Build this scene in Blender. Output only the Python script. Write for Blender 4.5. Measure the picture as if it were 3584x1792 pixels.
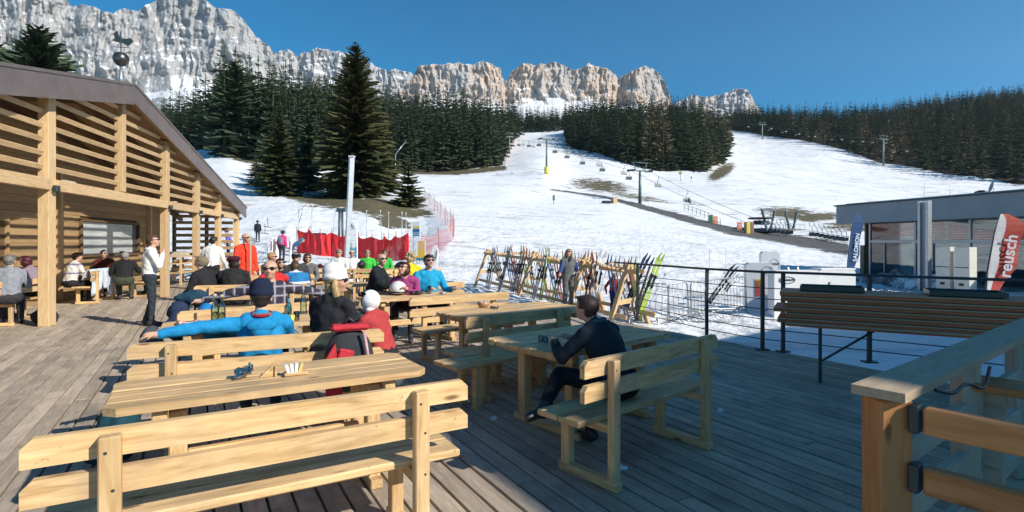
import bpy, bmesh, math, random
import numpy as np
from mathutils import Vector, Matrix, noise as mnoise
rad = math.radians
for _o in list(bpy.data.objects): bpy.data.objects.remove(_o)
SC = bpy.context.scene
COL = SC.collection
EYE, FPX, CX, HY = 1.6, 1909.0, 1792.0, 848.0     # eye height and the lens, measured in the photograph

# ---------------------------------------------------------------- camera, sky, sun, exposure
cam_d = bpy.data.cameras.new('camera'); cam_d.sensor_width = 36.0
cam_d.lens = 36.0*FPX/3584.0; cam_d.shift_y = -(896.0-HY)/3584.0
cam_d.clip_start = 0.05; cam_d.clip_end = 20000
cam = bpy.data.objects.new('camera', cam_d); COL.objects.link(cam)
cam.location = (0, 0, EYE); cam.rotation_euler = (rad(90), 0, 0)
SC.camera = cam
SUN_DIR = Vector((.87, -.5, 0)).normalized()*math.cos(rad(33)) + Vector((0, 0, math.sin(rad(33))))
world = bpy.data.worlds.new('World'); SC.world = world; world.use_nodes = True
wn = world.node_tree.nodes; wl = world.node_tree.links; wn.clear()
sky = wn.new('ShaderNodeTexSky'); sky.sky_type = 'NISHITA'; sky.sun_disc = False
sky.sun_elevation = rad(33); sky.sun_rotation = math.atan2(SUN_DIR.x, SUN_DIR.y)
sky.altitude = 1800; sky.air_density = 1.0; sky.dust_density = 0.3; sky.ozone_density = 4.0
hsv = wn.new('ShaderNodeHueSaturation'); hsv.inputs['Hue'].default_value = .487; hsv.inputs['Saturation'].default_value = 1.78; hsv.inputs['Value'].default_value = 1.0
bgn = wn.new('ShaderNodeBackground'); bgn.inputs['Strength'].default_value = 0.1
wo = wn.new('ShaderNodeOutputWorld')
wl.new(sky.outputs[0], hsv.inputs['Color']); wl.new(hsv.outputs[0], bgn.inputs['Color']); wl.new(bgn.outputs[0], wo.inputs['Surface'])
sun_d = bpy.data.lights.new('sun', 'SUN'); sun_d.energy = 4.6; sun_d.angle = rad(0.55); sun_d.color = (1.0, .93, .82)
sun = bpy.data.objects.new('sun', sun_d); COL.objects.link(sun)
sun.rotation_euler = SUN_DIR.to_track_quat('Z', 'Y').to_euler(); sun.location = (20, -20, 30)
SC.view_settings.view_transform = 'Standard'; SC.view_settings.look = 'None'
SC.view_settings.exposure = 0.42; SC.view_settings.gamma = 1.0; SC.view_settings.use_curve_mapping = False
SC.render.engine = 'CYCLES'; SC.cycles.max_bounces = 6; SC.cycles.transparent_max_bounces = 24

# ---------------------------------------------------------------- helpers
def at(x, y, h=0.0):
    """the point of the horizontal plane z = h seen at pixel (x, y)"""
    Y = (EYE-h)*FPX/(y-HY); return Vector(((x-CX)/FPX*Y, Y, h))
def deep(x, y, Y):
    return Vector(((x-CX)/FPX*Y, Y, EYE+(HY-y)/FPX*Y))

class MB:
    def __init__(s): s.v = []; s.f = []; s.m = []; s.s = []
    def add(s, vs, fs, m=0, smooth=False):
        b = len(s.v); s.v += [tuple(p) for p in vs]
        for f in fs: s.f.append([b+i for i in f]); s.m.append(m); s.s.append(smooth)
        return s
    def box(s, c, size, rot=None, m=0, bev=0.0):
        hx, hy, hz = size[0]/2, size[1]/2, size[2]/2
        R = rot if rot is not None else Matrix.Identity(3); c = Vector(c)
        if bev <= 0:
            vs = [c+R@Vector((x, y, z)) for x in (-hx, hx) for y in (-hy, hy) for z in (-hz, hz)]
            return s.add(vs, [(0,1,3,2),(4,6,7,5),(0,4,5,1),(2,3,7,6),(0,2,6,4),(1,5,7,3)], m)
        b = min(bev, hx*.9, hy*.9, hz*.9); vs = []; idx = {}
        for sx in (-1, 1):
            for sy in (-1, 1):
                for sz in (-1, 1):
                    for a in range(3):
                        p = [sx*(hx-b), sy*(hy-b), sz*(hz-b)]; p[a] = (sx*hx, sy*hy, sz*hz)[a]
                        idx[(sx, sy, sz, a)] = len(vs); vs.append(c+R@Vector(p))
        fs = []
        for a in range(3):
            o = [i for i in range(3) if i != a]
            for sg in (-1, 1):
                q = []
                for (p, r) in ((-1,-1),(1,-1),(1,1),(-1,1)):
                    k = [0,0,0]; k[a] = sg; k[o[0]] = p; k[o[1]] = r; q.append(idx[(k[0],k[1],k[2],a)])
                fs.append(q if (sg > 0) == (a != 1) else q[::-1])
        for a in range(3):            # edge chamfers, edge runs along axis a
            o = [i for i in range(3) if i != a]
            for p in (-1, 1):
                for r in (-1, 1):
                    k0 = [0,0,0]; k0[o[0]] = p; k0[o[1]] = r; k1 = list(k0); k0[a] = -1; k1[a] = 1
                    q = [idx[tuple(k0)+(o[0],)], idx[tuple(k1)+(o[0],)], idx[tuple(k1)+(o[1],)], idx[tuple(k0)+(o[1],)]]
                    fs.append(q if (p*r > 0) != (a != 1) else q[::-1])
        for sx in (-1, 1):
            for sy in (-1, 1):
                for sz in (-1, 1):
                    t = [idx[(sx,sy,sz,0)], idx[(sx,sy,sz,1)], idx[(sx,sy,sz,2)]]
                    fs.append(t if sx*sy*sz > 0 else t[::-1])
        return s.add(vs, fs, m)
    def beam(s, p, q, w, h, m=0, bev=0.0, roll=None):
        p = Vector(p); q = Vector(q); d = q-p; L = d.length
        x = d.normalized(); up = Vector(roll) if roll is not None else (Vector((0,0,1)) if abs(x.z) < .95 else Vector((0,1,0)))
        y = up.cross(x).normalized(); z = x.cross(y)
        return s.box((p+q)/2, (L, w, h), Matrix((x, y, z)).transposed(), m, bev)
    def tube(s, pts, r, n=8, m=0, cap=True, smooth=True):
        pts = [Vector(p) for p in pts]; k = len(pts)
        rs = r if isinstance(r, (list, tuple)) else [r]*k
        vs = []; prev = None
        for i, p in enumerate(pts):
            t = (pts[min(i+1, k-1)]-pts[max(i-1, 0)]).normalized()
            if prev is None:
                a = Vector((0,0,1)) if abs(t.z) < .9 else Vector((1,0,0)); prev = a.cross(t).normalized()
            else:
                prev = (prev-t*prev.dot(t)).normalized()
            b = t.cross(prev)
            for j in range(n):
                an = 2*math.pi*j/n; vs.append(p+(prev*math.cos(an)+b*math.sin(an))*rs[i])
        fs = []
        for i in range(k-1):
            for j in range(n):
                j2 = (j+1) % n; fs.append((i*n+j, i*n+j2, (i+1)*n+j2, (i+1)*n+j))
        s.add(vs, fs, m, smooth)
        if cap:
            b = len(s.v)-len(vs)
            s.f.append([b+j for j in range(n)][::-1]); s.m.append(m); s.s.append(False)
            s.f.append([b+(k-1)*n+j for j in range(n)]); s.m.append(m); s.s.append(False)
        return s
    def lathe(s, prof, n=12, c=(0,0,0), m=0, smooth=True):
        vs = []; c = Vector(c)
        for r, z in prof:
            for j in range(n):
                a = 2*math.pi*j/n; vs.append(c+Vector((r*math.cos(a), r*math.sin(a), z)))
        fs = []
        for i in range(len(prof)-1):
            for j in range(n):
                j2 = (j+1) % n; fs.append((i*n+j, i*n+j2, (i+1)*n+j2, (i+1)*n+j))
        fs.append(tuple(range(n))[::-1]); fs.append(tuple((len(prof)-1)*n+j for j in range(n)))
        return s.add(vs, fs, m, smooth)
    def ball(s, c, r, n=12, k=8, m=0, rot=None, zmin=-1.0, flt=None):
        r = r if isinstance(r, (list, tuple)) else (r, r, r); R = rot if rot is not None else Matrix.Identity(3); c = Vector(c)
        vs = []; fs = []
        for i in range(k+1):
            z = 1-(1-zmin)*(1-math.cos(math.pi*i/k))/2 if zmin > -1 else math.cos(math.pi*i/k)
            q = math.sqrt(max(0, 1-z*z))
            for j in range(n):
                a = 2*math.pi*j/n; vs.append(Vector((q*math.cos(a), q*math.sin(a), z)))
        for i in range(k):
            for j in range(n):
                j2 = (j+1) % n; f = (i*n+j, (i+1)*n+j, (i+1)*n+j2, i*n+j2)
                if flt is None or flt(sum((vs[t] for t in f), Vector())/4): fs.append(f)
        return s.add([c+R@Vector((p.x*r[0], p.y*r[1], p.z*r[2])) for p in vs], fs, m, True)
    def prism(s, poly, y0, y1, m=0, M=None):
        n = len(poly); M = M or Matrix.Identity(4)
        vs = [M@Vector((x, y0, z)) for x, z in poly]+[M@Vector((x, y1, z)) for x, z in poly]
        fs = [tuple(range(n)), tuple(range(2*n-1, n-1, -1))]+[(i, i+n, (i+1) % n+n, (i+1) % n) for i in range(n)]
        return s.add(vs, fs, m)
    def mesh(s, name, mats):
        me = bpy.data.meshes.new(name); me.from_pydata(s.v, [], s.f)
        me.polygons.foreach_set('material_index', s.m); me.polygons.foreach_set('use_smooth', s.s)
        for mt in (mats if isinstance(mats, (list, tuple)) else [mats]): me.materials.append(mt)
        me.update(); return me
    def build(s, name, mats, parent=None, loc=None, rot=None):
        return obj(name, s.mesh(name, mats), parent, loc, rot)

def obj(name, me, parent=None, loc=None, rot=None):
    o = bpy.data.objects.new(name, me); COL.objects.link(o)
    if parent is not None: o.parent = parent
    if loc is not None: o.location = loc
    if rot is not None: o.rotation_euler = rot
    return o
def tag(o, label=None, cat=None, group=None, kind=None):
    if label: o['label'] = label
    if cat: o['category'] = cat
    if group: o['group'] = group
    if kind: o['kind'] = kind
    return o
def thing(name, label, cat, loc=(0,0,0), rz=0.0, group=None):
    o = bpy.data.objects.new(name, None); COL.objects.link(o); o.empty_display_size = .2
    o.location = loc; o.rotation_euler = (0, 0, rz); return tag(o, label, cat, group)
def struct(o, label=None): return tag(o, label, None, None, 'structure')
def copy_tree(o, parent=None):
    c = o.copy(); COL.objects.link(c)
    if parent is not None: c.parent = parent
    for ch in list(o.children): copy_tree(ch, c)
    return c

# ---------------------------------------------------------------- materials
class NT:
    def __init__(s, name):
        s.mat = bpy.data.materials.new(name); s.mat.use_nodes = True
        s.t = s.mat.node_tree; s.n = s.t.nodes; s.l = s.t.links
        s.b = s.n['Principled BSDF']; s.o = s.n['Material Output']
    def new(s, typ, **kw):
        n = s.n.new('ShaderNode'+typ)
        for k, v in kw.items():
            if hasattr(n, k): setattr(n, k, v)
            else: n.inputs[k].default_value = v
        return n
    def link(s, a, b): s.l.new(a, b)
    def coords(s, kind='Object', scale=(1,1,1), rnd=0.0):
        tc = s.new('TexCoord'); mp = s.new('Mapping'); mp.inputs['Scale'].default_value = scale
        s.link(tc.outputs[kind], mp.inputs['Vector'])
        if rnd:
            oi = s.new('ObjectInfo'); mu = s.new('Math', operation='MULTIPLY'); mu.inputs[1].default_value = rnd
            s.link(oi.outputs['Random'], mu.inputs[0]); s.link(mu.outputs[0], mp.inputs['Location'])
        return mp.outputs[0]
    def noise(s, vec, scale, detail=4, rough=.55, dist=0.0):
        n = s.new('TexNoise'); n.inputs['Scale'].default_value = scale; n.inputs['Detail'].default_value = detail
        n.inputs['Roughness'].default_value = rough; n.inputs['Distortion'].default_value = dist
        if vec is not None: s.link(vec, n.inputs['Vector'])
        return n.outputs['Fac']
    def ramp(s, fac, stops, interp='LINEAR'):
        r = s.new('ValToRGB'); e = r.color_ramp.elements; r.color_ramp.interpolation = interp
        while len(e) < len(stops): e.new(.5)
        for i, (p, c) in enumerate(stops):
            e[i].position = p; e[i].color = (c, c, c, 1) if not hasattr(c, '__len__') else tuple(c)+(1,)
        s.link(fac, r.inputs[0]); return r.outputs[0]
    def mix(s, fac, a, b, mode='MIX'):
        m = s.new('MixRGB', blend_type=mode)
        for i, v in ((0, fac), (1, a), (2, b)):
            if hasattr(v, 'node'): s.link(v, m.inputs[i])
            elif hasattr(v, '__len__'): m.inputs[i].default_value = tuple(v)+(1,)
            else: m.inputs[i].default_value = v
        return m.outputs[0]
    def math(s, op, a, b=0.0, clamp=False):
        m = s.new('Math', operation=op); m.use_clamp = clamp
        for i, v in ((0, a), (1, b)):
            if hasattr(v, 'node'): s.link(v, m.inputs[i])
            else: m.inputs[i].default_value = v
        return m.outputs[0]
    def bump(s, h, strength=.3, dist=.02):
        b = s.new('Bump'); b.inputs['Strength'].default_value = strength; b.inputs['Distance'].default_value = dist
        s.link(h, b.inputs['Height']); s.link(b.outputs[0], s.b.inputs['Normal'])
    def col(s, c):
        if hasattr(c, 'node'): s.link(c, s.b.inputs['Base Color'])
        else: s.b.inputs['Base Color'].default_value = tuple(c)+(1,)
    def set(s, **kw):
        for k, v in kw.items(): s.b.inputs[k.replace('_', ' ')].default_value = v

def wood(name, light, dark, knot=.5, rough=.6, bump=.25, spread=.16, grain=1.0, spec=.3, stain=0.0):
    n = NT(name); v = n.coords('Object', (1.1*grain, 11*grain, 11*grain), 53.0)
    g = n.noise(v, 3.0, 6, .6, .9)
    c = n.ramp(g, [(.3, dark), (.5, tuple((a*.6+b*.4) for a, b in zip(light, dark))), (.68, light)])
    v2 = n.coords('Object', (1.0, 3.2, 3.2), 31.0)
    vo = n.new('TexVoronoi'); vo.inputs['Scale'].default_value = 2.2; n.link(v2, vo.inputs['Vector'])
    k = n.ramp(vo.outputs['Distance'], [(.05, 1.0), (.13, 0.0)])
    c = n.mix(n.math('MULTIPLY', k, knot), c, tuple(a*.45 for a in dark))
    if stain:
        w = n.noise(n.coords('Object', (1,1,1), 17.0), 1.7, 5, .65)
        c = n.mix(n.ramp(w, [(.48, 0.0), (.72, stain)]), c, (.16, .15, .14))
        sp = n.noise(n.coords('Object', (1,1,1), 7.0), 26, 2, .5)
        c = n.mix(n.ramp(sp, [(.70, 0.0), (.76, stain)]), c, (.05, .045, .04))
    oi = n.new('ObjectInfo'); hs = n.new('HueSaturation')
    val = n.math('ADD', n.math('MULTIPLY', oi.outputs['Random'], spread*2), 1-spread)
    n.link(val, hs.inputs['Value']); n.link(c, hs.inputs['Color']); n.col(hs.outputs[0])
    n.bump(g, bump, .006); n.set(Roughness=rough, Specular_IOR_Level=spec); return n.mat
def plain(name, c, rough=.5, metal=0.0, var=.06, scale=8, bump=0.0, spec=.5):
    n = NT(name); g = n.noise(n.coords('Object', (1,1,1), 11.0), scale, 4)
    n.col(n.mix(n.ramp(g, [(.3, 0.0), (.7, 1.0)]), tuple(x*(1-var*1.6) for x in c), tuple(min(1, x*(1+var)) for x in c)))
    n.set(Roughness=rough, Metallic=metal, Specular_IOR_Level=spec)
    if bump: n.bump(g, bump, .01)
    return n.mat
_cloth = {}
def cloth(c, rough=.85, bump=.5):
    key = (tuple(c), rough)
    if key in _cloth: return _cloth[key]
    n = NT('cloth'); g = n.noise(n.coords('Object', (1,1,1), 9.0), 17, 4, .6, .8); h = n.noise(n.coords('Object'), 220, 2)
    n.col(n.mix(n.ramp(g, [(.3, 0.0), (.7, 1.0)]), tuple(x*.8 for x in c), tuple(min(.95, x*1.12) for x in c)))
    n.set(Roughness=rough, Specular_IOR_Level=.25); n.bump(n.math('ADD', g, n.math('MULTIPLY', h, .12)), bump, .02)
    _cloth[key] = n.mat; return n.mat
_paint = {}
def paint(c, rough=.4, metal=0.0):
    key = (tuple(c), rough, metal)
    if key not in _paint: _paint[key] = plain('paint', c, rough, metal)
    return _paint[key]
def glass(name, tint=(.8, .9, .9), rough=.02, alpha=.35):
    n = NT(name); g = n.new('BsdfGlossy', Roughness=rough); t = n.new('BsdfTransparent')
    t.inputs[0].default_value = tuple(tint)+(1,); fr = n.new('Fresnel', IOR=1.5); mx = n.new('MixShader')
    n.link(n.math('ADD', fr.outputs[0], alpha*.25, True), mx.inputs[0]); n.link(t.outputs[0], mx.inputs[1]); n.link(g.outputs[0], mx.inputs[2])
    n.link(mx.outputs[0], n.o.inputs['Surface']); return n.mat

M_PINE = wood('pine', (.72, .50, .26), (.42, .25, .105), 1.0, .55, .35, .16, .8, .3, .38)
M_DECK = wood('deck_wood', (.51, .425, .33), (.33, .26, .195), .25, .75, .7, .17, .8, .25, .75)
M_LARCH = wood('larch', (.66, .475, .265), (.46, .30, .145), .5, .6, .25, .12)
M_HUTWALL = wood('hut_wall_wood', (.44, .295, .15), (.29, .18, .085), .35, .65, .3, .12)
M_DARKWOOD = wood('dark_wood', (.17, .105, .055), (.10, .06, .032), .3, .7, .3, .12)
M_RAILWOOD = wood('railing_wood', (.62, .29, .11), (.40, .155, .05), .8, .6, .3, .14, .6)
M_GREYWOOD = wood('grey_wood', (.50, .44, .34), (.36, .31, .24), .3, .7, .3, .1)
M_STACK = wood('tabletop_wood', (.60, .17, .07), (.44, .11, .045), .1, .5, .1, .1)
M_STRIP = wood('edge_strip_wood', (.56, .40, .26), (.44, .30, .19), .1, .5, .1, .08)
M_CAP = wood('cap_rail_wood', (.50, .39, .27), (.36, .27, .18), .4, .7, .3, .1)
M_COPPER = plain('sheet_metal_roof', (.25, .20, .185), .42, .55, .12, 2.5)
M_STEEL = plain('galvanised_steel', (.42, .44, .45), .42, .75, .12, 12)
M_DKSTEEL = plain('dark_steel', (.05, .07, .075), .5, .5, .1, 10)
M_WHITE = plain('white_paint', (.78, .78, .77), .45, 0, .03)
M_BLACK = plain('black_plastic', (.02, .02, .022), .45, 0, .05)
M_GLASS = glass('window_glass')
M_BOTTLE = glass('bottle_glass', (.75, .92, .82), .03, .5)
# ---------------------------------------------------------------- terrain
def _hash(ix, iy, seed): 
    h = (ix*374761393+iy*668265263+seed*974634777) & 0x7fffffff
    h = ((h ^ (h >> 13))*1274126177) & 0x7fffffff
    return ((h ^ (h >> 16)) & 0xffff)/65535.0
def vnoise(x, y, seed=0):
    ix = np.floor(x).astype(np.int64); iy = np.floor(y).astype(np.int64); fx = x-ix; fy = y-iy
    fx = fx*fx*fx*(fx*(fx*6-15)+10); fy = fy*fy*fy*(fy*(fy*6-15)+10)
    a = _hash(ix, iy, seed); b = _hash(ix+1, iy, seed); c = _hash(ix, iy+1, seed); d = _hash(ix+1, iy+1, seed)
    return (a*(1-fx)+b*fx)*(1-fy)+(c*(1-fx)+d*fx)*fy
def fbm(x, y, oct=5, seed=0, gain=.5, lac=2.03):
    r = 0; a = 1; t = 0
    for o in range(oct): r = r+a*vnoise(x, y, seed+o*7); t += a; a *= gain; x = x*lac+3.1; y = y*lac+1.7
    return r/t
def ridged(x, y, oct=5, seed=0, gain=.55, lac=2.1):
    r = 0; a = 1; t = 0
    for o in range(oct): r = r+a*(1-np.abs(2*vnoise(x, y, seed+o*5)-1)); t += a; a *= gain; x = x*lac+5.2; y = y*lac+2.9
    return r/t

TER = {  # pixel column of the photograph: (distance, pixel row) on the ground
 -1500: [(12,1100),(40,868),(100,700),(200,600),(400,500),(700,420)],
 0:    [(12,1120),(40,880),(70,770),(120,640),(250,560),(400,500),(700,420)],
 600:  [(12,1140),(30,930),(50,850),(75,735),(120,610),(150,560),(300,525),(450,480),(700,420)],
 800:  [(12,1140),(25,960),(34,900),(46,846),(62,770),(75,700),(90,668),(120,598),(148,545),(250,505),(400,430),(700,420)],
 1000: [(12,1140),(28,930),(42,875),(55,790),(72,702),(90,678),(120,630),(160,572),(250,500),(400,405),(700,400)],
 1150: [(12,1140),(28,925),(42,890),(55,800),(72,706),(87,690),(120,640),(170,590),(225,570),(400,400),(700,400)],
 1300: [(12,1140),(28,930),(42,910),(52,815),(70,716),(87,690),(120,645),(190,595),(225,588),(420,425),(700,420)],
 1420: [(14,1095),(30,930),(42,900),(60,800),(80,723),(120,660),(170,615),(225,597),(440,440),(700,420)],
 1560: [(15,1075),(22,1000),(32,910),(60,790),(100,700),(160,630),(225,602),(440,442),(700,425)],
 1750: [(15,1075),(22,1002),(32,930),(60,805),(100,712),(160,630),(225,588),(290,545),(430,478),(520,468),(700,430)],
 1900: [(15,1080),(22,1005),(32,938),(60,815),(100,722),(127,690),(175,605),(290,522),(430,480),(520,468),(700,430)],
 2000: [(15,1090),(22,1010),(32,945),(60,822),(100,727),(127,694),(180,640),(240,580),(320,526),(450,472),(700,430)],
 2127: [(14,1105),(22,1015),(32,950),(60,832),(100,733),(127,702),(180,643),(270,552),(450,440),(700,430)],
 2298: [(13,1120),(22,1022),(32,958),(60,845),(100,757),(127,716),(180,660),(250,603),(450,445),(700,430)],
 2469: [(12,1145),(22,1030),(32,965),(60,858),(85,805),(100,775),(150,700),(250,607),(450,450),(700,430)],
 2533: [(12,1150),(22,1032),(32,968),(60,862),(88,808),(110,770),(150,698),(250,600),(290,573),(600,458),(800,430)],
 2680: [(12,1155),(22,1040),(32,975),(60,870),(88,825),(110,775),(150,700),(250,612),(330,560),(500,478),(700,412)],
 2880: [(12,1160),(22,1045),(32,985),(60,890),(80,848),(110,780),(150,712),(250,628),(400,508),(600,428)],
 3078: [(12,1165),(22,1050),(32,990),(60,900),(85,840),(150,735),(250,632),(320,576),(650,418)],
 3292: [(12,1170),(22,1055),(32,1000),(60,900),(85,835),(150,735),(220,662),(270,618),(680,385)],
 3543: [(12,1180),(22,1060),(32,1005),(60,900),(85,830),(150,725),(230,655),(700,352)],
 4300: [(12,1180),(22,1060),(32,1005),(60,890),(100,790),(200,670),(700,300)],
 5600: [(12,1180),(22,1060),(32,1005),(60,880),(100,780),(200,650),(700,280)],
}
_tk = sorted(TER); _tu = np.array([(x-CX)/FPX for x in _tk])
YR = np.concatenate([[-120,-50,-15,0,6,9], np.arange(11, 60, .42), 60*1.0125**np.arange(0, 205), [800,950,1200,2000,4000,9000]])
UU = np.concatenate([np.linspace(-1.9,-1.0,40)[:-1], np.linspace(-1.0,1.0,600), np.linspace(1.0,1.95,40)[1:]])
_z = np.zeros((len(_tk), len(YR)))
for i, k in enumerate(_tk):
    Ys = np.array([p[0] for p in TER[k]], float); Zs = np.array([EYE+(HY-p[1])/FPX*p[0] for p in TER[k]])
    _z[i] = np.interp(YR, Ys, Zs)
    far = YR > Ys[-1]; _z[i][far] = Zs[-1]-(YR[far]-Ys[-1])*.12
_z = np.maximum(_z, -60)
ZG = np.stack([np.interp(UU, _tu, _z[:, j]) for j in range(len(YR))], 0)     # rows Y, columns u
for _ in range(14): ZG[8:-6, 30:-30] = (ZG[8:-6, 30:-30]*2+ZG[8:-6, 29:-31]+ZG[8:-6, 31:-29])/4
for _ in range(40): ZG[200:-6, 40:-40] = (ZG[200:-6, 40:-40]*2+ZG[200:-6, 39:-41]+ZG[200:-6, 41:-39])/4
for _ in range(3):                                                         # take the creases out
    ZG[3:-6, 1:-1] = (ZG[3:-6, 1:-1]*2+ZG[3:-6, :-2]+ZG[3:-6, 2:])/4
    ZG[3:-6] = (ZG[3:-6]*2+ZG[2:-7]+ZG[4:-5])/4
UX = np.maximum(YR, 20)[:, None]*UU[None, :]; UY = np.repeat(YR[:, None], len(UU), 1)
_c = UX*.866+UY*.5; _t = -UX*.5+UY*.866
ZG = np.where(((UY < 14)|((_c < 7.8)&(_t < 28)&((_t < 22.5)|(_c < 2.2)))), np.minimum(ZG, -.34-.02*np.maximum(UX, 0)), ZG)
near = np.clip((UY-8)/6, 0, 1)*np.clip(1-(UY-30)/120, .25, 1)
ZG += near*((fbm(UX*.55, UY*.55, 4, 3)-.5)*.26+(fbm(UX*2.3, UY*2.3, 3, 9)-.5)*.17)
ZG += np.clip((UY-35)/40, 0, 1)*(fbm(UX*.06, UY*.06, 4, 21)-.5)*1.2*np.clip(UY/200, .3, 1)
# bank of shovelled snow along the deck's far side
def gz(X, Y):
    u = X/max(Y, 20.0); j = int(np.searchsorted(YR, Y))-1; j = max(0, min(j, len(YR)-2))
    i = int(np.searchsorted(UU, u))-1; i = max(0, min(i, len(UU)-2))
    a = (Y-YR[j])/(YR[j+1]-YR[j]); b = (u-UU[i])/(UU[i+1]-UU[i])
    return float((ZG[j,i]*(1-b)+ZG[j,i+1]*b)*(1-a)+(ZG[j+1,i]*(1-b)+ZG[j+1,i+1]*b)*a)
def onground(x, Y, dz=0.0):
    X = (x-CX)/FPX*Y; return Vector((X, Y, gz(X, Y)+dz))
PXc = CX+FPX*UX/np.maximum(UY, 1); PYc = HY-FPX*(ZG-EYE)/np.maximum(UY, 1)
def band(pts, wid):       # soft distance to a polyline in picture rows, turned into 0..1
    xs = [p[0] for p in pts]; yc = np.interp(PXc, xs, [p[1] for p in pts]); w = np.interp(PXc, xs, wid)
    v = np.clip(1.5-np.abs(PYc-yc)/w, 0, 1); return v*np.clip((PXc-xs[0])/25+1, 0, 1)*np.clip((xs[-1]-PXc)/25+1, 0, 1)
def blob(cx, cy, rx, ry, sl=0.0):
    d = np.sqrt(((PXc-cx)/rx)**2+((PYc-cy-(PXc-cx)*sl)/ry)**2); return np.clip(1.5-d, 0, 1)
ok = (UY > 20).astype(float)
bare = np.maximum.reduce([blob(2100,650,120,26,.12)*.72, blob(2230,690,120,12,.16)*.62, blob(1170,700,130,26,.05), blob(1340,728,150,34,.12), blob(1375,775,70,28,.1)*.9,
    blob(1450,745,70,16,.0)*.8, band([(1450,602),(1600,604),(1760,588)], [8,9,9]), blob(2525,602,45,22,-.5), blob(2760,748,110,26,.08)*.75, blob(2860,760,100,18,-.05)*.8, blob(2700,735,60,8,.05)*.7,
    blob(860,560,60,10,.1)*.8, blob(1120,630,50,10)*.7, blob(2440,715,60,7,.15)*.5, blob(1040,690,50,12,.1)*.8, blob(2990,790,120,25,.0)*.7])*ok
dark = band([(1935,664),(2120,690),(2240,722),(2400,765),(2560,808),(2760,836),(2960,872)], [2.5,4.5,9,12,15,19,22])*ok
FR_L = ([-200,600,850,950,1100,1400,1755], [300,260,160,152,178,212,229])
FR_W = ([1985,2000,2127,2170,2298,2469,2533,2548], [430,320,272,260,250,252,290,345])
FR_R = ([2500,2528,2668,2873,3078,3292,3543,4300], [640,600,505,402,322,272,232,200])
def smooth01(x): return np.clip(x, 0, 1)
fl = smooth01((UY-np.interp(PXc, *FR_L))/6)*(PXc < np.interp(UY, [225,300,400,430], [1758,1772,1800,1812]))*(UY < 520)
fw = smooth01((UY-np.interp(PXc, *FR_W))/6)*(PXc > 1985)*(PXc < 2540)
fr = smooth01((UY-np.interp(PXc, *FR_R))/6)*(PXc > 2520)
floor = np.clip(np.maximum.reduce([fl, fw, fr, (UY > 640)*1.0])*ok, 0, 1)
nr, nc = ZG.shape
tm = bpy.data.meshes.new('ground')
tv = np.stack([UX, UY, ZG], -1).reshape(-1, 3)
ii = (np.arange(nr-1)[:, None]*nc+np.arange(nc-1)[None, :]).reshape(-1)
tf = np.stack([ii, ii+1, ii+nc+1, ii+nc], -1)
def np_mesh(me, v, f):
    n = f.shape[1]
    me.vertices.add(len(v)); me.vertices.foreach_set('co', np.ascontiguousarray(v, np.float32).ravel())
    me.loops.add(f.size); me.loops.foreach_set('vertex_index', np.ascontiguousarray(f, np.int32).ravel())
    me.polygons.add(len(f)); me.polygons.foreach_set('loop_start', np.arange(len(f), dtype=np.int32)*n)
    try: me.polygons.foreach_set('loop_total', np.full(len(f), n, np.int32))
    except Exception: pass
    me.update(calc_edges=True); me.validate()
np_mesh(tm, tv, tf)
tm.polygons.foreach_set('use_smooth', np.ones(len(tf), bool))
ca = tm.color_attributes.new('cover', 'FLOAT_COLOR', 'POINT')
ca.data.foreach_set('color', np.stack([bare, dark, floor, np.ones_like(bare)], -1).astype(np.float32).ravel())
n = NT('snow_ground')
at_ = n.new('Attribute', attribute_name='cover'); sep = n.new('SeparateColor'); n.link(at_.outputs['Color'], sep.inputs[0])
P = n.coords('Object')
big = n.noise(P, .9, 8, .62); fine = n.noise(P, 5.5, 4, .6); lrg = n.noise(P, .12, 4)
st = n.noise(n.coords('Object', (.35, 1.5, .4)), .35, 7, .68)
snow = n.mix(n.ramp(lrg, [(.35, 0.0), (.65, 1.0)]), (.74, .765, .80), (.84, .85, .86))
flk = n.math('MULTIPLY', n.ramp(st, [(.55, 0.0), (.63, 1.0)]), n.ramp(n.noise(P, .035, 2), [(.36, .1), (.56, .9)]))
snow = n.mix(flk, snow, (.36, .345, .33))
earth = n.ramp(n.noise(P, 1.3, 8, .7), [(.3, (.075, .06, .04)), (.5, (.13, .11, .065)), (.72, (.21, .17, .11))])
earth = n.mix(n.ramp(lrg, [(.4, 0.0), (.65, .5)]), earth, (.095, .10, .045))
road = n.ramp(n.noise(P, .8, 6), [(.3, (.085, .085, .085)), (.7, (.15, .145, .14))])
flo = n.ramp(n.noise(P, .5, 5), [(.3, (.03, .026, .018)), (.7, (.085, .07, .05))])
brk = n.math('MULTIPLY', n.math('SUBTRACT', n.noise(n.coords('Object', (.6, .9, .6)), .5, 9, .8), .5), 2.7)
fb = n.ramp(n.math('ADD', sep.outputs[0], brk), [(.47, 0.0), (.56, 1.0)])
fd = n.ramp(n.math('ADD', sep.outputs[1], n.math('MULTIPLY', brk, .9)), [(.5, 0.0), (.58, 1.0)])
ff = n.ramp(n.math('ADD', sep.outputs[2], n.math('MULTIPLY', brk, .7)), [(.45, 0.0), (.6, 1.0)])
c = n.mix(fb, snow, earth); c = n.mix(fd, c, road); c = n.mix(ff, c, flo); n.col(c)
n.set(Roughness=.7, Specular_IOR_Level=.2)
h = n.math('ADD', n.math('ADD', big, n.math('MULTIPLY', st, 2.2)), n.math('MULTIPLY', fine, .25)); n.bump(h, .85, .28)
tm.materials.append(n.mat)
ground = struct(obj('ground', tm))

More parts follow.
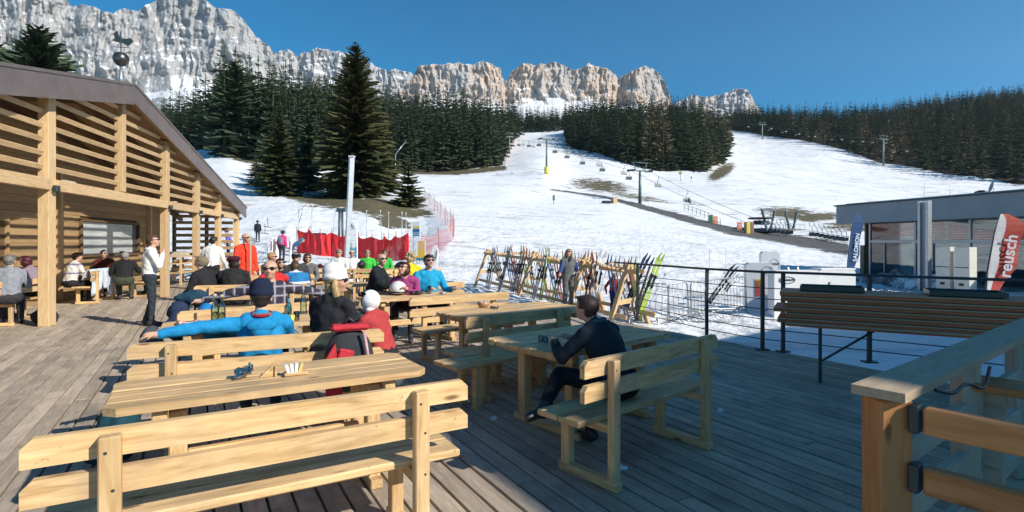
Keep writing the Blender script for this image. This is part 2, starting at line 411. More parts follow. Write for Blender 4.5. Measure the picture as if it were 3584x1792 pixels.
# ---------------------------------------------------------------- mountains
n = NT('rock')
P = n.coords('Object', (1, 1, .28)); Q = n.coords('Object')
g1 = n.noise(P, .012, 9, .68, .4); g2 = n.noise(P, .045, 8, .7); warm = n.noise(Q, .0042, 3)
geo = n.new('NewGeometry'); sp = n.new('SeparateXYZ'); n.link(geo.outputs['Normal'], sp.inputs[0])
rockc = n.ramp(n.math('ADD', n.math('MULTIPLY', g1, .5), n.math('MULTIPLY', g2, .5)), [(.32, (.25, .26, .27)), (.45, (.37, .375, .38)), (.55, (.46, .46, .46)), (.66, (.54, .535, .53))])
at2 = n.new('Attribute', attribute_name='warm'); 
rockc = n.mix(n.math('MULTIPLY', n.ramp(warm, [(.38, .15), (.58, .95)]), at2.outputs['Fac']), rockc, n.mix(.6, rockc, (.62, .42, .27)))
sn = n.math('ADD', n.math('MULTIPLY', sp.outputs[2], 1.0), n.math('MULTIPLY', n.math('SUBTRACT', n.noise(n.coords('Object', (1, 1, 1.6)), .016, 10, .75), .5), 1.5))
at3 = n.new('Attribute', attribute_name='snowy'); sn = n.math('ADD', sn, n.math('MULTIPLY', n.math('SUBTRACT', at3.outputs['Fac'], .5), .75))
n.col(n.mix(n.ramp(sn, [(.62, 0.0), (.72, 1.0)]), rockc, (.88, .89, .92)))
n.bump(n.math('ADD', g2, n.math('MULTIPLY', n.noise(P, .16, 6, .7), .4)), 1.0, 8.0); n.set(Roughness=.9, Specular_IOR_Level=.1)
M_ROCK = n.mat
def mountain(name, sky_pts, Y0, seed, ybase=470, scree=.42, warmth=0.0, jag=3.0, ncol=520, nrow=190, amp=1.0, snow=.5, bands=()):
    xs = np.linspace(sky_pts[0][0], sky_pts[-1][0], ncol)
    top = np.interp(xs, [p[0] for p in sky_pts], [p[1] for p in sky_pts])
    top = top+(fbm(xs/14, xs*0, 4, seed)-.5)*jag*2.6-(ridged(xs/30, xs*0+3, 3, seed+3)-.6)*jag*2
    v = np.concatenate([np.linspace(0, 1, nrow), np.linspace(1.04, 1.5, 10)])
    V, X = np.meshgrid(v, xs, indexing='ij'); T = np.repeat(top[None], len(v), 0)
    front = np.minimum(V, 1)
    ypx = ybase+(T-ybase)*front+np.maximum(V-1, 0)*260
    hgt = (ybase-top)/FPX*Y0
    sc = np.clip(front/scree, 0, 1); cl = np.clip((front-scree)/(1-scree), 0, 1)
    H = np.repeat(hgt[None], len(v), 0)
    Y = Y0-H*scree*1.35*(1-sc)-H*(1-scree)*.40*(1-cl)
    Xw = (X-CX)/FPX*Y0; Zw = (HY-ypx)/FPX*Y0
    for (f0, f1, dep) in bands:                 # ledges: the face steps back
        Y = Y+dep*np.clip((front-f0-(fbm(Xw/160, Zw*0, 3, seed+31)-.5)*.12)/(f1-f0), 0, 1)
    warp = (fbm(Xw/140, Zw/140, 4, seed+1)-.5)*60
    rel = (ridged((Xw+warp*1.6)/130, (Zw+warp)/360, 4, seed+2)-.55)*110+(fbm((Xw+warp)/28, Zw/90, 5, seed+8)-.5)*42+(fbm((Xw+warp*.4)/14, Zw/26, 4, seed+12)-.5)*24+(ridged((Xw+warp*.7)/26, (Zw-warp)/48, 3, seed+15)-.55)*13
    rel += (fbm((Xw+warp)/70, (Zw+warp*.9)/26, 4, seed+5)-.5)*26
    mask = .26+.74*np.clip((front-scree*.75)/(scree*.5), 0, 1)
    Y = Y-rel*mask*amp*(Y0/2400)**.5+np.maximum(V-1, 0)*900
    Wx = (X-CX)/FPX*Y; Wz = EYE+(HY-ypx)/FPX*Y
    nr_, nc_ = V.shape; i0 = (np.arange(nr_-1)[:, None]*nc_+np.arange(nc_-1)[None, :]).reshape(-1)
    me = bpy.data.meshes.new(name); np_mesh(me, np.stack([Wx, Y, Wz], -1).reshape(-1, 3), np.stack([i0, i0+1, i0+nc_+1, i0+nc_], -1))
    me.polygons.foreach_set('use_smooth', np.ones(len(i0), bool))
    a = me.attributes.new('warm', 'FLOAT', 'POINT'); a.data.foreach_set('value', np.full(nr_*nc_, warmth, np.float32))
    a = me.attributes.new('snowy', 'FLOAT', 'POINT'); a.data.foreach_set('value', np.clip(snow+.34*(1-front/scree*.62).clip(0, 1), 0, 1).astype(np.float32).ravel())
    me.materials.append(M_ROCK); return struct(obj(name, me))
mountain('mountain', [(-900,-250),(-500,-160),(-200,-60),(0,-40),(140,-60),(200,-25),(233,0),(252,26),(284,13),(326,23),(359,40),(396,44),(429,30),(484,40),(503,23),(526,14),(550,2),(590,-25),(650,-30),(717,0),(755,28),(811,33),(852,70),(894,126),(946,163),(962,200),(990,262),(1030,345),(1080,430)],
         1750, 11, 470, .42, .05, 3.0, 640, 230, 1.2, .36, ((.16,.2,40),(.30,.34,60)))
mountain('mountain', [(880,200),(956,189),(983,175),(1020,177),(1043,198),(1062,177),(1081,184),(1109,168),(1151,175),(1200,182),(1287,216),(1319,235),(1361,249),(1385,244),(1440,254),(1490,330),(1540,420)],
         2700, 47, 450, .40, .0, 4.0, 330, 130, 1.0, .50)
mountain('mountain', [(1380,330),(1420,300),(1450,262),(1464,230),(1496,228),(1552,226),(1603,219),(1655,226),(1692,214),(1720,223),(1734,234),(1753,236),(1757,262),(1766,288),(1785,258),(1808,235),(1832,220),(1860,223),(1874,232),(1888,222),(1944,219),(1972,228),(2003,243),(2030,238),(2059,223),(2085,229),(2129,239),(2155,262),(2163,275),(2180,262),(2198,255),(2254,230),(2285,238),(2310,257),(2337,306),(2349,350),(2358,430)],
         2450, 83, 440, .44, 1.0, 3.0, 600, 190, 1.0, .40, ((.25,.3,60),))
mountain('mountain', [(2330,410),(2358,364),(2390,348),(2421,331),(2460,338),(2504,335),(2540,325),(2574,309),(2600,311),(2616,317),(2632,340),(2645,364),(2690,430)],
         3300, 61, 445, .25, .35, 3.0, 240, 110, 1.0, .56)
# ---------------------------------------------------------------- trees
def foliage(name, c1, c2, c3):
    n = NT(name); oi = n.new('ObjectInfo'); Pn = n.new('NewGeometry')
    g = n.noise(Pn.outputs['Position'], .09, 3); f = n.noise(Pn.outputs['Position'], 1.6, 3)
    t = n.math('ADD', n.math('MULTIPLY', g, .75), n.math('MULTIPLY', oi.outputs['Random'], .25))
    c = n.ramp(t, [(.36, c1), (.50, c2), (.68, c3)])
    n.col(n.mix(n.ramp(f, [(.3, 0.0), (.7, .6)]), c, tuple(x*1.5 for x in c2)))
    n.set(Roughness=.8, Specular_IOR_Level=.15)
    return n.mat
M_SPRUCE = foliage('spruce_needles', (.026, .046, .030), (.048, .070, .040), (.084, .092, .050))
M_NEARSPR = foliage('near_spruce_needles', (.030, .042, .018), (.048, .056, .023), (.078, .070, .032))
M_LARCHT = foliage('larch_twigs', (.11, .082, .055), (.15, .115, .072), (.13, .12, .07))
M_BARK = plain('bark', (.11, .085, .065), .9, 0, .3, 6, .5)
def make_crown(h, r, whorls, per, seg, rng, low=.06, top=1.0, droop=.28, twig=.34, ragged=.25, pw=.85):
    V = []; F = []
    def quad(a, b, c, d): i = len(V); V.extend((a, b, c, d)); F.append((i, i+1, i+2, i+3))
    for w in range(whorls):
        t = (w+rng.random()*.8)/whorls; z = h*(low+(top-low)*t)
        rr = r*((1-t)**pw*.96+.035)*(min(1, .55+t*3.2))
        for b in range(max(3, int(per*(1-.45*t)))):
            a = 2*math.pi*(b+rng.random()*.9)/max(3, int(per*(1-.45*t)))+w*1.3
            L = rr*(1-ragged+2*ragged*rng.random()); dx, dy = math.cos(a), math.sin(a); px, py = -dy, dx
            rise = L*(.35*t-.05); dr = droop*(1-t*.6)*(.7+.6*rng.random())
            pts = []
            for k in range(seg+1):
                s = k/seg; pts.append(Vector((dx*L*s, dy*L*s, z+rise*s-dr*L*(s**1.6)+(.10*L*s**4))))
            tw = L*twig
            for k in range(seg):
                p, q = pts[k], pts[k+1]; s = (k+.5)/seg
                wd = tw*(1-.75*s)*(.75+.5*rng.random()); sag = wd*(.35+.3*rng.random())
                if seg == 1:
                    m = (p+q)/2+Vector((0, 0, .06*L)); o = Vector((px, py, 0))*wd
                    quad(p, m+o+Vector((0,0,-sag)), q, m-o+Vector((0,0,-sag)))
                else:
                    for sg in (-1, 1):
                        for e in range(2):
                            f0 = p.lerp(q, e*.5); f1 = p.lerp(q, e*.5+.42+.2*rng.random()); ww = wd*(.7+.6*rng.random())
                            fw = Vector((dx, dy, 0))*(ww*.75); sd = Vector((px, py, 0))*(ww*sg)
                            quad(f0, f1, f1+sd*.75+fw+Vector((0,0,-sag)), f0+sd*.8+fw*.7+Vector((0,0,-sag*1.2)))
                    if rng.random() < .7:
                        dd = Vector((0,0,-wd*.75)); jt = Vector((px,py,0))*(wd*.25*(rng.random()-.5)); quad(p, q, q+dd*.7+jt, p+dd+jt)
            if seg == 1 and rng.random() < .75:
                p, q = pts[0].lerp(pts[1], .25), pts[1]; dd = Vector((0,0,-L*.22)); quad(p, q, q+dd*.4, p.lerp(q, .4)+dd)
    V2 = Vector
    if seg == 1:
        i = len(V); V.extend((V2((-.2,0,-.3)), V2((.2,0,-.3)), V2((.03,0,h*.95)), V2((-.03,0,h*.95)), V2((0,-.2,-.3)), V2((0,.2,-.3)), V2((0,.03,h*.95)), V2((0,-.03,h*.95)))); F.append((i,i+1,i+2,i+3)); F.append((i+4,i+5,i+6,i+7))
    i = len(V); V.extend((V2((-.04*r,0,h*.93)), V2((.04*r,0,h*.93)), V2((0,0,h*1.015)))); F.append((i, i+1, i+2))
    return V, F
def crown_mesh(V, F, mat, name='crown'):
    me = bpy.data.meshes.new(name); me.from_pydata([tuple(p) for p in V], [], F); me.materials.append(mat); me.update(); return me
R = random.Random(5)
TR = thing
def near_tree(label, x, Y, h, r, whorls, per, seg, mat=M_NEARSPR, low=.05, droop=.28, trunk_r=None, name='spruce_tree', group=None, pw=.85, twig=.3, ragged=.25, base=None):
    p = onground(x, Y) if base is None else base
    t = thing(name, label, 'tree', p-Vector((0,0,.15)), R.random()*6, group)
    V, F = make_crown(h, r, whorls, per, seg, R, low, 1.0, droop, twig, ragged, pw); obj('crown', crown_mesh(V, F, mat), t)
    tr = trunk_r or h*.016
    MB().tube([(0,0,-.3),(0.02*tr,0,h*.3),(0,0.1*tr,h*.7),(0,0,h*.97)], [tr*1.25, tr, tr*.55, tr*.1], 9).build('trunk', M_BARK, t)
    return t
near_tree('tallest spruce, broad dark green, rising in front of the forest', 1243, 86, 24.6, 6.6, 46, 15, 4, droop=.34, low=.04, pw=.62)
near_tree('olive green spruce of middle height, left of the tallest spruce', 978, 85, 14.2, 4.4, 32, 12, 4, droop=.34, low=.03, pw=.85)
near_tree('small young spruce at the right edge of the grass patch', 1428, 79, 7.3, 2.5, 24, 11, 3, droop=.24, low=.03, ragged=.35)
near_tree('dark spruce half hidden behind the tallest spruce, on its right', 1330, 94, 14.5, 4.5, 28, 11, 3, mat=M_NEARSPR, droop=.3)
near_tree('dark spruce between the tallest spruce and the olive green one', 1080, 97, 16.0, 4.4, 28, 11, 3, mat=M_SPRUCE, droop=.3)
near_tree('slim dark spruce right behind the olive green spruce', 1030, 102, 17.0, 3.6, 28, 11, 3, mat=M_SPRUCE, droop=.3)
near_tree('small bushy spruce at the edge of the snow left of the olive green spruce', 895, 118, 5.0, 2.0, 16, 9, 2, droop=.25, low=.02)
near_tree('bushy low spruce beside the snow hump above the hut roof', 885, 100, 3.2, 1.6, 12, 8, 2, droop=.2, low=.02)
near_tree('tall ragged pine with a long bare pale trunk, above the hut roof end', 822, 150, 27, 5.2, 44, 10, 3, mat=M_SPRUCE, low=.34, ragged=.5, trunk_r=.36, name='pine_tree', pw=.5)
near_tree('second ragged pine with a bare trunk, just right of the first', 862, 158, 25, 4.8, 42, 10, 3, mat=M_SPRUCE, low=.28, ragged=.5, trunk_r=.3, name='pine_tree', pw=.5)
near_tree('third tall pine beside the two bare-trunked ones, foliage lower down', 785, 160, 25.5, 4.8, 40, 10, 3, mat=M_SPRUCE, low=.2, ragged=.4, name='pine_tree', pw=.6)
near_tree('big dark spruce standing above the hut roof at the far left', 140, 78, 22.7, 8.6, 46, 13, 4, mat=M_SPRUCE, base=deep(140, 640, 78), ragged=.3, pw=.62)
near_tree('dark spruce cut by the left edge of the photo above the roof', -10, 84, 21.8, 8.0, 40, 12, 4, pw=.65, mat=M_SPRUCE, base=deep(-10, 640, 84))
near_tree('shorter dark spruce above the roof between the two taller ones', 68, 88, 21.4, 7.0, 40, 12, 4, pw=.65, mat=M_SPRUCE, base=deep(68, 640, 88))
near_tree('small dark spruce tip just above the roof, right of the big spruce', 222, 92, 19.0, 6.5, 36, 11, 4, pw=.65, mat=M_SPRUCE, base=deep(222, 640, 92))
near_tree('little lone spruce standing in the snow behind the flat roof of the shop', 3140, 62, 5.8, 1.5, 18, 9, 2, mat=M_SPRUCE)

def low_variant(rng, mat, h=20, larch=False):
    V, F = make_crown(h, rng.uniform(3.2, 4.5), 14, 7, 1, rng, .04 if not larch else .12, 1.0, .42 if not larch else .1, .42 if not larch else .2, .25, .8)
    me = crown_mesh(V, F, mat, 'spruce'); b = len(V)
    return me, V, F
LOW = [low_variant(R, M_SPRUCE) for _ in range(7)]
LAR = [low_variant(R, M_LARCHT, larch=True) for _ in range(3)]
def scatter(count, xr, yr, inside, rng, dmin):
    out = []; grid = {}; tries = 0
    while len(out) < count and tries < count*30:
        tries += 1; x = rng.uniform(*xr); Y = math.sqrt(rng.uniform(yr[0]**2, yr[1]**2))
        if not inside(x, Y): continue
        X = (x-CX)/FPX*Y; k = (int(X//dmin), int(Y//dmin))
        if any((X-a)**2+(Y-b)**2 < dmin*dmin for i in (-1,0,1) for j in (-1,0,1) for a, b in grid.get((k[0]+i, k[1]+j), ())): continue
        grid.setdefault(k, []).append((X, Y)); out.append((x, Y, X))
    return out
fi = lambda x, T: float(np.interp(x, *T))
REG = [
 ('left forest', 'spruces in the dark forest behind the tall spruce', scatter(900, (560, 1815), (150, 450), lambda x, Y: Y > fi(x, FR_L) and x < np.interp(Y, [225,300,400,430], [1745,1762,1795,1808]), R, 4.6), (23, 31)),
 ('tall grove', 'tall dark spruces of the grove left of the tallest spruce', scatter(95, (765, 1200), (146, 215), lambda x, Y: Y > 146+max(0, (x-960))*.11, R, 3.4), (24, 31)),
 ('piste top', 'slim spruces along the top of the ski run', scatter(150, (1755, 2010), (530, 640), lambda x, Y: True, R, 5), (18, 26)),
 ('middle forest', 'spruces in the wedge of forest between the ski runs', scatter(620, (1985, 2546), (245, 470), lambda x, Y: Y > fi(x, FR_W), R, 4.4), (20, 27)),
 ('right forest', 'spruces and larches on the wooded hill to the right', scatter(1750, (2545, 3800), (205, 720), lambda x, Y: Y > fi(x, FR_R), R, 5.6), (17, 25)),
 ('far left forest', 'small far spruces below the rock face left of the pines', scatter(160, (500, 800), (240, 430), lambda x, Y: True, R, 5), (15, 20)),
]
LBL = {'tall grove': ('tall dark spruce', 'in the tall grove'), 'left forest': ('dark spruce', 'in the forest behind the tallest spruce'), 'piste top': ('slim dark spruce', 'in the row along the top of the ski run'),
       'middle forest': ('dark spruce', 'at the front of the wedge of forest between the runs'), 'right forest': ('dark spruce', 'at the foot of the wooded hill to the right'),
       'far left forest': ('small far spruce', 'below the rock face above the hut roof')}
quota = {'tall grove': 60, 'left forest': 70, 'piste top': 20, 'middle forest': 72, 'right forest': 72, 'far left forest': 10}
for nm, grp, pts, hr in REG:
    T = {'left forest': FR_L, 'middle forest': FR_W, 'right forest': FR_R}.get(nm)
    pts.sort(key=lambda p: (p[1]-(fi(p[0], T) if T else 0)))
    SV = []; SF = []; SM = []
    for i, (x, Y, X) in enumerate(pts):
        lar = (nm == 'right forest' and R.random() < .27 and x > 2760) or (nm == 'middle forest' and x > 2270 and R.random() < .13)
        s = R.uniform(*hr)/20*(.72 if R.random() < .25 else (1.18 if R.random() < .2 else 1)); wdt = s*R.uniform(.85, 1.15); rz = R.random()*6.28; z = gz(X, Y)-.25
        me, V, F = R.choice(LAR if lar else LOW)
        if i < quota[nm]:
            o = obj('larch_tree' if lar else 'spruce_tree', me, None, (X, Y, z), (0, 0, rz)); o.scale = (wdt, wdt, s)
            a, b = LBL[nm]
            b2 = {'tall grove': [(880, 'in the tall grove around the bare-trunked pines'), (1010, 'in the tall grove behind the olive green spruce'), (9999, 'in the tall grove behind and left of the tallest spruce')], 'left forest': [(960, 'at the left of the dark forest, behind the olive green spruce'), (1300, 'in the dark forest straight behind the tallest spruce'), (1420, 'in the forest just right of the tallest spruce'), (1560, 'in the forest front above the small young spruce'), (1680, 'in the forest front facing the ski run'), (9999, 'at the right corner of the dark forest by the ski run')],
                  'piste top': [(1850, 'in the row along the top of the ski run, left part'), (9999, 'in the row along the top of the ski run, right part')],
                  'middle forest': [(2090, 'at the left point of the forest wedge between the runs'), (2230, 'in the front of the forest wedge, above the chairlift pylon'), (2400, 'in the front of the forest wedge, right of the chairlift pylon'), (9999, 'at the right corner of the forest wedge by the snow gun')],
                  'right forest': [(2800, 'at the far left of the wooded hill beside the upper lift'), (3050, 'at the foot of the wooded hill behind the lift chairs'), (3300, 'at the foot of the wooded hill above the lone little spruce'), (3600, 'at the foot of the wooded hill above the flat shop roof'), (9999, 'beyond the right edge of the wooded hill')],
                  'far left forest': [(9999, b)]}[nm]
            b = next(t for lim, t in b2 if x < lim); look = ('tall ' if s > 1.2 else 'short ' if s < .85 else '')
            if lar: tag(o, 'bare brown '+look+'larch '+b, 'tree', 'bare brown '+look+'larches '+b)
            else: tag(o, look+a+' '+b, 'tree', look+a+' '+b)
        else:
            b = len(SV); cs, sn = math.cos(rz)*wdt, math.sin(rz)*wdt
            SV.append(np.array(V)@np.array([[cs, sn, 0], [-sn, cs, 0], [0, 0, s]])+np.array([X, Y, z])); SF.append((F, len(V))); SM.append(1 if lar else 0)
    if SV:
        me = bpy.data.meshes.new('forest'); b = 0; ff = []; mi = []
        for (F, k), m in zip(SF, SM):
            ff += [tuple(b+t for t in f) for f in F]; mi += [m]*len(F); b += k
        me.from_pydata(np.concatenate(SV).tolist(), [], ff); me.materials.append(M_SPRUCE); me.materials.append(M_LARCHT)
        me.polygons.foreach_set('material_index', mi); me.update()
        tag(obj('forest', me), 'dense dark conifer forest: '+grp, 'forest', None, 'stuff')
# ---------------------------------------------------------------- deck
BV = Vector((.866, .5, 0)); PV = Vector((-.5, .866, 0))          # across the planks, along the planks
BANG = math.atan2(.5, .866); PANG = math.atan2(.866, -.5)
def ct(c, t, z=0.0): return BV*c+PV*t+Vector((0, 0, z))
deck = struct(thing('deck', None, None))
RD = random.Random(77)
rows = []
PW = .146
c = -13.2; k = 0
while c < 7.36:
    t = -7.0-RD.random()*3.5
    TM = 27 if c < 1.4 else 21.5
    while t < TM-.1:
        L = RD.choice((3.2, 3.6, 4.0, 4.4)); t1 = min(t+L, TM+.06*RD.random())
        mid = ct(c+PW/2, (t+t1)/2)
        rows.append((c, max(t, -8), t1)); t = t1
    c += PW
def vis(c, t0, t1):
    best = 99
    for i in range(9):
        p = ct(c+.07, t0+(t1-t0)*i/8)
        if p.y > .6 and abs(p.x/p.y) < 1.0 and EYE/p.y < .53: best = min(best, p.y)
    return best
rows.sort(key=lambda r: vis(*r))
lens = {}
bigm = MB()
for i, (c, t0, t1) in enumerate(rows):
    L = round(t1-t0, 1)
    if L < .2: continue
    dz = RD.uniform(-.0035, .002)
    if i < 298 and vis(c, t0, t1) < 90:
        if L not in lens:
            lens[L] = MB().box((0, 0, -.02), (L-.006, PW-.016, .04), bev=.004).mesh('plank', M_DECK)
        o = obj('plank', lens[L], deck, ct(c+PW/2, (t0+t1)/2, dz), (0, 0, PANG+(0 if RD.random() < .5 else math.pi)))
    else:
        bigm.box(ct(c+PW/2, (t0+t1)/2, -.02+dz), (L-.006, PW-.016, .04), Matrix.Rotation(PANG, 3, 'Z'))
n = NT('deck_wood_far'); v = n.coords('Object'); rot = n.new('Mapping'); rot.inputs['Rotation'].default_value = (0, 0, -PANG); n.link(v, rot.inputs['Vector'])
mp = n.new('Mapping'); mp.inputs['Scale'].default_value = (.9, 9, 9); n.link(rot.outputs[0], mp.inputs['Vector'])
mq = n.new('Mapping'); mq.inputs['Scale'].default_value = (.25, 6.85, 1); n.link(rot.outputs[0], mq.inputs['Vector'])
g = n.noise(mp.outputs[0], 3, 6, .6, .8); w = n.noise(mq.outputs[0], 1.0, 1)
cc = n.ramp(g, [(.3, (.29, .235, .18)), (.68, (.44, .37, .29))]); n.col(n.mix(n.ramp(w, [(.3, 0.0), (.7, .5)]), cc, (.30, .26, .21)))
n.bump(g, .5, .006); n.set(Roughness=.75, Specular_IOR_Level=.3)
tag(bigm.build('planks', n.mat, deck), None, None, None, 'stuff')
m = MB()
for i in range(9): m.beam(ct(-13+.1, -7.5+3*i, -.16), ct(7.25, -7.5+3*i, -.16), .12, .2)
m.box(ct(7.33, 7, -.17), (28.6, .05, .22), Matrix.Rotation(PANG, 3, 'Z'))
m.box(ct(4.4, 21.4, -.16), (5.9, .05, .2), Matrix.Rotation(BANG, 3, 'Z'))
m.build('joists', M_DARKWOOD, deck)

# ---------------------------------------------------------------- the tall house behind the viewer whose shade lies on the deck
def h_house():
    h = thing('mountain_house', 'tall rendered mountain house with flat eaves beside the terrace, behind the viewer', 'building')
    hs = 9.0; off = Vector((.867, -.498, 0))*(hs/math.tan(rad(33)))
    a = ct(2.0, 6.3)+off; b = ct(20, 7.4)+off; d = ct(20, -16)+off; e = ct(2.0, -16)+off
    def slab(pts, z0, z1, name, mat):
        MB().add([p+Vector((0,0,z0)) for p in pts]+[p+Vector((0,0,z1)) for p in pts], [(3,2,1,0),(4,5,6,7),(0,1,5,4),(1,2,6,5),(2,3,7,6),(3,0,4,7)]).build(name, mat, h)
    slab([e, d, b, a], hs-.0, hs+.35, 'roof', M_COPPER)
    ctr = (a+b+d+e)/4; ins = [p+(ctr-p).normalized()*1.1 for p in (e, d, b, a)]
    slab(ins, -1.0, hs-.003, 'wall', plain('render', (.62, .58, .5), .8, 0, .1, 3))
    w0, w1 = ins[0], ins[3]; dr = (w1-w0).normalized(); nrm = Vector((-dr.y, dr.x, 0)); nrm = nrm if nrm.dot(-BV) > 0 else -nrm
    Rm = Matrix((dr, nrm, Vector((0,0,1)))).transposed()
    for i in range(6):
        for z in (1.6, 4.4, 7.2):
            p = w0+dr*(2+i*3.4)+Vector((0,0,z))
            f = MB().box(p+nrm*.02, (1.3, .08, 1.5), Rm).build('window', M_DARKWOOD, h)
            MB().box(p+nrm*.066, (1.1, .012, 1.3), Rm).build('pane', M_BLACK, f)
h_house()

# ---------------------------------------------------------------- timber hut with louvred gable
HA = Vector((-8.78, 10.46, 0)); HQ = Vector((-.2256, .9742, 0)); HANG = math.atan2(HQ.y, HQ.x)
hut = thing('timber_hut', 'timber hut with metal roof and open louvred gable front at the left of the terrace', 'hut', HA, HANG)
SL = .212; RT = 2.95; RZ = 5.47
def roofz(t): return RZ-abs(t-RT)*SL
TH = .46
def slope(t0, t1, y0, y1, ztop, zth, name, mat):
    z0, z1 = roofz(t0)+ztop, roofz(t1)+ztop
    return MB().add([(t0,y0,z0-zth),(t1,y0,z1-zth),(t1,y1,z1-zth),(t0,y1,z0-zth),(t0,y0,z0),(t1,y0,z1),(t1,y1,z1),(t0,y1,z0)],
        [(3,2,1,0),(4,5,6,7),(0,1,5,4),(1,2,6,5),(2,3,7,6),(3,0,4,7)]).build(name, mat, hut)
TE = 13.95
slope(-9.5, RT-.001, -.22, 9, .03, .06, 'roof', M_COPPER); slope(RT+.001, TE+.1, -.22, 9, .03, .06, 'roof', M_COPPER)
slope(-9.5, RT-.001, -.20, -.15, -.033, TH, 'fascia', M_COPPER); slope(RT+.001, TE, -.20, -.15, -.033, TH-.03, 'fascia', M_COPPER)
slope(-9.5, RT-.001, -.147, 9, -.20, .1, 'soffit', M_HUTWALL); slope(RT+.001, TE-.05, -.147, 9, -.20, .1, 'soffit', M_HUTWALL)
posts = [-5.6, -2.8, 0, 2.96, 5.72, 8.44, 10.94, 13.62]
for i, t in enumerate(posts):
    zt = roofz(t)-.32; zb = 0.0 if t != 2.96 else 2.83
    MB().box((0, 0, 0), (zt-zb, .18, .25 if t != 2.96 else .2), bev=.008).build('post', M_LARCH, hut, (t, .12, (zt+zb)/2), (0, -math.pi/2, 0))
    if t != 2.96: MB().box((t, -.04, 2.63), (.14, .07, .12), bev=.01).build('beam_hanger', M_DKSTEEL, hut)
for a, b in ((-5.6,-2.8), (-2.8,0), (0,5.72), (5.72,8.44), (8.44,10.94), (10.94,13.62)):
    L = b-a-.22
    MB().box((0,0,0), (L, .13, .22), bev=.008).build('beam', M_LARCH, hut, ((a+b)/2, .06, 2.70))
    if a == 0 or a == 5.72 or a == -2.8: MB().box((0,0,0), (.42 if a == 0 else .2, .05, .03)).build('packing_board', M_GREYWOOD, hut, (a+.62, .06, 2.83))
SLAT = {}
for a, b in zip(posts[:-1], posts[1:]):
    for k_ in range(9):
        z = 3.03+.262*k_
        zmax_a = roofz(a+.1)-.36; zmax_b = roofz(b-.1)-.36
        if z > max(zmax_a, zmax_b): continue
        x0, x1 = a+.105, b-.105
        if z > zmax_a: x0 = RT-(RZ-.36-z)/SL if a < RT else x0
        if z > zmax_b: x1 = RT+(RZ-.36-z)/SL if b > RT+.1 else x1
        if x1-x0 < .25: continue
        MB().box((0,0,0), (x1-x0, .045, .095), bev=.004).build('slat', M_LARCH, hut, ((x0+x1)/2, .13, z), (rad(24), 0, 0))
# inner wall of boards, window, doorway
WY = 2.5
wallm = []
zc = 0.0
while zc < 4.6:
    for (x0, x1) in ((-9.4, -4.6), (-4.6, .2), (.2, 5.0), (5.0, 12.2)):
        lo = max(x0, -9.4); hi = x1
        zlim = zc+.19
        segs = [(lo, hi)]
        for (wx0, wx1, wz0, wz1) in ((6.16, 9.86, 1.2, 2.22), (-.9, .75, 0, 2.15), (2.1, 3.0, 0, 2.1)):
            if zc+.2 > wz0 and zc < wz1:
                ns = []
                for s0, s1 in segs:
                    if wx1 <= s0 or wx0 >= s1: ns.append((s0, s1))
                    else:
                        if wx0 > s0: ns.append((s0, wx0))
                        if wx1 < s1: ns.append((wx1, s1))
                segs = ns
        for s0, s1 in segs:
            e0, e1 = s0, s1
            rmax = (RZ-.36-(zc+.19))/SL
            e0 = max(e0, RT-rmax); e1 = min(e1, RT+rmax)
            if e1-e0 > .1: MB().box((0,0,0), (e1-e0-.004, .03, .192), bev=.006).build('wall_board', M_HUTWALL, hut, ((e0+e1)/2, WY, zc+.098))
    zc += .197
MB().box((3, WY+.09, 2.3), (24.2, .06, 4.6)).prism([(0,0),(0,0.01),(0.01,0)], 0, .01)
MB().add([(-9.4,WY+.03,0),(12.2,WY+.03,0),(12.2,WY+.03,roofz(12.2)-.3),(RT,WY+.03,RZ-.3),(-9.4,WY+.03,roofz(-9.4)-.3),(-9.4,WY+.2,0),(12.2,WY+.2,0),(12.2,WY+.2,roofz(12.2)-.3),(RT,WY+.2,RZ-.3),(-9.4,WY+.2,roofz(-9.4)-.3)],
    [(0,1,2,3,4),(9,8,7,6,5),(0,5,6,1),(1,6,7,2),(2,7,8,3),(3,8,9,4),(4,9,5,0)]).build('inner_wall', M_DARKWOOD, hut)
n = NT('streaked_pane'); gq = n.noise(n.coords('Object', (.6, 1, 5)), 2.6, 5, .6)
n.col(n.ramp(gq, [(.3, (.30, .34, .33)), (.5, (.42, .46, .45)), (.7, (.56, .60, .58))])); n.set(Roughness=.16); M_STREAKPANE = n.mat  # mirror-like grey streaks of the glass painted into the pane's colour
wf = MB()
for (x, z, w, h) in ((8.0, 2.25, 3.84, .08), (8.0, 1.2, 3.84, .08), (6.12, 1.73, .08, .98), (9.9, 1.73, .08, .98)): wf.box((x, WY-.04, z), (w, .12, h), bev=.006)
wf = wf.build('window', M_DARKWOOD, hut); MB().box((7.85, WY-.012, 1.72), (3.34, .02, .96)).build('pane', M_STREAKPANE, wf)
MB().box((9.68, WY-.02, 1.72), (.30, .02, .96)).build('pane', plain('dark_reveal', (.05, .05, .05), .4), wf)
for (x0, x1, zt) in ((-.9, .75, 2.15), (2.1, 3.0, 2.1)):
    d = MB().box(((x0+x1)/2, WY+.0, zt/2), (x1-x0-.1, .05, zt-.02)).build('door', M_DARKWOOD, hut)
    MB().box((x1-.05, WY-.03, zt/2), (.08, .1, zt)).box((x0+.05, WY-.03, zt/2), (.08, .1, zt)).box(((x0+x1)/2, WY-.03, zt+.04), (x1-x0, .1, .08)).build('frame', M_HUTWALL, d)
    MB().tube([(x1-.2, WY-.03, 1.05), (x1-.2, WY-.09, 1.05), (x1-.32, WY-.09, 1.05)], .012, 6).build('handle', M_STEEL, d)
for x in (5.0, 10.8, 12.1): MB().box((0,0,0), (3.6 if x < 9 else 3.0, .12, .12)).build('wall_post', M_LARCH, hut, (x, WY-.08, 1.8 if x < 9 else 1.5), (0, -math.pi/2, 0))
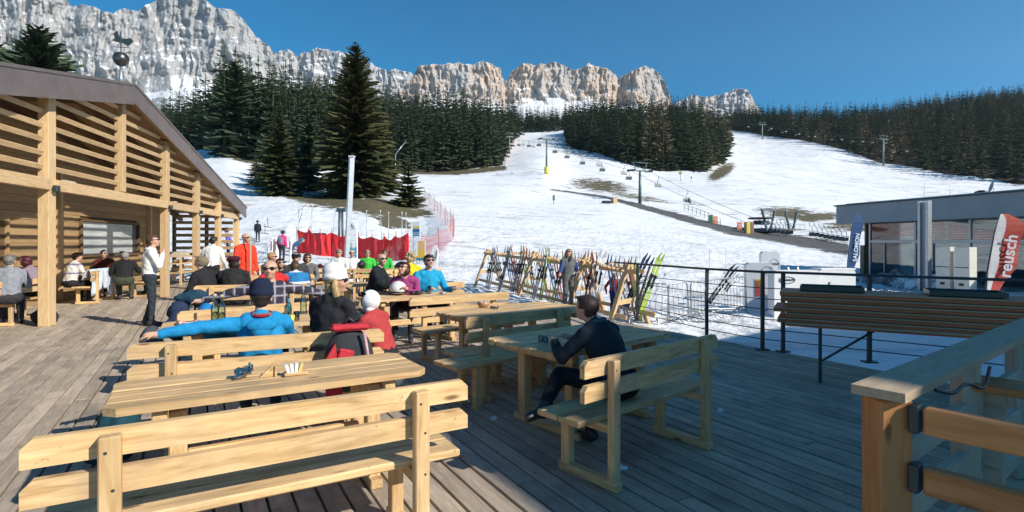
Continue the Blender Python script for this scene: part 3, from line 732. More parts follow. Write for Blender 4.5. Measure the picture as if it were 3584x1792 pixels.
for k_ in range(9): MB().box((0,0,0), (2.3, .03, .13), bev=.004).build('screen_slat', M_HUTWALL, hut, (13.55, 1.4, .55+.27*k_), (0, 0, math.pi/2))
for y in (1.3, 2.55): MB().box((0,0,0), (2.75, .12, .12)).build('screen_post', M_DARKWOOD, hut, (13.62, y, 1.37), (0, -math.pi/2, 0))
for k_ in range(7): MB().box((0,0,0), (12.0, .14, .2)).build('rafter', M_DARKWOOD, hut, (-2.85 if k_ % 2 else 8.4, 1.0+(k_//2)*.75, (roofz(-2.85) if k_ % 2 else roofz(8.4))-.44), (0, -math.atan(SL) if k_ % 2 else math.atan(SL), 0)) if k_ < 6 else None
# service counter inside the porch
sv = thing('service_counter', 'wooden serving counter with shelves at the far end of the porch', 'counter', HA+Matrix.Rotation(HANG, 3, 'Z')@Vector((11.3, 1.5, 0)), HANG)
for z in (.45, .8, 1.06): MB().box((0, 0, z), (1.9, .6, .04), bev=.006).build('shelf', M_LARCH, sv)
for x in (-.9, .9):
    for y in (-.26, .26): MB().box((x, y, .5), (.08, .06, 1.0)).build('leg', M_LARCH, sv)
for i, (x, y, w) in enumerate(((-.5,0,.45), (.25,.05,.5), (-.1,.1,.4))):
    b = thing('crate', ['low wooden crate on the serving counter, left', 'wider wooden crate on the serving counter, right', 'small crate at the back of the serving counter'][i], 'crate', HA+Matrix.Rotation(HANG, 3, 'Z')@Vector((11.3+x, 1.5+y, 1.08 if i < 2 else .47)), HANG, 'crates on the serving counter')
    for s in (-1, 1): MB().box((0, s*.16, .09), (w, .015, .16)).build('side_board', M_GREYWOOD, b); MB().box((s*w/2, 0, .09), (.015, .34, .16)).build('end_board', M_GREYWOOD, b)
    MB().box((0,0,.01), (w, .32, .015)).build('bottom', M_GREYWOOD, b)
# weather vane on the ridge
wv = thing('weather_vane', 'rooster weather vane on a dark metal ball above the hut ridge', 'weather vane', HA+Matrix.Rotation(HANG, 3, 'Z')@Vector((RT, .1, RZ+.03)), 0.2)
MB().lathe([(.07,0),(.05,.1),(.03,.4)], 10).build('base', M_STEEL, wv); MB().ball((0,0,.57), .175, 20, 12).build('ball', plain('old_metal', (.13,.13,.12), .35, .8, .3, 6), wv)
MB().tube([(0,0,.73),(0,0,1.25)], .012, 6).tube([(-.16,0,.86),(.16,0,.86)], .008, 6).build('rod', M_DKSTEEL, wv)
MB().prism([(-.20,1.02),(-.10,.98),(.05,.96),(.14,.90),(.19,.93),(.27,1.02),(.22,1.10),(.15,1.08),(.05,1.07),(-.03,1.10),(-.07,1.18),(-.06,1.24),(-.11,1.25),(-.15,1.19),(-.19,1.17),(-.14,1.13),(-.14,1.06)], -.008, .008).build('rooster', M_DKSTEEL, wv)

# ---------------------------------------------------------------- benches and tables
BL = 1.85
def board_poly(L, z0, z1, cut=.035): return [(-L/2+.0, z0), (L/2, z0), (L/2, z1-cut), (L/2-cut, z1), (-L/2+cut, z1), (-L/2, z1-cut)]
SCR = MB().box((0,0,0), (.84, .06, .075), bev=.006)
for x_ in (.36, .21, .0):
    SCR.add([(x_+.007*math.cos(a_), -.0306, .012*(1 if x_ > .3 else -1)+.007*math.sin(a_)) for a_ in np.linspace(0, 6.283, 9)[:-1]], [tuple(range(8))], 1)
BM = dict(
 upper_board=MB().prism(board_poly(BL, -.055, .055), -.02, .02).mesh('upper_board', M_PINE),
 lower_board=MB().prism(board_poly(BL, -.052, .052), -.02, .02).mesh('lower_board', M_PINE),
 seat_plank=MB().box((0,0,0), (BL-.03, .19, .042), bev=.008).mesh('seat_plank', M_PINE),
 rear_post=SCR.mesh('rear_post', [M_PINE, M_DKSTEEL]),
 front_leg=MB().box((0,0,0), (.34, .075, .07), bev=.005).mesh('front_leg', M_PINE),
 foot_rail=MB().box((0,0,0), (.52, .08, .06), bev=.006).mesh('foot_rail', M_PINE),
 seat_bearer=MB().box((0,0,0), (.47, .06, .055), bev=.004).mesh('seat_bearer', M_PINE))
def bench(label, p0, p1, back=True, h=.855, group='pine benches with backrests on the terrace', scale=None):
    """p0, p1: picture points at the ends of the backrest's top edge (or world points); back: its back is turned to the camera"""
    a = at(p0[0], p0[1], h) if len(p0) == 2 else Vector(p0); b = at(p1[0], p1[1], h) if len(p1) == 2 else Vector(p1)
    a.z = b.z = 0; mid = (a+b)/2; d = b-a; rz = math.atan2(d.y, d.x)+(0 if back else math.pi)
    t = thing('bench', label, 'bench', mid, rz, group)
    if scale or abs(d.length-BL) > .12: t.scale = (scale or d.length/BL, 1, 1)
    obj('upper_board', BM['upper_board'], t, (0, .022, h-.055)); obj('lower_board', BM['lower_board'], t, (0, .022, h-.21))
    obj('seat_plank', BM['seat_plank'], t, (0, .16, .44)); obj('seat_plank', BM['seat_plank'], t, (0, .357, .44))
    for s in (-1, 1):
        x = s*(BL/2-.28)
        obj('rear_post', BM['rear_post'], t, (x, -.033, .42), (0, -math.pi/2, 0)); obj('front_leg', BM['front_leg'], t, (x, .38, .22), (0, -math.pi/2, 0))
        obj('foot_rail', BM['foot_rail'], t, (x, .18, .032), (0, 0, math.pi/2)); obj('seat_bearer', BM['seat_bearer'], t, (x, .21, .39), (0, 0, math.pi/2))
    return t
TBL = {}
def table(label, center, rz, L=1.75, W=.68, np_=5, group='pine tables on the terrace', h=.75):
    t = thing('table', label, 'table', center, rz, group)
    key = (L, W, np_)
    if key not in TBL:
        pw = W/np_
        TBL[key] = (MB().box((0,0,0), (L, pw-.006, .042), bev=.008).mesh('tabletop_plank', M_PINE), MB().box((0,0,0), (h-.12, .09, .09), bev=.008).mesh('leg', M_PINE),
                    MB().box((0,0,0), (W-.1, .07, .075), bev=.006).mesh('cross_bearer', M_PINE), MB().box((0,0,0), (W-.12, .08, .06), bev=.006).mesh('foot', M_PINE), MB().box((0,0,0), (L-.75, .05, .09), bev=.006).mesh('stretcher', M_PINE),
                    MB().add([(-L/2,-pw/2+.003,-.021),(L/2,-pw/2+.003,-.021),(L/2,pw/2-.06,-.021),(L/2-.06,pw/2-.003,-.021),(-L/2+.06,pw/2-.003,-.021),(-L/2,pw/2-.06,-.021)]+[(-L/2,-pw/2+.003,.021),(L/2,-pw/2+.003,.021),(L/2,pw/2-.06,.021),(L/2-.06,pw/2-.003,.021),(-L/2+.06,pw/2-.003,.021),(-L/2,pw/2-.06,.021)],
                        [(5,4,3,2,1,0),(6,7,8,9,10,11)]+[(i,(i+1)%6,(i+1)%6+6,i+6) for i in range(6)]).mesh('tabletop_plank', M_PINE))
    pl, lg, cb, ft, st, ed = TBL[key]; pw = W/np_
    for i in range(np_):
        y = -W/2+pw*(i+.5)
        if i in (0, np_-1): obj('tabletop_plank', ed, t, (0, y, h-.021+.001*(i % 2)), (0, 0, math.pi if i == 0 else 0))
        else: obj('tabletop_plank', pl, t, (0, y, h-.021+.0015*(i % 2)))
    for s in (-1, 1):
        x = s*(L/2-.33)
        for q in (-1, 1): obj('leg', lg, t, (x, q*(W/2-.17), h-.042-.07-(h-.12)/2+.03), (0, -math.pi/2, 0))
        obj('cross_bearer', cb, t, (x+s*.085, 0, h-.082), (0, 0, math.pi/2)); obj('foot', ft, t, (x, 0, .03), (0, 0, math.pi/2))
    obj('stretcher', st, t, (0, 0, .33)); return t
A30 = rad(30)
bench('front pine bench seen from behind, nearest the camera at the lower left', (60, 1547), (1640, 1328))
T1 = table('bare pine table behind the front bench, with a crumpled bottle on it', at(905, 1348, .75)*Vector((1,1,0)) if False else Vector((-1.49, 3.49, 0)), rad(31), 1.76, .68, 5)
bench('pine bench with the blue-jacketed man leaning along its backrest', (470, 1205), (1325, 1152))
T2 = table('pine table with glass bottles in front of the blue-jacketed man', Vector((-2.78, 5.92, 0)), rad(28))
bench('pine bench facing the camera, under the man in the plaid shirt', (620, 1090), (1182, 1047), False)
bench('pine bench from behind with four people side by side on it', (680, 1000), (1078, 992))
T3 = table('pine table between the row of four seen from behind and the people facing them', Vector((-4.95, 10.75, 0)), rad(25), 1.76, .68, 5)
bench('pine bench facing the camera, under the people in cap and navy top', (825, 965), (1100, 958), False)
bench('far pine bench in the back row, right of the man in red', (851, 929), (1010, 926))
bench('far pine bench end with its boards showing, left of the dark jacket', (1075, 943), (1142, 938), scale=.62)
bench('far pine bench in front of the people in white and green shirts', (1212, 941), (1400, 940))
T8 = table('far table in front of the people in white and green shirts', Vector((-4.05, 16.7, 0)), rad(18), 1.76, .68, 5)
bench('far bench under the people in white and green shirts', (-5.0, 17.7, 0), (-3.1, 18.0, 0), False)
T17 = table('small dark table where the bald man in black sits', Vector((-3.05, 11.35, 0)), rad(34), 1.5, .68, 5)
bench('pine bench behind the bald man, near the snow', (1400, 943), (1500, 940), scale=.9)
T0 = table('table with the white ski helmet, in front of the woman in magenta', Vector((-1.55, 8.78, 0)), rad(32), 1.76, .68, 5)
bench('middle pine bench facing the camera, its back against the helmet table', (1430, 1042), (1778, 1020), False)
bench('pine bench behind the man in the bright blue jacket', (1470, 992), (1622, 985), False)
TC = table('wide pine table half in sun in the middle, with a small basket on it', Vector((.05, 6.9, 0)), rad(41.5), 1.83, .98, 7)
bench('shaded pine bench with its back to the seated man in the dark jacket', (1632, 1112), (2000, 1075))
TR_ = table('shaded pine table in front of the seated man in the dark jacket', Vector((.64, 4.98, 0)), rad(40.5), 1.55, .92, 6)
bench('pine bench at right with one sunlit end, under the man in the dark jacket', (2047, 1268), (2512, 1170))
bl = thing('backless_bench', 'low backless bench in shade beyond the shaded table', 'bench', Vector((.0, 5.72, 0)), rad(41))
for y in (-.1, .1): MB().box((0, y, .43), (1.7, .19, .04), bev=.006).build('seat_plank', M_PINE, bl)
for x in (-.55, .55):
    for y in (-.12, .12): MB().box((x, y, .2), (.08, .07, .41)).build('leg', M_PINE, bl)
# under the porch
def hp(t, y, z=0): return HA+Matrix.Rotation(HANG, 3, 'Z')@Vector((t, y, z))
bench('bench at the left edge beside the big hut post, seen from its end', (-9.55, 10.15, 0), (-9.9, 11.75, 0), True, scale=.85)
bench('porch bench with a pale blue jacket hung over its backrest', hp(3.9, 1.15), hp(5.4, 1.3), True, scale=.8)
bench('porch bench at the right end of the table with the men in sunglasses', hp(5.5, .55), hp(7.1, .5), True, scale=.85)
TP = table('porch table with glasses, in front of the man in black', hp(5.0, 2.0-.45), HANG, 1.7, .7, 5)
TP2 = table('porch table at the left edge, behind the big post', Vector((-10.9, 10.9, 0)), HANG, 1.7, .7, 5)
bench('porch bench against the hut wall at the left', hp(.5, 2.25), hp(2.2, 2.25), False)
# ---------------------------------------------------------------- people
def skin_mat():
    n = NT('skin'); g = n.noise(n.coords('Object'), 14, 3); n.col(n.mix(n.ramp(g, [(.3, 0.0), (.7, 1.0)]), (.50, .29, .20), (.60, .37, .265)))
    n.set(Roughness=.5, Specular_IOR_Level=.35); return n.mat
M_SKIN = skin_mat()
def hair_mat(c):
    n = NT('hair'); g = n.noise(n.coords('Object', (1, 1, .25)), 70, 4, .6); n.col(n.mix(n.ramp(g, [(.35, 0.0), (.65, 1.0)]), tuple(x*.55 for x in c), tuple(x*1.35 for x in c)))
    n.bump(g, .8, .006); n.set(Roughness=.5, Specular_IOR_Level=.4); return n.mat
_hm = {}
def HM(c):
    if c not in _hm: _hm[c] = hair_mat(c)
    return _hm[c]
M_SHADE = plain('sunglass_lens', (.012, .010, .010), .12)
M_EYE = plain('eye', (.03, .022, .018), .3); M_LIP = plain('lip', (.42, .17, .14), .5)
DG = None
def remesh(mb, voxel, smooth=4):
    me = bpy.data.meshes.new('tmp'); me.from_pydata(mb.v, [], mb.f); me.update()
    o = bpy.data.objects.new('tmp', me); COL.objects.link(o)
    r = o.modifiers.new('r', 'REMESH'); r.mode = 'VOXEL'; r.voxel_size = voxel
    k = o.modifiers.new('s', 'SMOOTH'); k.factor = .5; k.iterations = smooth
    dg = bpy.context.evaluated_depsgraph_get(); dg.update()
    out = bpy.data.meshes.new_from_object(o.evaluated_get(dg)); bpy.data.objects.remove(o); return out
def V(*a): return Vector(a)
def person(label, pos, yaw, pose='sit', H=1.72, lean=8, side=0, hyaw=0, hpitch=0, arms=None, legs=None, top=(.05,.05,.06), bottom=(.04,.045,.06), shoe=(.03,.03,.035),
           hair=((.06,.04,.025), 'short'), hat=None, glasses=False, voxel=.017, seat=.46, bulk=1.0, group=None, fingers=True, belly=0.0, sleeves='long', spine=0.0, gloves=None, eyes=False, collar=None, name='person'):
    s = H/1.72
    root = thing(name, label, 'person', pos, yaw, group)
    prim = []            # (kind, tag, a, b, ra, rb)
    hipz = seat+.095 if pose == 'sit' else .93*s
    hip = V(0, 0, hipz); la = rad(lean); sa = rad(side)
    up = V(math.sin(sa), math.sin(la)*math.cos(sa), math.cos(la)*math.cos(sa)).normalized(); upc = V(math.sin(sa), math.sin(la+rad(spine)), math.cos(la+rad(spine))).normalized()
    fw = V(0, math.cos(la+rad(spine)), -math.sin(la+rad(spine))); rt = V(1, 0, 0)
    waist = hip+up*.16*s; chest = waist+up*.10*s+upc*.10*s; sh = chest+upc*.135*s; nk = sh+upc*.075*s
    hd = nk+upc*.10*s+fw*.025*s
    HR = Matrix.Rotation(rad(hyaw), 3, 'Z') @ Matrix.Rotation(rad(-hpitch), 3, 'X')
    hd = hd+HR@V(0, .015*s, .015*s)
    B = bulk*s
    def cap(tag_, a, b, ra, rb): prim.append((tag_, a, b, ra, rb))
    cap('bottom', hip+rt*-.075*s, hip+rt*.075*s, .118*B, .118*B)
    cap('top', hip+up*.06*s+rt*-.05*s, waist+rt*-.05*s, (.118+belly)*B, (.112+belly)*B); cap('top', hip+up*.06*s+rt*.05*s, waist+rt*.05*s, (.118+belly)*B, (.112+belly)*B)
    cap('top', waist+rt*-.055*s, chest+rt*-.075*s, .110*B, .108*B); cap('top', waist+rt*.055*s, chest+rt*.075*s, .110*B, .108*B)
    cap('top', chest+rt*-.075*s, chest+rt*.075*s, .112*B, .112*B); cap('top', waist, chest+upc*.02*s, .128*B, .132*B); cap('top', chest, sh-upc*.03*s, .128*B, .10*B); cap('top', sh+rt*-.10*s-upc*.02*s, sh+rt*.10*s-upc*.02*s, .082*B, .082*B)
    cap('top', sh+upc*.005, sh+upc*.045*s, .085*s, .062*s)
    cap('skin', sh+upc*.02, hd-HR@V(0,.0,.05*s), .055*s, .054*s)
    cap('skin', hd+HR@V(0,-.018*s,.035*s), hd+HR@V(0,.022*s,.03*s), .086*s, .078*s)
    cap('skin', hd+HR@V(0,.030*s,-.03*s), hd+HR@V(0,.052*s,-.068*s), .062*s, .040*s)
    cap('skin', hd+HR@V(0,.090*s,.018*s), hd+HR@V(0,.116*s,-.020*s), .010*s, .015*s)
    for q in (-1, 1):
        cap('skin', hd+HR@V(q*.083*s,-.005*s,.018*s), hd+HR@V(q*.086*s,-.012*s,-.022*s), .016*s, .012*s)
        cap('skin', hd+HR@V(q*.035*s,.072*s,-.022*s), hd+HR@V(q*.045*s,.050*s,-.015*s), .025*s, .026*s)
    hands = []
    for i, q in enumerate((-1, 1)):       # left (-x), right (+x)
        S = sh+rt*q*.185*s*(.5+.5*bulk)-upc*.03*s
        A = arms[i] if arms and arms[i] else None
        if A is None:
            A = ((q*.25, .10, S.z-.27*s), (q*.16, .33, S.z-.34*s)) if pose == 'sit' else ((q*.245, -.02, S.z-.29*s), (q*.25, .07, S.z-.54*s))
            E = V(*A[0]); W = V(*A[1])
            if pose == 'sit': E.y += S.y*.8; W.y += S.y*.8
        else:
            E = V(*A[0]); W = V(*A[1])
        d = E-S; E = S+d.normalized()*min(d.length, .33*s); d = W-E; W = E+d.normalized()*min(d.length, .30*s)
        cap('top', S, E, .062*B, .050*B)
        fd = (W-E).normalized()
        if sleeves == 'long': cap('top', E, W-fd*.02, .049*B, .036*B)
        else: cap('skin', E, W, .043*s, .030*s)
        pd = fd if A is None or len(A) < 3 else V(*A[2]).normalized()
        cap('hand', W, W+pd*.07*s, .030*s, .034*s); cap('hand', W+pd*.03*s+fd.cross(V(0,0,1))*.0, W+pd*.085*s, .030*s, .028*s)
        hands.append((W, pd, q))
    feet = []
    for i, q in enumerate((-1, 1)):
        Hh = hip+rt*q*.09*s
        if legs and legs[i]: K = V(*legs[i][0]); An = V(*legs[i][1]); Td = V(*legs[i][2]) if len(legs[i]) > 2 else V(q*.15, 1, -.1)
        elif pose == 'sit': K = V(q*.13*s, .43*s, seat+.075); An = V(q*.13*s, .40*s, .10); Td = V(q*.12, 1, -.18)
        else: K = V(q*.10*s, .03, .50*s); An = V(q*.105*s, -.02, .10); Td = V(q*.2, 1, -.18)
        cap('bottom', Hh, K, .092*B, .062*B); cap('bottom', K, An, .060*B, .045*B); Td = Td.normalized()
        cap('shoe', An+V(0,0,-.035)-Td*.035, An+Td*.155*s+V(0,0,-.04), .050*s, .040*s); cap('shoe', An, An+V(0,0,-.05), .052*s, .05*s); feet.append(An)
    mb = MB()
    for (tg, a, b, ra, rb) in prim:
        L = (b-a).length
        mb.ball(a, ra, 12, 8); mb.ball(b, rb, 12, 8)
        if L > 1e-4: mb.tube([a, b], [ra, rb], 12)
    me = remesh(mb, voxel, 9 if voxel < .015 else 4)
    # clothing wrinkles and colours
    co = np.empty(len(me.vertices)*3, np.float32); me.vertices.foreach_get('co', co); co = co.reshape(-1, 3).astype(float)
    def dist(pt):
        best = np.full(len(pt), 9e9); idx = np.zeros(len(pt), int)
        for k, (tg, a, b, ra, rb) in enumerate(prim):
            A_ = np.array(a); D = np.array(b)-A_; L2 = max(D@D, 1e-9); t = np.clip(((pt-A_)@D)/L2, 0, 1)
            d = np.linalg.norm(pt-A_-t[:, None]*D, axis=1)-(ra+(rb-ra)*t); u = d < best; best = np.where(u, d, best); idx = np.where(u, k, idx)
        return idx
    tags = ['skin', 'top', 'bottom', 'shoe', 'hand']
    tg_i = np.array([tags.index(p[0]) for p in prim])
    vt = tg_i[dist(co)]
    nr3 = np.empty(len(me.vertices)*3, np.float32); me.vertices.foreach_get('normal', nr3); nr3 = nr3.reshape(-1, 3)
    ph = (hash(label) % 97)*.37
    w = (np.sin(co[:,2]*52+np.sin(co[:,0]*23+ph)*2.2+co[:,1]*17)+.8*np.sin(co[:,0]*47+co[:,2]*31+ph+np.sin(co[:,1]*29)*1.7)+.6*np.sin(co[:,1]*61-co[:,2]*23+ph)*.8)*.0024
    w = np.where((vt == 1) | (vt == 2), w+.004, 0)
    co = co+nr3*w[:, None]; me.vertices.foreach_set('co', co.astype(np.float32).ravel())
    nf = len(me.polygons); ce = np.empty(nf*3, np.float32); me.polygons.foreach_get('center', ce)
    fi_ = tg_i[dist(ce.reshape(-1, 3).astype(float))].astype(np.int32)
    me.materials.clear()
    for mt in (M_SKIN, top if not isinstance(top, tuple) else cloth(top), bottom if not isinstance(bottom, tuple) else cloth(bottom), paint(shoe, .5), M_SKIN if gloves is None else cloth(gloves)): me.materials.append(mt)
    me.polygons.foreach_set('material_index', fi_); me.polygons.foreach_set('use_smooth', np.ones(nf, bool))
    me.update()
    if fingers:           # fingers grow out of the palm of the same mesh
        fb = MB()
        for (W, pd, q) in hands:
            sd = pd.cross(V(0, 0, 1)); sd = V(1, 0, 0) if sd.length < .2 else sd.normalized(); nn = sd.cross(pd).normalized(); nn = nn if nn.z < 0 else -nn
            for k, (off, ln) in enumerate(((-.027, .064), (-.009, .074), (.010, .070), (.028, .055))):
                p0 = W+pd*.075*s+sd*off*s; p1 = p0+(pd*.9+nn*.25).normalized()*ln*.5*s; p2 = p1+(pd*.6+nn*.7).normalized()*ln*.45*s
                fb.tube([p0-pd*.02, p0, p1, p2], [.0095*s, .0095*s, .0085*s, .006*s], 6)
            th = sd*(-1 if sd.dot(V(q, 0, 0)) > 0 else 1)
            p0 = W+pd*.03*s+th*.022*s; fb.tube([p0, p0+(th*.8+pd*.6).normalized()*.035*s, p0+(th*.6+pd*.7+nn*.3).normalized()*.062*s], [.012*s, .0105*s, .007*s], 6)
        bm = bmesh.new(); bm.from_mesh(me); fm = bpy.data.meshes.new('f'); fm.from_pydata(fb.v, [], fb.f); nb = len(bm.faces); bm.from_mesh(fm); bm.faces.ensure_lookup_table()
        for f in bm.faces[nb:]: f.material_index = 4; f.smooth = True
        bm.to_mesh(me); bm.free(); bpy.data.meshes.remove(fm)
    me.name = 'body'; obj('body', me, root)
    def hp_(x, y, z): return hd+HR@V(x*s, y*s, z*s)
    # hair
    if hair and hair[1] != 'bald':
        hm = HM(hair[0]); st = hair[1]
        def flt(p):
            return not (p.y > .28 and p.z < .42-.35*max(0, p.y-.5)) and p.z > (-.75 if abs(p.x) < .6 or p.y < -.2 else -.25)
        hb = MB().ball(hd+HR@V(0, -.012*s, .032*s), (.095*s, .108*s, .098*s), 20, 14, 0, HR, -1.0, flt)
        hb.ball(hp_(0, .045, .094), (.066*s, .05*s, .024*s), 10, 6, 0, HR); hb.ball(hp_(0, -.045, -.01), (.072*s, .055*s, .075*s), 12, 8, 0, HR)
        if st == 'long':
            hb.ball(hp_(0, -.05, -.07), (.085*s, .06*s, .14*s), 12, 8, 0, HR)
            for q in (-1, 1): hb.tube([hp_(q*.075, .01, .06), hp_(q*.095, .0, -.03), hp_(q*.10, .02, -.13), hp_(q*.085, .035, -.22)], [.02*s, .034*s, .036*s, .012*s], 8)
        if st == 'pony': hb.tube([hp_(0, -.10, .04), hp_(0, -.145, .02), hp_(0, -.15, -.07), hp_(.01, -.135, -.15)], [.025*s, .036*s, .03*s, .008*s], 8)
        if st == 'bob':
            hb.ball(hp_(0, -.03, -.03), (.105*s, .085*s, .095*s), 14, 9, 0, HR)
        if st == 'curly':
            rr = random.Random(3)
            for k in range(34):
                a = rr.uniform(0, 6.28); z = rr.uniform(-.45, 1); q_ = math.sqrt(1-z*z*.9); x_, y_ = math.cos(a)*q_, math.sin(a)*q_
                if y_ > .45 and z < .5: continue
                hb.ball(hp_(x_*.105, -.015+y_*.11, .03+z*.115), .036*s, 7, 5)
        hb.build('hair', hm, root)
    if eyes:
        eb = MB()
        for q in (-1, 1): eb.ball(hp_(q*.033, .086, .022), (.012*s, .008*s, .007*s), 8, 5)
        eb.build('eyes', M_EYE, root)
    MB().ball(hp_(0, .088, -.052), (.022*s, .008*s, .007*s), 8, 5, 0, HR).build('mouth', M_LIP, root)
    if glasses:
        gb = MB()
        for q in (-1, 1):
            gb.ball(hp_(q*.036, .098, .022), (.031*s, .010*s, .022*s), 10, 6, 0, HR); gb.tube([hp_(q*.066, .09, .03), hp_(q*.086, .03, .03), hp_(q*.088, -.02, .022)], .004*s, 5)
        gb.tube([hp_(-.012, .106, .028), hp_(.012, .106, .028)], .004*s, 5); gb.build('sunglasses', M_SHADE, root)
    if hat:
        kind, c = hat[0], hat[1]; hb = MB(); hmat = cloth(c, .92, .25)
        if kind == 'beanie':
            prof = [(.104, -.01), (.112, .0), (.112, .03), (.106, .032), (.107, .07), (.098, .105), (.07, .138), (.035, .152), (.006, .156)]
            nseg = 28; vs = []; fs = []
            for (r_, z_) in prof:
                for j in range(nseg):
                    an = 2*math.pi*j/nseg; rr = r_*(1+.02*(1 if j % 2 else -1)); vs.append(hp_(rr*math.cos(an)*.93, -.01+rr*math.sin(an)*1.06-z_*.12, .035+z_))
            for i in range(len(prof)-1):
                for j in range(nseg): fs.append((i*nseg+j, i*nseg+(j+1) % nseg, (i+1)*nseg+(j+1) % nseg, (i+1)*nseg+j))
            fs.append(tuple((len(prof)-1)*nseg+j for j in range(nseg))); hb.add(vs, fs, 0, True)
        elif kind == 'cap':
            hb.ball(hp_(0, -.008, .048), (.100*s, .112*s, .085*s), 18, 8, 0, HR, -.1)
            hb.add([hp_(-.075,.085,.052), hp_(-.045,.165,.040), hp_(.045,.165,.040), hp_(.075,.085,.052), hp_(.04,.112,.07), hp_(-.04,.112,.07), hp_(-.045,.163,.034), hp_(.045,.163,.034), hp_(.073,.085,.044), hp_(-.073,.085,.044)],
                   [(0,1,2,3),(0,3,4,5),(9,8,7,6),(0,9,6,1),(1,6,7,2),(2,7,8,3)], 0, False)
        elif kind == 'helmet':
            hb.ball(hp_(0, -.01, .042), (.118*s, .132*s, .118*s), 20, 10, 0, HR, -.35); hmat = paint(c, .3)
        elif kind == 'hood':
            def f2(p): return not (p.y > .30 and p.z < .62)
            hb.ball(hp_(0, -.02, .018), (.118*s, .130*s, .135*s), 20, 14, 0, HR, -1, f2); hb.ball(hp_(0, -.075, -.075), (.10*s, .075*s, .085*s), 12, 8, 0, HR)
        elif kind == 'beret': hb.ball(hp_(0, -.02, .085), (.118*s, .122*s, .055*s), 16, 8, 0, HR@Matrix.Rotation(rad(-8), 3, 'X')); hb.ball(hp_(0, -.02, .05), (.098*s, .108*s, .05*s), 16, 8, 0, HR)
        hb.build('hat' if kind != 'hood' else 'hood', hmat, root)
        if kind == 'helmet' or (len(hat) > 2):
            (MB() if kind == 'hood' else MB().tube([hp_(.118*math.cos(a), -.01+.132*math.sin(a), .07+.012*math.sin(a)) for a in np.linspace(0, 6.283, 20)], .012*s, 6)).ball(hp_(0, .115, .045 if kind == 'hood' else .075), (.085*s, .03*s, .036*s), 12, 7, 0, HR).build('goggles', M_SHADE, root)
    if collar is not None:
        MB().tube([sh+upc*.05*s+rt*(.082*s*math.cos(a))+fw*(.075*s*math.sin(a)-.012*s) for a in np.linspace(0, 6.283, 17)], .022*s, 8).build('collar', cloth(collar), root)
    return root
def facing(x, y): return math.atan2(-x, y)          # yaw that turns local +Y towards (x, y)
def on(bench_px, Y, yaw=None):
    X = (bench_px-CX)/FPX*Y; return Vector((X, Y, 0))
AWAY = rad(29); TOCAM = AWAY+math.pi
BK = (.02,.02,.024); NAVY = (.02,.035,.09); WHT = (.72,.72,.72); BLUE = (.012,.235,.50); RED = (.55,.03,.03); TEAL = (.03,.20,.24)
BROWN = (.07,.04,.022); GREY_H = (.24,.23,.22); BLOND = (.42,.29,.13); DARK = (.025,.018,.014)
GP = 'people sitting at the terrace tables'
# foreground group
p_blue = person('man in bright blue jacket and navy beanie, seen from behind, arm stretched along the backrest', Vector((-2.17, 4.72, 0)), rad(25), H=1.62, seat=.38, lean=-12, spine=12, hyaw=-6, hpitch=6,
  arms=[((-.45,-.17,.915), (-.74,-.25,.89), (-1,-.10,-.08)), ((.25,.18,.70), (.14,.42,.80))], top=BLUE, bottom=(.03,.035,.05), hair=(DARK,'short'), hat=('beanie',(.012,.018,.045)), voxel=.011, bulk=1.12, group=GP, collar=(.16,.165,.18), sleeves='long')
MB().ball((0,-.19,.905), (.12,.05,.06), 16, 9).ball((0,-.19,.865), (.085,.045,.075), 14, 8).build('jacket_hood', cloth(BLUE), p_blue)
MB().tube([(.075*math.cos(a), -.065+.075*math.sin(a), .990+.01*math.sin(a)) for a in np.linspace(0, 6.283, 15)], .018, 8).build('neck_warmer', cloth((.28,.02,.03)), p_blue)
MB().add([(.045,-.195,.80),(.06,-.192,.815),(.075,-.195,.80),(.06,-.198,.785),(.045,-.150,.80),(.06,-.150,.815),(.075,-.150,.80),(.06,-.150,.785)], [(3,2,1,0),(4,5,6,7),(0,1,5,4),(1,2,6,5),(2,3,7,6),(3,0,4,7)]).build('chest_logo', cloth((.01,.09,.22)), p_blue)
person('blonde woman in ribbed white beanie and sunglasses, black top, looking right', Vector((-1.72, 5.08, 0)), facing(.35, .94), H=1.70, lean=7, hyaw=-62, hpitch=0, top=BK, bottom=BK, hair=(BLOND,'long'), hat=('beanie',(.74,.73,.70)), glasses=True, voxel=.012, group=GP)
person('child in white hood with goggles and red and blue jacket, turned left', Vector((-1.19, 5.12, 0)), facing(-.75, .35), H=1.30, lean=20, hyaw=8, hpitch=-22, top=(.42,.05,.05), bottom=BK, hair=(DARK,'short'), hat=('hood',(.80,.80,.80),'g'), voxel=.013, group=GP,
  arms=[((-.24,.22,.70),(-.10,.44,.80)), ((.24,.20,.78),(.05,.36,.95))])
person('bald-shaven man in plaid shirt and sunglasses facing the camera, arms spread along the backrest', Vector((-2.98, 6.72, 0)), rad(25)+math.pi, H=1.76, lean=-2, hyaw=-8, hpitch=-2, arms=[((-.46,-.06,.98),(-.73,-.12,.90),(-1,0,-.05)), ((.46,-.06,.98),(.73,-.12,.90),(1,0,-.05))],
  top='PLAID' if False else (.05,.035,.06), bottom=NAVY, hair=(GREY_H,'bald'), glasses=True, voxel=.013, group=GP, sleeves='long', bulk=1.05)
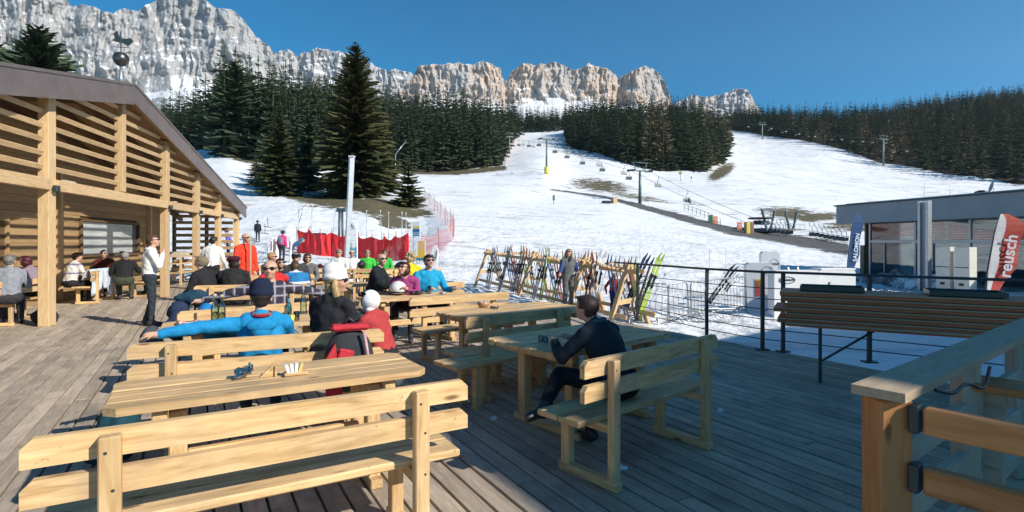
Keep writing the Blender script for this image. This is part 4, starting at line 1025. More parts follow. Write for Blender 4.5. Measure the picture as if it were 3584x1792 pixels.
# the row seen from behind
person('man in olive flat cap and black jacket bending down, seen from the side', on(735, 9.95), AWAY+.75, H=1.75, lean=16, hyaw=18, hpitch=-34, top=BK, bottom=(.05,.05,.06), hair=(GREY_H,'short'), hat=('cap',(.20,.16,.10)), group=GP, bulk=1.08)
person('woman in dark wine beret and black coat, seen from behind', on(812, 10.05), AWAY-.3, H=1.70, lean=12, hyaw=-25, hpitch=-14, top=(.022,.022,.022), bottom=BK, hair=(DARK,'bob'), hat=('beret',(.05,.012,.02)), group=GP, bulk=1.2)
person('man in red fleece bending over the table, seen from behind', on(965, 10.35), AWAY+.1, H=1.70, lean=36, hyaw=12, hpitch=-30, top=RED, bottom=BK, hair=(GREY_H,'short'), group=GP, arms=[((-.3,.25,.78),(-.22,.55,.80)),((.36,.16,.80),(.42,.40,.78))])
def striped(c1, c2):
    n = NT('striped_cloth'); sp_ = n.new('SeparateXYZ'); n.link(n.coords('Object'), sp_.inputs[0])
    n.col(n.ramp(n.math('FRACT', n.math('MULTIPLY', sp_.outputs[2], 4.4)), [(0, c1), (.42, c1), (.44, c2), (.62, c2), (.64, c1)], 'CONSTANT')); n.set(Roughness=.85); return n.mat
def plaid():
    n = NT('plaid_cloth'); sp_ = n.new('SeparateXYZ'); n.link(n.coords('Object'), sp_.inputs[0]); c = None
    f1 = n.ramp(n.math('FRACT', n.math('MULTIPLY', sp_.outputs[0], 9.0)), [(0, 0.0), (.42, .55), (.5, 1.0), (.58, .25), (.7, 0.0)], 'CONSTANT')
    f2 = n.ramp(n.math('FRACT', n.math('MULTIPLY', sp_.outputs[2], 9.0)), [(0, 0.0), (.42, .55), (.5, 1.0), (.58, .25), (.7, 0.0)], 'CONSTANT')
    n.col(n.mix(n.math('MAXIMUM', f1, f2), (.022, .02, .035), (.34, .32, .38))); n.set(Roughness=.85); return n.mat
bpy.data.objects['person.003'].children[0].data.materials[1] = plaid()
person('person in blue and white striped ski jacket with dark braces, seen from behind', on(1045, 10.6), AWAY+.05, H=1.68, lean=34, hpitch=-28, top=striped((.012,.16,.36), (.66,.70,.74)), bottom=NAVY, hair=(BROWN,'short'), group=GP)
# facing the camera beyond the table
person('dark haired woman in sunglasses leaning on the table, behind the man in red fleece', on(980, 11.75), TOCAM-.1, H=1.62, lean=22, hyaw=20, hpitch=-6, top=(.03,.03,.04), bottom=BK, hair=(DARK,'bob'), glasses=True, group=GP)
person('smiling man in dark baseball cap and dark jacket facing the camera', on(1035, 11.9), TOCAM, H=1.76, lean=4, hyaw=-15, top=(.045,.05,.055), bottom=BK, hair=(GREY_H,'short'), hat=('cap',(.02,.025,.028)), glasses=True, group=GP, bulk=1.08)
person('blond person in navy fleece facing right, in front of the red net', on(945, 13.2), TOCAM+.5, H=1.72, lean=4, hyaw=30, top=(.03,.035,.10), bottom=BK, hair=(BLOND,'short'), glasses=True, group=GP)
person('brown haired person in grey jacket behind the man in the cap', on(1078, 13.4), TOCAM-.3, H=1.68, lean=8, hyaw=20, top=(.14,.14,.14), bottom=BK, hair=(BROWN,'bob'), glasses=True, group=GP)
# far row
person('grey haired man in white shirt in the far row, leftmost', on(1188, 17.2), rad(12)+math.pi, H=1.76, lean=2, hyaw=-15, top=(.66,.66,.66), bottom=(.05,.05,.06), hair=(GREY_H,'short'), glasses=True, group=GP)
person('bald man in white shirt in the far row, beside the grey haired one', on(1232, 17.35), rad(12)+math.pi, H=1.72, lean=2, hyaw=10, top=(.74,.74,.72), bottom=(.05,.05,.06), hair=(GREY_H,'bald'), glasses=True, group=GP)
person('person in light green shirt in the far row, third from the left', on(1286, 17.5), rad(12)+math.pi, H=1.72, lean=3, hyaw=10, top=(.05,.50,.06), bottom=(.05,.05,.06), hair=((.30,.24,.16),'short'), glasses=True, group=GP)
person('dark haired person in green top at the right end of the far row', on(1345, 17.7), rad(12)+math.pi, H=1.72, lean=3, hyaw=18, top=(.04,.42,.06), bottom=BK, hair=(BROWN,'bob'), glasses=True, group=GP)
person('bald man in black jacket and sunglasses turning towards the camera, hand raised', on(1306, 10.8), facing(.95, -.1), H=1.80, lean=12, hyaw=-38, hpitch=-4, top=(.016,.018,.022), bottom=BK, hair=(GREY_H,'bald'), glasses=True, group=GP, bulk=1.08,
  arms=[((-.20,.26,.80),(-.10,.50,.86)), ((.24,.22,.80),(.10,.46,.84))])
person('blond curly haired person in yellow jacket seen from behind, near the snow', on(1438, 12.0), AWAY-.2, H=1.72, lean=8, hyaw=20, hpitch=-5, top=(.70,.52,.02), bottom=BK, hair=((.42,.32,.17),'curly'), group=GP)
person('woman in magenta top and sunglasses drinking at the helmet table', on(1422, 9.15), TOCAM-.45, H=1.64, lean=20, hyaw=-30, hpitch=-16, top=(.32,.05,.17), bottom=BK, hair=((.05,.016,.014),'bob'), glasses=True, group=GP, arms=[((-.22,.20,.74),(-.06,.42,.86)), ((.24,.16,.72),(.08,.36,.82))])
person('man in bright blue jacket and mirrored sunglasses facing the camera', on(1496, 9.5), TOCAM, H=1.78, lean=4, hyaw=0, hpitch=-8, top=(.015,.30,.52), bottom=BK, hair=(DARK,'short'), glasses=True, group=GP, bulk=1.08, voxel=.014, arms=[((-.30,.12,.76),(-.33,.40,.82)), ((.28,.12,.76),(.10,.40,.82))])
# standing on the terrace
person('woman in white hooded jacket and dark trousers standing, hand at her mouth', Vector((-6.94, 10.45, 0)), facing(.75, .55), 'stand', H=1.72, lean=2, hyaw=-18, hpitch=-10, top=(.78,.78,.77), bottom=(.03,.04,.05), hair=((.10,.05,.03),'pony'), glasses=True, voxel=.014, bulk=1.06,
  arms=[((-.27,-.03,1.10),(-.26,.05,.84)), ((.25,.14,1.14),(.06,.22,1.43))], collar=(.76,.76,.75), legs=[((-.10,.05,.49),(-.11,-.06,.10)), ((.10,.03,.50),(.10,.02,.10))])
person('waiter in white shirt and black hair, seen from behind beside the hut', Vector(((742-CX)/FPX*14.3, 14.3, 0)), facing(-.15, 1), 'stand', H=1.74, lean=6, hyaw=-25, top=(.76,.76,.75), bottom=BK, hair=(DARK,'short'), voxel=.017, arms=[((-.28,.10,1.08),(-.30,.30,1.02)), ((.28,.05,1.08),(.30,.18,.90))])
person('man in bright red ski suit standing behind the benches, leaning on a pole', Vector(((845-CX)/FPX*12.7, 12.9, 0)), facing(.75, -.55), 'stand', H=1.80, lean=-2, hyaw=15, top=(.72,.055,.025), bottom=(.72,.06,.03), hair=(GREY_H,'bald'), glasses=True, collar=(.66,.05,.02), arms=[None, ((.30,.10,1.14),(.42,.30,1.18))])
# under the porch
person('grey haired man in grey sweater at the left edge, seen from behind', Vector(((30-CX)/FPX*10.35, 10.35, 0)), facing(-.55, .75), H=1.74, lean=10, hyaw=-25, hpitch=-5, top=(.24,.26,.30), bottom=(.04,.04,.05), hair=((.16,.15,.14),'short'), voxel=.015, bulk=1.1, arms=[((-.28,.12,.74),(-.12,.38,.74)), ((.28,.12,.76),(.16,.38,.78))])
person('woman with wine red hair leaning on her arm behind the big post', Vector(((132-CX)/FPX*11.6, 11.6, 0)), facing(-.8, -.2), H=1.68, lean=16, hyaw=-10, hpitch=-10, top=(.26,.20,.24), bottom=BK, hair=((.07,.012,.02),'bob'))
person('person in dark cap and striped pullover at the porch table', hp(4.0, 1.7), facing(.2, .9), H=1.70, lean=14, hyaw=-35, hpitch=-12, top=striped((.60,.58,.55), (.20,.20,.30)), bottom=BK, hair=(DARK,'short'), hat=('cap',(.16,.11,.07)))
person('grey haired man in black jacket bending over the porch table, seen from behind', hp(4.75, .78), facing(-.5, .85), H=1.80, lean=24, hyaw=-12, hpitch=-12, top=(.016,.016,.018), bottom=(.05,.06,.04), hair=(GREY_H,'short'), bulk=1.15, arms=[((-.30,.20,.78),(-.16,.50,.80)), ((.32,.24,.80),(.26,.55,.82))])
person('bearded man in sunglasses and dark red pullover facing the camera at the porch table', hp(6.6, 2.05), facing(.35, -.9), H=1.76, lean=4, hyaw=8, top=(.10,.02,.02), bottom=BK, hair=(GREY_H,'short'), glasses=True)
person('dark haired person in dark clothes beside the bearded man at the porch table', hp(7.2, 1.7), facing(-.3, -.9), H=1.66, lean=10, hyaw=-10, hpitch=-8, top=(.025,.015,.02), bottom=BK, hair=(DARK,'bob'))
person('person in raspberry red pullover at the right end of the porch table', hp(6.9, .75), facing(-.8, .4), H=1.66, lean=8, hyaw=-10, top=(.38,.03,.07), bottom=BK, hair=(DARK,'short'))
# on the snow
def snowman(label, x, Y, yaw, **kw):
    p = onground(x, Y, .01); return person(label, p, yaw, 'stand', voxel=.024, fingers=False, **kw)
def add_skis(root, c, poles=True, dx=0):
    for q in (-1, 1):
        k = MB().add([(q*.11-.04,-.75,-.03),(q*.11+.04,-.75,-.03),(q*.11+.035,.75,-.03),(q*.11-.035,.75,-.03),(q*.11-.04,-.75,0),(q*.11+.04,-.75,0),(q*.11+.035,.75,0),(q*.11-.035,.75,0),(q*.11+.03,.92,.10),(q*.11-.03,.92,.10)],
                     [(4,5,6,7),(3,2,1,0),(0,1,5,4),(1,2,6,5),(0,4,7,3),(7,6,8,9),(3,9,8,2)]); k.build('ski', paint(c), root)
        if poles: MB().tube([(q*.42,.25,1.05),(q*.40,.15,0)], .009, 5).build('ski_pole', M_STEEL, root)
p = snowman('skier in lilac jacket and dark trousers at the hut corner, holding poles', 800, 34, facing(-.5, -.8), H=1.66, top=(.25,.20,.55), bottom=(.02,.02,.05), hair=(DARK,'short'), hat=('helmet',(.08,.03,.12))); add_skis(p, (.5,.05,.05))
p = snowman('skier all in black being pulled up by the drag lift', 902, 46, facing(-.2, 1), H=1.76, lean=-6, top=(.02,.022,.03), bottom=(.02,.022,.03), hair=(DARK,'short'), hat=('helmet',(.02,.02,.025))); add_skis(p, (.05,.05,.06), False)
p = snowman('skier in pink jacket with grey backpack and green helmet, seen from behind', 986, 29, facing(.1, 1), H=1.72, top=(.70,.06,.20), bottom=(.03,.03,.045), hair=(DARK,'short'), hat=('helmet',(.012,.05,.045))); add_skis(p, (.6,.6,.62), False)
MB().ball((0,-.17,1.22), (.15,.09,.22), 12, 8).build('backpack', cloth((.22,.20,.28)), p)
p = snowman('skier bending forward in blue and white, right of the one in pink', 1022, 30, facing(.8, .3), H=1.60, lean=58, hpitch=-20, top=(.03,.12,.26), bottom=(.30,.30,.32), hair=(DARK,'short'), hat=('helmet',(.02,.30,.38)))
p = person('woman with long blond hair in grey vest over blue fleece, standing at the ski rack', onground(1988, 14.5, .01), facing(.35, -.85), 'stand', H=1.64, lean=3, hyaw=-42, hpitch=-12, top=(.12,.13,.14), bottom=(.13,.12,.11), hair=((.30,.24,.16),'long'), glasses=True, voxel=.016, arms=[((-.27,-.02,1.08),(-.20,.20,1.05)), ((.26,.08,1.10),(.40,.30,1.02))])
me_ = p.children[0].data; me_.materials.append(cloth((.035,.06,.20)))
for f in me_.polygons:
    if f.material_index == 1 and abs(f.center.x) > .205: f.material_index = 5
person('small child in red jacket and blue trousers standing at the ski rack', onground(2148, 14.6, .01), facing(.5, .7), 'stand', H=1.08, lean=4, hyaw=-20, top=(.42,.05,.03), bottom=(.03,.035,.16), hair=((.20,.13,.07),'short'), voxel=.013, fingers=False, bulk=1.12)
# seated in the shade
person('man in dark jacket sitting alone in the shade, legs crossed, seen from behind', Vector((.80, 4.02, 0)), rad(40)+.1, H=1.52, lean=28, hyaw=0, hpitch=-2, top=(.015,.024,.034), bottom=(.012,.012,.016), shoe=(.02,.02,.025), hair=((.05,.025,.018),'short'), voxel=.013, bulk=1.1, collar=(.05,.09,.11),
  arms=[((-.27,.34,.74),(-.14,.52,.82)), ((.27,.34,.74),(.10,.54,.82))], legs=[((-.24,.38,.60),(-.54,.28,.45),(-.9,.15,-.1)), None])
# ---------------------------------------------------------------- ski rack and skis
RS = random.Random(19)
ra, rb = Vector((-.99, 21.8, 0)), Vector((3.05, 12.9, 0)); rdir = (rb-ra).normalized(); rn = Vector((-rdir.y, rdir.x, 0)); rn = rn if rn.y < 0 else -rn    # rn: towards the terrace
RLEN = (rb-ra).length
rack = thing('ski_rack', 'long wooden ski rack of A-shaped frames standing in the snow', 'ski rack', ra)
def RP(s, off, z): p = ra+rdir*s+rn*off; return Vector((p.x-ra.x, p.y-ra.y, gz(p.x, p.y)+z))
SA = [0.15, 4.25, 7.35, 9.3]
for s in SA:
    fr_ = MB().beam(RP(s, .62, -.1), RP(s, .03, 1.50), .15, .07, bev=.006).build('a_frame', M_LARCH, rack)
    MB().beam(RP(s, -.62, -.1), RP(s, -.03, 1.50), .15, .07, bev=.006).build('brace', M_LARCH, fr_); MB().beam(RP(s, .33, .62), RP(s, -.33, .62), .055, .12, bev=.004).build('crossbar', M_LARCH, fr_)
for (z, off) in ((1.36, .10), (1.36, -.10), (.30, .42), (.30, -.42)):
    MB().beam(RP(-.1, off, z), RP(RLEN, off, z), .035, .10, bev=.004).build('rail', M_LARCH, rack)
for i in range(46):
    s = .3+i*.2
    if s > RLEN-.1: break
    for sg in (-1, 1): MB().beam(RP(s, sg*.12, 1.36), RP(s+.02, sg*.24, 1.40), .035, .04).build('peg', M_LARCH, rack)
SKI = {}
def ski_meshes():
    L = 1.68
    n = 9; vs = []; fs = []
    for i in range(n):
        t = i/(n-1); z = L*t; w = .048*(1-.35*math.sin(math.pi*min(1, t*1.05))) if t < .92 else .048*(1-(t-.92)*9.5); up_ = .0+.10*max(0, (t-.84)/.16)**2; th = .012 if 0 < t < .9 else .005
        vs += [(-w, up_-th/2, z), (w, up_-th/2, z), (w, up_+th/2, z), (-w, up_+th/2, z)]
    for i in range(n-1):
        for j in range(4): fs.append((i*4+j, i*4+(j+1) % 4, i*4+4+(j+1) % 4, i*4+4+j))
    fs += [(3,2,1,0), (n*4-4, n*4-3, n*4-2, n*4-1)]
    m = MB().add(vs, fs).mesh('ski', M_BLACK)
    b = MB().box((0, .03, .72), (.055, .05, .10), bev=.008).box((0, .045, .98), (.06, .07, .07), bev=.01).box((0, .018, .85), (.05, .02, .38)).mesh('binding', M_BLACK)
    p = MB().tube([(0,0,0),(0,0,1.12)], [.007,.009], 5).tube([(0,0,1.10),(0,0,1.24)], .016, 6).lathe([(.006,.06),(.045,.07),(.006,.085)], 8).mesh('ski_pole', M_STEEL)
    return m, b, p
SK, BI, PO = ski_meshes()
SKC = [('black', (.02,.02,.025)), ('white', (.72,.72,.72)), ('red', (.42,.03,.03)), ('yellow', (.60,.52,.05)), ('grey', (.24,.25,.27)), ('blue', (.03,.12,.40)), ('lime green', (.40,.55,.08)), ('orange', (.60,.20,.03)), ('dark blue', (.02,.04,.13)), ('silver', (.45,.46,.48))]
used_lab = {}
def skis(foot, head, face, c1, where, pole=True, scale=1.0, snow=False):
    """a pair of skis from its tails (foot) leaning up to head; face: the side with the bindings"""
    z = (head-foot).normalized(); y = (face-z*face.dot(z)).normalized(); x = y.cross(z)
    lab = f"{c1[0]} skis {where}".replace('between the second A-frame and the woman', 'left of the woman')
    root = thing('skis', lab, 'skis', foot, 0, 'skis standing around the ski rack')
    root.matrix_world = Matrix.Translation(foot) @ Matrix((x, y, z)).transposed().to_4x4() @ Matrix.Scale(scale, 4)
    mt = paint(c1[1], .3); a = RS.uniform(.01, .05)
    for q in (-1, 1):
        k = obj('ski', SK, root, (q*.052, q*.012, 0), (0, q*a*.4, 0 if q > 0 else math.pi*0)); k.material_slots[0].link = 'OBJECT'; k.material_slots[0].material = mt
        obj('binding', BI, k)
    if pole:
        for q in (-1, 1): obj('ski_pole', PO, root, (q*.12+RS.uniform(-.04,.04), .05, .0), (RS.uniform(-.12,.0), q*.10, 0))
    return root
SEC = [(0, 1.6, 'at the far left end'), (1.6, 3.0, 'left of the snowboard'), (3.0, 4.4, 'beside the second A-frame'), (4.4, 5.8, 'between the second A-frame and the woman'), (5.8, 7.2, 'behind the long-haired woman'), (7.2, 8.4, 'right of the third A-frame'), (8.4, 9.9, 'near the small child')]
i = 0
s = .28
while s < RLEN-.15:
    for sg in (1, -1):
        if RS.random() < (.45 if sg > 0 else .30) or any(abs(s-a_) < .22 for a_ in SA) and sg > 0: continue
        if sg > 0 and 2.4 < s < 2.9: continue
        c1 = SKC[(i*3+int(s*2)) % len(SKC)]; sec = next(t for lo, hi, t in SEC if lo <= s < hi or hi == 9.9)
        lab = (c1[0], sec, sg); k = used_lab.get(lab, 0); used_lab[lab] = k+1
        j = 0
        while (c1[0], sec, sg, 'u') in used_lab and j < 10: j += 1; c1 = SKC[(SKC.index(c1)+1) % len(SKC)]
        used_lab[(c1[0], sec, sg, 'u')] = 1
        ft = RP(s+RS.uniform(-.12, .12), sg*RS.uniform(.42, .56), .03)+Vector((ra.x, ra.y, 0)); hdp = RP(s+RS.uniform(-.16, .16), sg*.17, 1.40)+Vector((ra.x, ra.y, 0))
        skis(ft, hdp, rn*sg, c1, sec+(" on the rack's near side" if sg > 0 else " on the rack's far side"), RS.random() < .7, RS.uniform(.92, 1.06)); i += 1
    s += RS.uniform(.30, .44)
def ski_at(x0, y0, x1, y1, Y, Y1, c, where, pole=True, scale=None):
    f = deep(x0, y0, Y); h_ = deep(x1, y1, Y1); g = gz(f.x, f.y); f.z = max(f.z, g+.0)
    return skis(f, h_, Vector((.2, -1, 0)), c, where, pole, scale or (h_-f).length/1.68)
ski_at(2245, 1085, 2316, 886, 13.3, 13.5, SKC[6], 'leaning tallest at the end of the terrace railing', True)
ski_at(2228, 1085, 2293, 906, 13.2, 13.5, SKC[0], 'leaning beside the lime green pair', False)
ski_at(2190, 1075, 2268, 888, 13.6, 13.7, SKC[8], 'with white dots beside the lime pair')
ski_at(2075, 1070, 2110, 875, 14.2, 14.2, SKC[1], 'standing upright between the woman and the child')
ski_at(2480, 1060, 2574, 928, 14.6, 14.9, SKC[0], 'leaning on the barrier nearest the white signs')
ski_at(2512, 1060, 2580, 952, 14.5, 14.8, SKC[9], 'leaning on the barrier just right of the black pair', False)
sb = thing('snowboard', 'grey snowboard leaning against the ski rack', 'snowboard', RP(2.65, .62, .02)+Vector((ra.x, ra.y, 0)), math.atan2(rn.y, rn.x)+math.pi/2)
sb.rotation_euler = (rad(-16), 0, math.atan2(rn.y, rn.x)+math.pi/2)
prof = [(.09*math.sin(a)*1.5, 0) for a in (0,)]
pl = [(-.13+.0, .15), (-.10,.05), (0,.0), (.10,.05), (.13,.15), (.115,.75), (.14,1.35), (.11,1.46), (0,1.52), (-.11,1.46), (-.14,1.35), (-.115,.75)]
MB().prism(pl, -.008, .008).build('board', paint((.20,.21,.23), .35), sb)
for z in (.5, 1.0): MB().box((0, -.05, z), (.24, .09, .12), bev=.02).build('binding', M_BLACK, sb)

# steel crowd barriers
def barrier(label, p, q, h=1.02):
    p = Vector(p); q = Vector(q); d = (q-p); L = d.length; rz = math.atan2(d.y, d.x)
    t = thing('crowd_barrier', label, 'barrier', p, rz, 'steel crowd barriers on the snow'); t.rotation_euler = (0, -math.asin((q.z-p.z)/L), rz)
    r = .12; pts = [(0,0,.05),(0,0,h-r)]+[(r-r*math.cos(a), 0, h-r+r*math.sin(a)) for a in np.linspace(.3, math.pi/2, 5)]+[(L-r+r*math.sin(a), 0, h-r+r*math.cos(a)) for a in np.linspace(0, 1.3, 5)]+[(L,0,h-r),(L,0,.05)]
    MB().tube(pts, .021, 8).tube([(0,0,.18),(L,0,.18)], .018, 6).build('frame', M_STEEL, t)
    nb = int(L/.135)
    for i in range(1, nb): MB().tube([(L*i/nb,0,.18),(L*i/nb,0,h-.005)], .008, 5).build('bar', M_STEEL, t)
    for x in (.25, L-.25): MB().tube([(x,-.28,0.02),(x,0,.18),(x,.28,.02)], .016, 6).build('foot', M_STEEL, t)
barrier('steel barrier in front of the child, leftmost of the three by the rack', onground(2165, 13.8), onground(2335, 13.6))
barrier('steel barrier between the railing posts, middle of the three by the rack', onground(2345, 13.6), onground(2412, 13.9))
barrier('steel barrier with black skis leaning on it, rightmost of the three', onground(2420, 13.9), onground(2612, 15.2))
barrier('low steel barrier far behind the man in red, at the lift entrance', onground(890, 29), onground(938, 30))
lb = thing('fallen_barrier', 'small steel barrier lying on the snow behind the railing', 'barrier', onground(2500, 14.0, .06), .1, 'steel crowd barriers on the snow')
MB().tube([(-.7,0,0),(.75,0,0),(.75,.35,.28),(-.7,.35,.28),(-.7,0,0)], .016, 6).build('frame', M_STEEL, lb)
for i in range(13): MB().tube([(-.6+i*.1,0,0),(-.6+i*.1,.35,.28)], .007, 5).build('bar', M_STEEL, lb)

# ---------------------------------------------------------------- terrace railing
rl = thing('terrace_railing', 'dark steel railing with thin horizontal bars along the terrace edge', 'railing')
RB = [Vector((2.55, 11.1, 0)), Vector((3.22, 9.02, 0)), Vector((3.72, 8.1, 0)), Vector((3.95, 7.95, 0)), Vector((4.75, 7.25, 0)), Vector((6.3, 5.95, 0)), Vector((8.2, 4.45, 0))]
rin = Vector((-.55, -.83, 0)); RH = 1.16
for p in RB:
    MB().beam(p, p+V(0,0,.72), .05, .045, bev=.004).beam(p+V(0,0,.70), p+rin*-.02+V(0,0,RH), .05, .045, bev=.004).build('post', M_DKSTEEL, rl)
    MB().box(p+V(0,0,.012), (.16, .13, .02)).build('base_plate', M_DKSTEEL, rl)
rp_ = [RB[0]+(RB[0]-RB[1]).normalized()*.0+V(-.03,.1,0)]+RB[1:]
for a, b in zip(RB[:-1], RB[1:]):
    MB().beam(a+V(0,0,RH), b+V(0,0,RH), .055, .035, bev=.004).build('handrail', M_DKSTEEL, rl)
    for z in (.16, .31, .46, .61, .76, .92): MB().tube([a+V(0,0,z), b+V(0,0,z)], .0075, 6).build('bar', M_DKSTEEL, rl)
MB().beam(RB[0]+V(0,0,RH), RB[0]+V(-.30,.85,RH), .055, .035, bev=.004).build('handrail', M_DKSTEEL, rl)

# ---------------------------------------------------------------- folding tables stacked beside the railing
sx, sy = Vector((3.30, 6.55, 0)), Vector((5.75, 5.15, 0)); sd = (sy-sx).normalized(); sang = math.atan2(sd.y, sd.x)
ft = thing('folding_table', 'folding beer table on dark steel legs carrying the stack of table tops', 'table', (sx+sy)/2+V(0,0,0), sang)
SLn = (sy-sx).length
MB().box((0,0,.655), (SLn, .55, .045), bev=.006).build('tabletop', M_STACK, ft); MB().box((0,-.275-.012,.668), (SLn, .022, .016)).build('edge_strip', M_STRIP, ft)
for x in (-SLn/2+.35, SLn/2-.5):
    lg = MB()
    for y in (-.2, .2): lg.beam((x+y*.0, y, 0), (x, y, .63), .035, .035)
    lg.beam((x,-.2,.15),(x,.2,.15),.03,.03).beam((x,-.2,.35),(x+.0,.2,.60),.018,.018).beam((x,.2,.35),(x,-.2,.60),.018,.018).tube([(x,.0,.2),(x+.55,0,.62)], .010, 5).tube([(x,.05,.2),(x+.55,.05,.62)], .010, 5)
    lg.build('leg_frame', M_DKSTEEL, ft)
offs = [.22, .05, .30, .02, .12, .17]
for k in range(6):
    z = .70+k*.062; b = thing('stacked_tabletop', ['lowest', 'second lowest', 'third from bottom', 'third from top', 'second from top', 'topmost'][k]+' brown table top in the stack beside the railing', 'tabletop', (sx+sy)/2+V(0,0,z)+sd*(-offs[k]*.5), sang, 'brown table tops stacked beside the railing')
    MB().box((0,0,-.004), (SLn-.05, .52, .057), bev=.005).build('board', M_STACK, b)
    MB().box((0,-.262,.016), (SLn-.05, .02, .013), bev=.003).build('edge_strip', M_STRIP, b); MB().box((0,.262,.016), (SLn-.05, .02, .017)).build('edge_strip', M_GREYWOOD, b)
for (nm, lab, x0, w) in (('tray', 'shallow dark green tray on top of the stack, left', -.95, .62), ('tray', 'dark green tray on top of the stack, right', .25, .62)):
    t = thing(nm, lab, 'tray', (sx+sy)/2+V(0,0,1.04)+sd*x0, sang, 'dark trays on the stack')
    g_ = paint((.03,.05,.045), .4); MB().box((0,0,.01), (w,.40,.012), bev=.004).build('bottom', g_, t)
    for (c_, s_) in (((0,.2,.03),(w,.012,.05)), ((0,-.2,.03),(w,.012,.05)), ((w/2,0,.03),(.012,.40,.05)), ((-w/2,0,.03),(.012,.40,.05))): MB().box(c_, s_).build('rim', g_, t)

# ---------------------------------------------------------------- timber stair fence at lower right
def chaikin(p, n_=3):
    for _ in range(n_):
        q = [p[0]]
        for a, b in zip(p[:-1], p[1:]): q += [a.lerp(b, .25), a.lerp(b, .75)]
        p = q+[p[-1]]
    return p
wfc = thing('timber_fence', 'heavy timber fence corner with two rails and steel brackets, lower right', 'fence')
fp = Vector((1.545, 2.25, 0)); fa = Vector((.79, .61, 0)).normalized(); fb_ = Vector((.63, -.78, 0)).normalized()
fang = math.atan2(fa.y, fa.x); fbng = math.atan2(fb_.y, fb_.x)
MB().box((0,0,0), (.965, .13, .13), bev=.008).build('post', M_RAILWOOD, wfc, fp+V(0,0,.4825), (0, -math.pi/2, fang) if False else (0, -math.pi/2, 0)).rotation_euler = (0, -math.pi/2, 0)
capm = MB().add([(-.10,-.095,-.016),(3.3,-.095,-.016),(3.3,.095,-.016),(-.10,.095,-.016),(-.10,-.095,.022),(3.3,-.095,.022),(3.3,.095,.022),(-.10,.095,.022)], [(3,2,1,0),(4,5,6,7),(0,1,5,4),(1,2,6,5),(2,3,7,6),(3,0,4,7)])
capm.build('cap_rail', M_CAP, wfc, fp+V(0,0,.990), (0, 0, fang))
for z in (.90, .665):
    MB().box((0,0,0), (1.5, .06, .105), bev=.008).build('rail', M_RAILWOOD, wfc, fp+fb_*.88+V(0,0,z), (0, 0, fbng))
    MB().box((0,0,0), (.035, .066, .11), bev=.004).build('bracket', M_DKSTEEL, wfc, fp+fb_*.10+V(0,0,z), (0, 0, fbng))
for z in (.66, .40, .14): MB().box((0,0,0), (3.1, .055, .11), bev=.008).build('rail', M_GREYWOOD, wfc, fp+fa*1.65+V(0,0,z+.03), (0, 0, fang))
for d_ in (1.15, 2.4): MB().box((0,0,0), (.96, .10, .10), bev=.008).build('post', M_GREYWOOD, wfc, fp+fa*d_+V(0,0,.482), (0, -math.pi/2, 0))
st_ = thing('timber_step', 'pale timber shelf board behind the fence corner, right edge', 'shelf', fp+fa*1.25+fb_*.35+V(0,0,0), fbng)
MB().box((.15,0,.83), (1.0, .28, .04), bev=.006).build('board', M_RAILWOOD, st_)
for x in (-.25, .5): MB().box((x,0,.405), (.08, .08, .81)).build('leg', M_GREYWOOD, st_)
cb = MB().tube(chaikin([fp+fa*.25+fb_*.1+V(0,0,.99-.02), fp+fa*.4+fb_*.13+V(0,0,.93), fp+fa*.62+fb_*.12+V(0,0,.955), fp+fa*.8+fb_*.15+V(0,0,.88), fp+fa*1.05+fb_*.12+V(0,0,.96)]), .008, 6).build('cable', M_BLACK, None)
tag(cb, 'black cable looped loosely behind the timber fence', 'cable')
cb = MB().tube(chaikin([fp+fa*.7+fb_*.15+V(0,0,.70), fp+fa*.8+fb_*.4+V(0,0,.62), fp+fa*.75+fb_*.7+V(0,0,.60)]), .008, 6).build('cable', M_BLACK, None)
tag(cb, 'black cable hanging between the two fence rails', 'cable')

# ---------------------------------------------------------------- lettering helper
def text(body, size, mat, parent, loc, rot, depth=.004, name='lettering', align='CENTER', bold=True, shear=0):
    cu = bpy.data.curves.new(name, 'FONT'); cu.body = body; cu.size = size; cu.extrude = depth; cu.align_x = align; cu.align_y = 'CENTER'; cu.shear = shear; cu.offset = size*.02 if bold else 0
    o = bpy.data.objects.new(name, cu); COL.objects.link(o); dg = bpy.context.evaluated_depsgraph_get(); me = bpy.data.meshes.new_from_object(o.evaluated_get(dg)); bpy.data.objects.remove(o)
    me.materials.clear(); me.materials.append(mat); return obj(name, me, parent, loc, rot)

# ---------------------------------------------------------------- flat-roofed ski shop on the right
SHA = Vector((22.9, 37.0, 0)); SHQ = Vector((2.5, -11.0, 0)).normalized(); SANG = math.atan2(SHQ.y, SHQ.x)      # local +x runs towards the camera, +y away from the slope
gz0 = -1.3
shop = thing('ski_shop', 'low flat-roofed ski shop with grey fascia and steel framed glass front', 'building', SHA+V(0,0,gz0), SANG)
M_FASC = plain('grey_fascia', (.235, .265, .29), .55, 0, .06, 1.5); LS = 21.0
MB().box((LS/2-.2, 4.5, 4.75), (LS+.4, 10.4, 1.18)).build('fascia', M_FASC, shop); MB().box((LS/2-.2, 4.5, 5.385), (LS+.6, 10.6, .09)).build('roof_edge', M_DKSTEEL, shop)
MB().box((LS/2-.2, 4.5, 5.47), (LS-.4, 9.6, .08)).build('roof_snow', tm.materials[0], shop)
MB().box((LS/2, 8.5, 2.08), (LS, .2, 4.16)).build('rear_wall', plain('dim_wall', (.24,.21,.2), .8), shop); MB().box((LS/2, 4.6, .03), (LS, 8, .06)).build('floor', M_GREYWOOD, shop)
MB().box((.12, 4.8, 2.08), (.12, 7.3, 4.16)).build('side_wall', plain('brown_panel', (.17,.13,.085), .6), shop); MB().box((.25, 1.0, 1.35), (.3, .5, 2.7)).build('end_panel', plain('brown_panel_2', (.22,.165,.10), .6), shop)
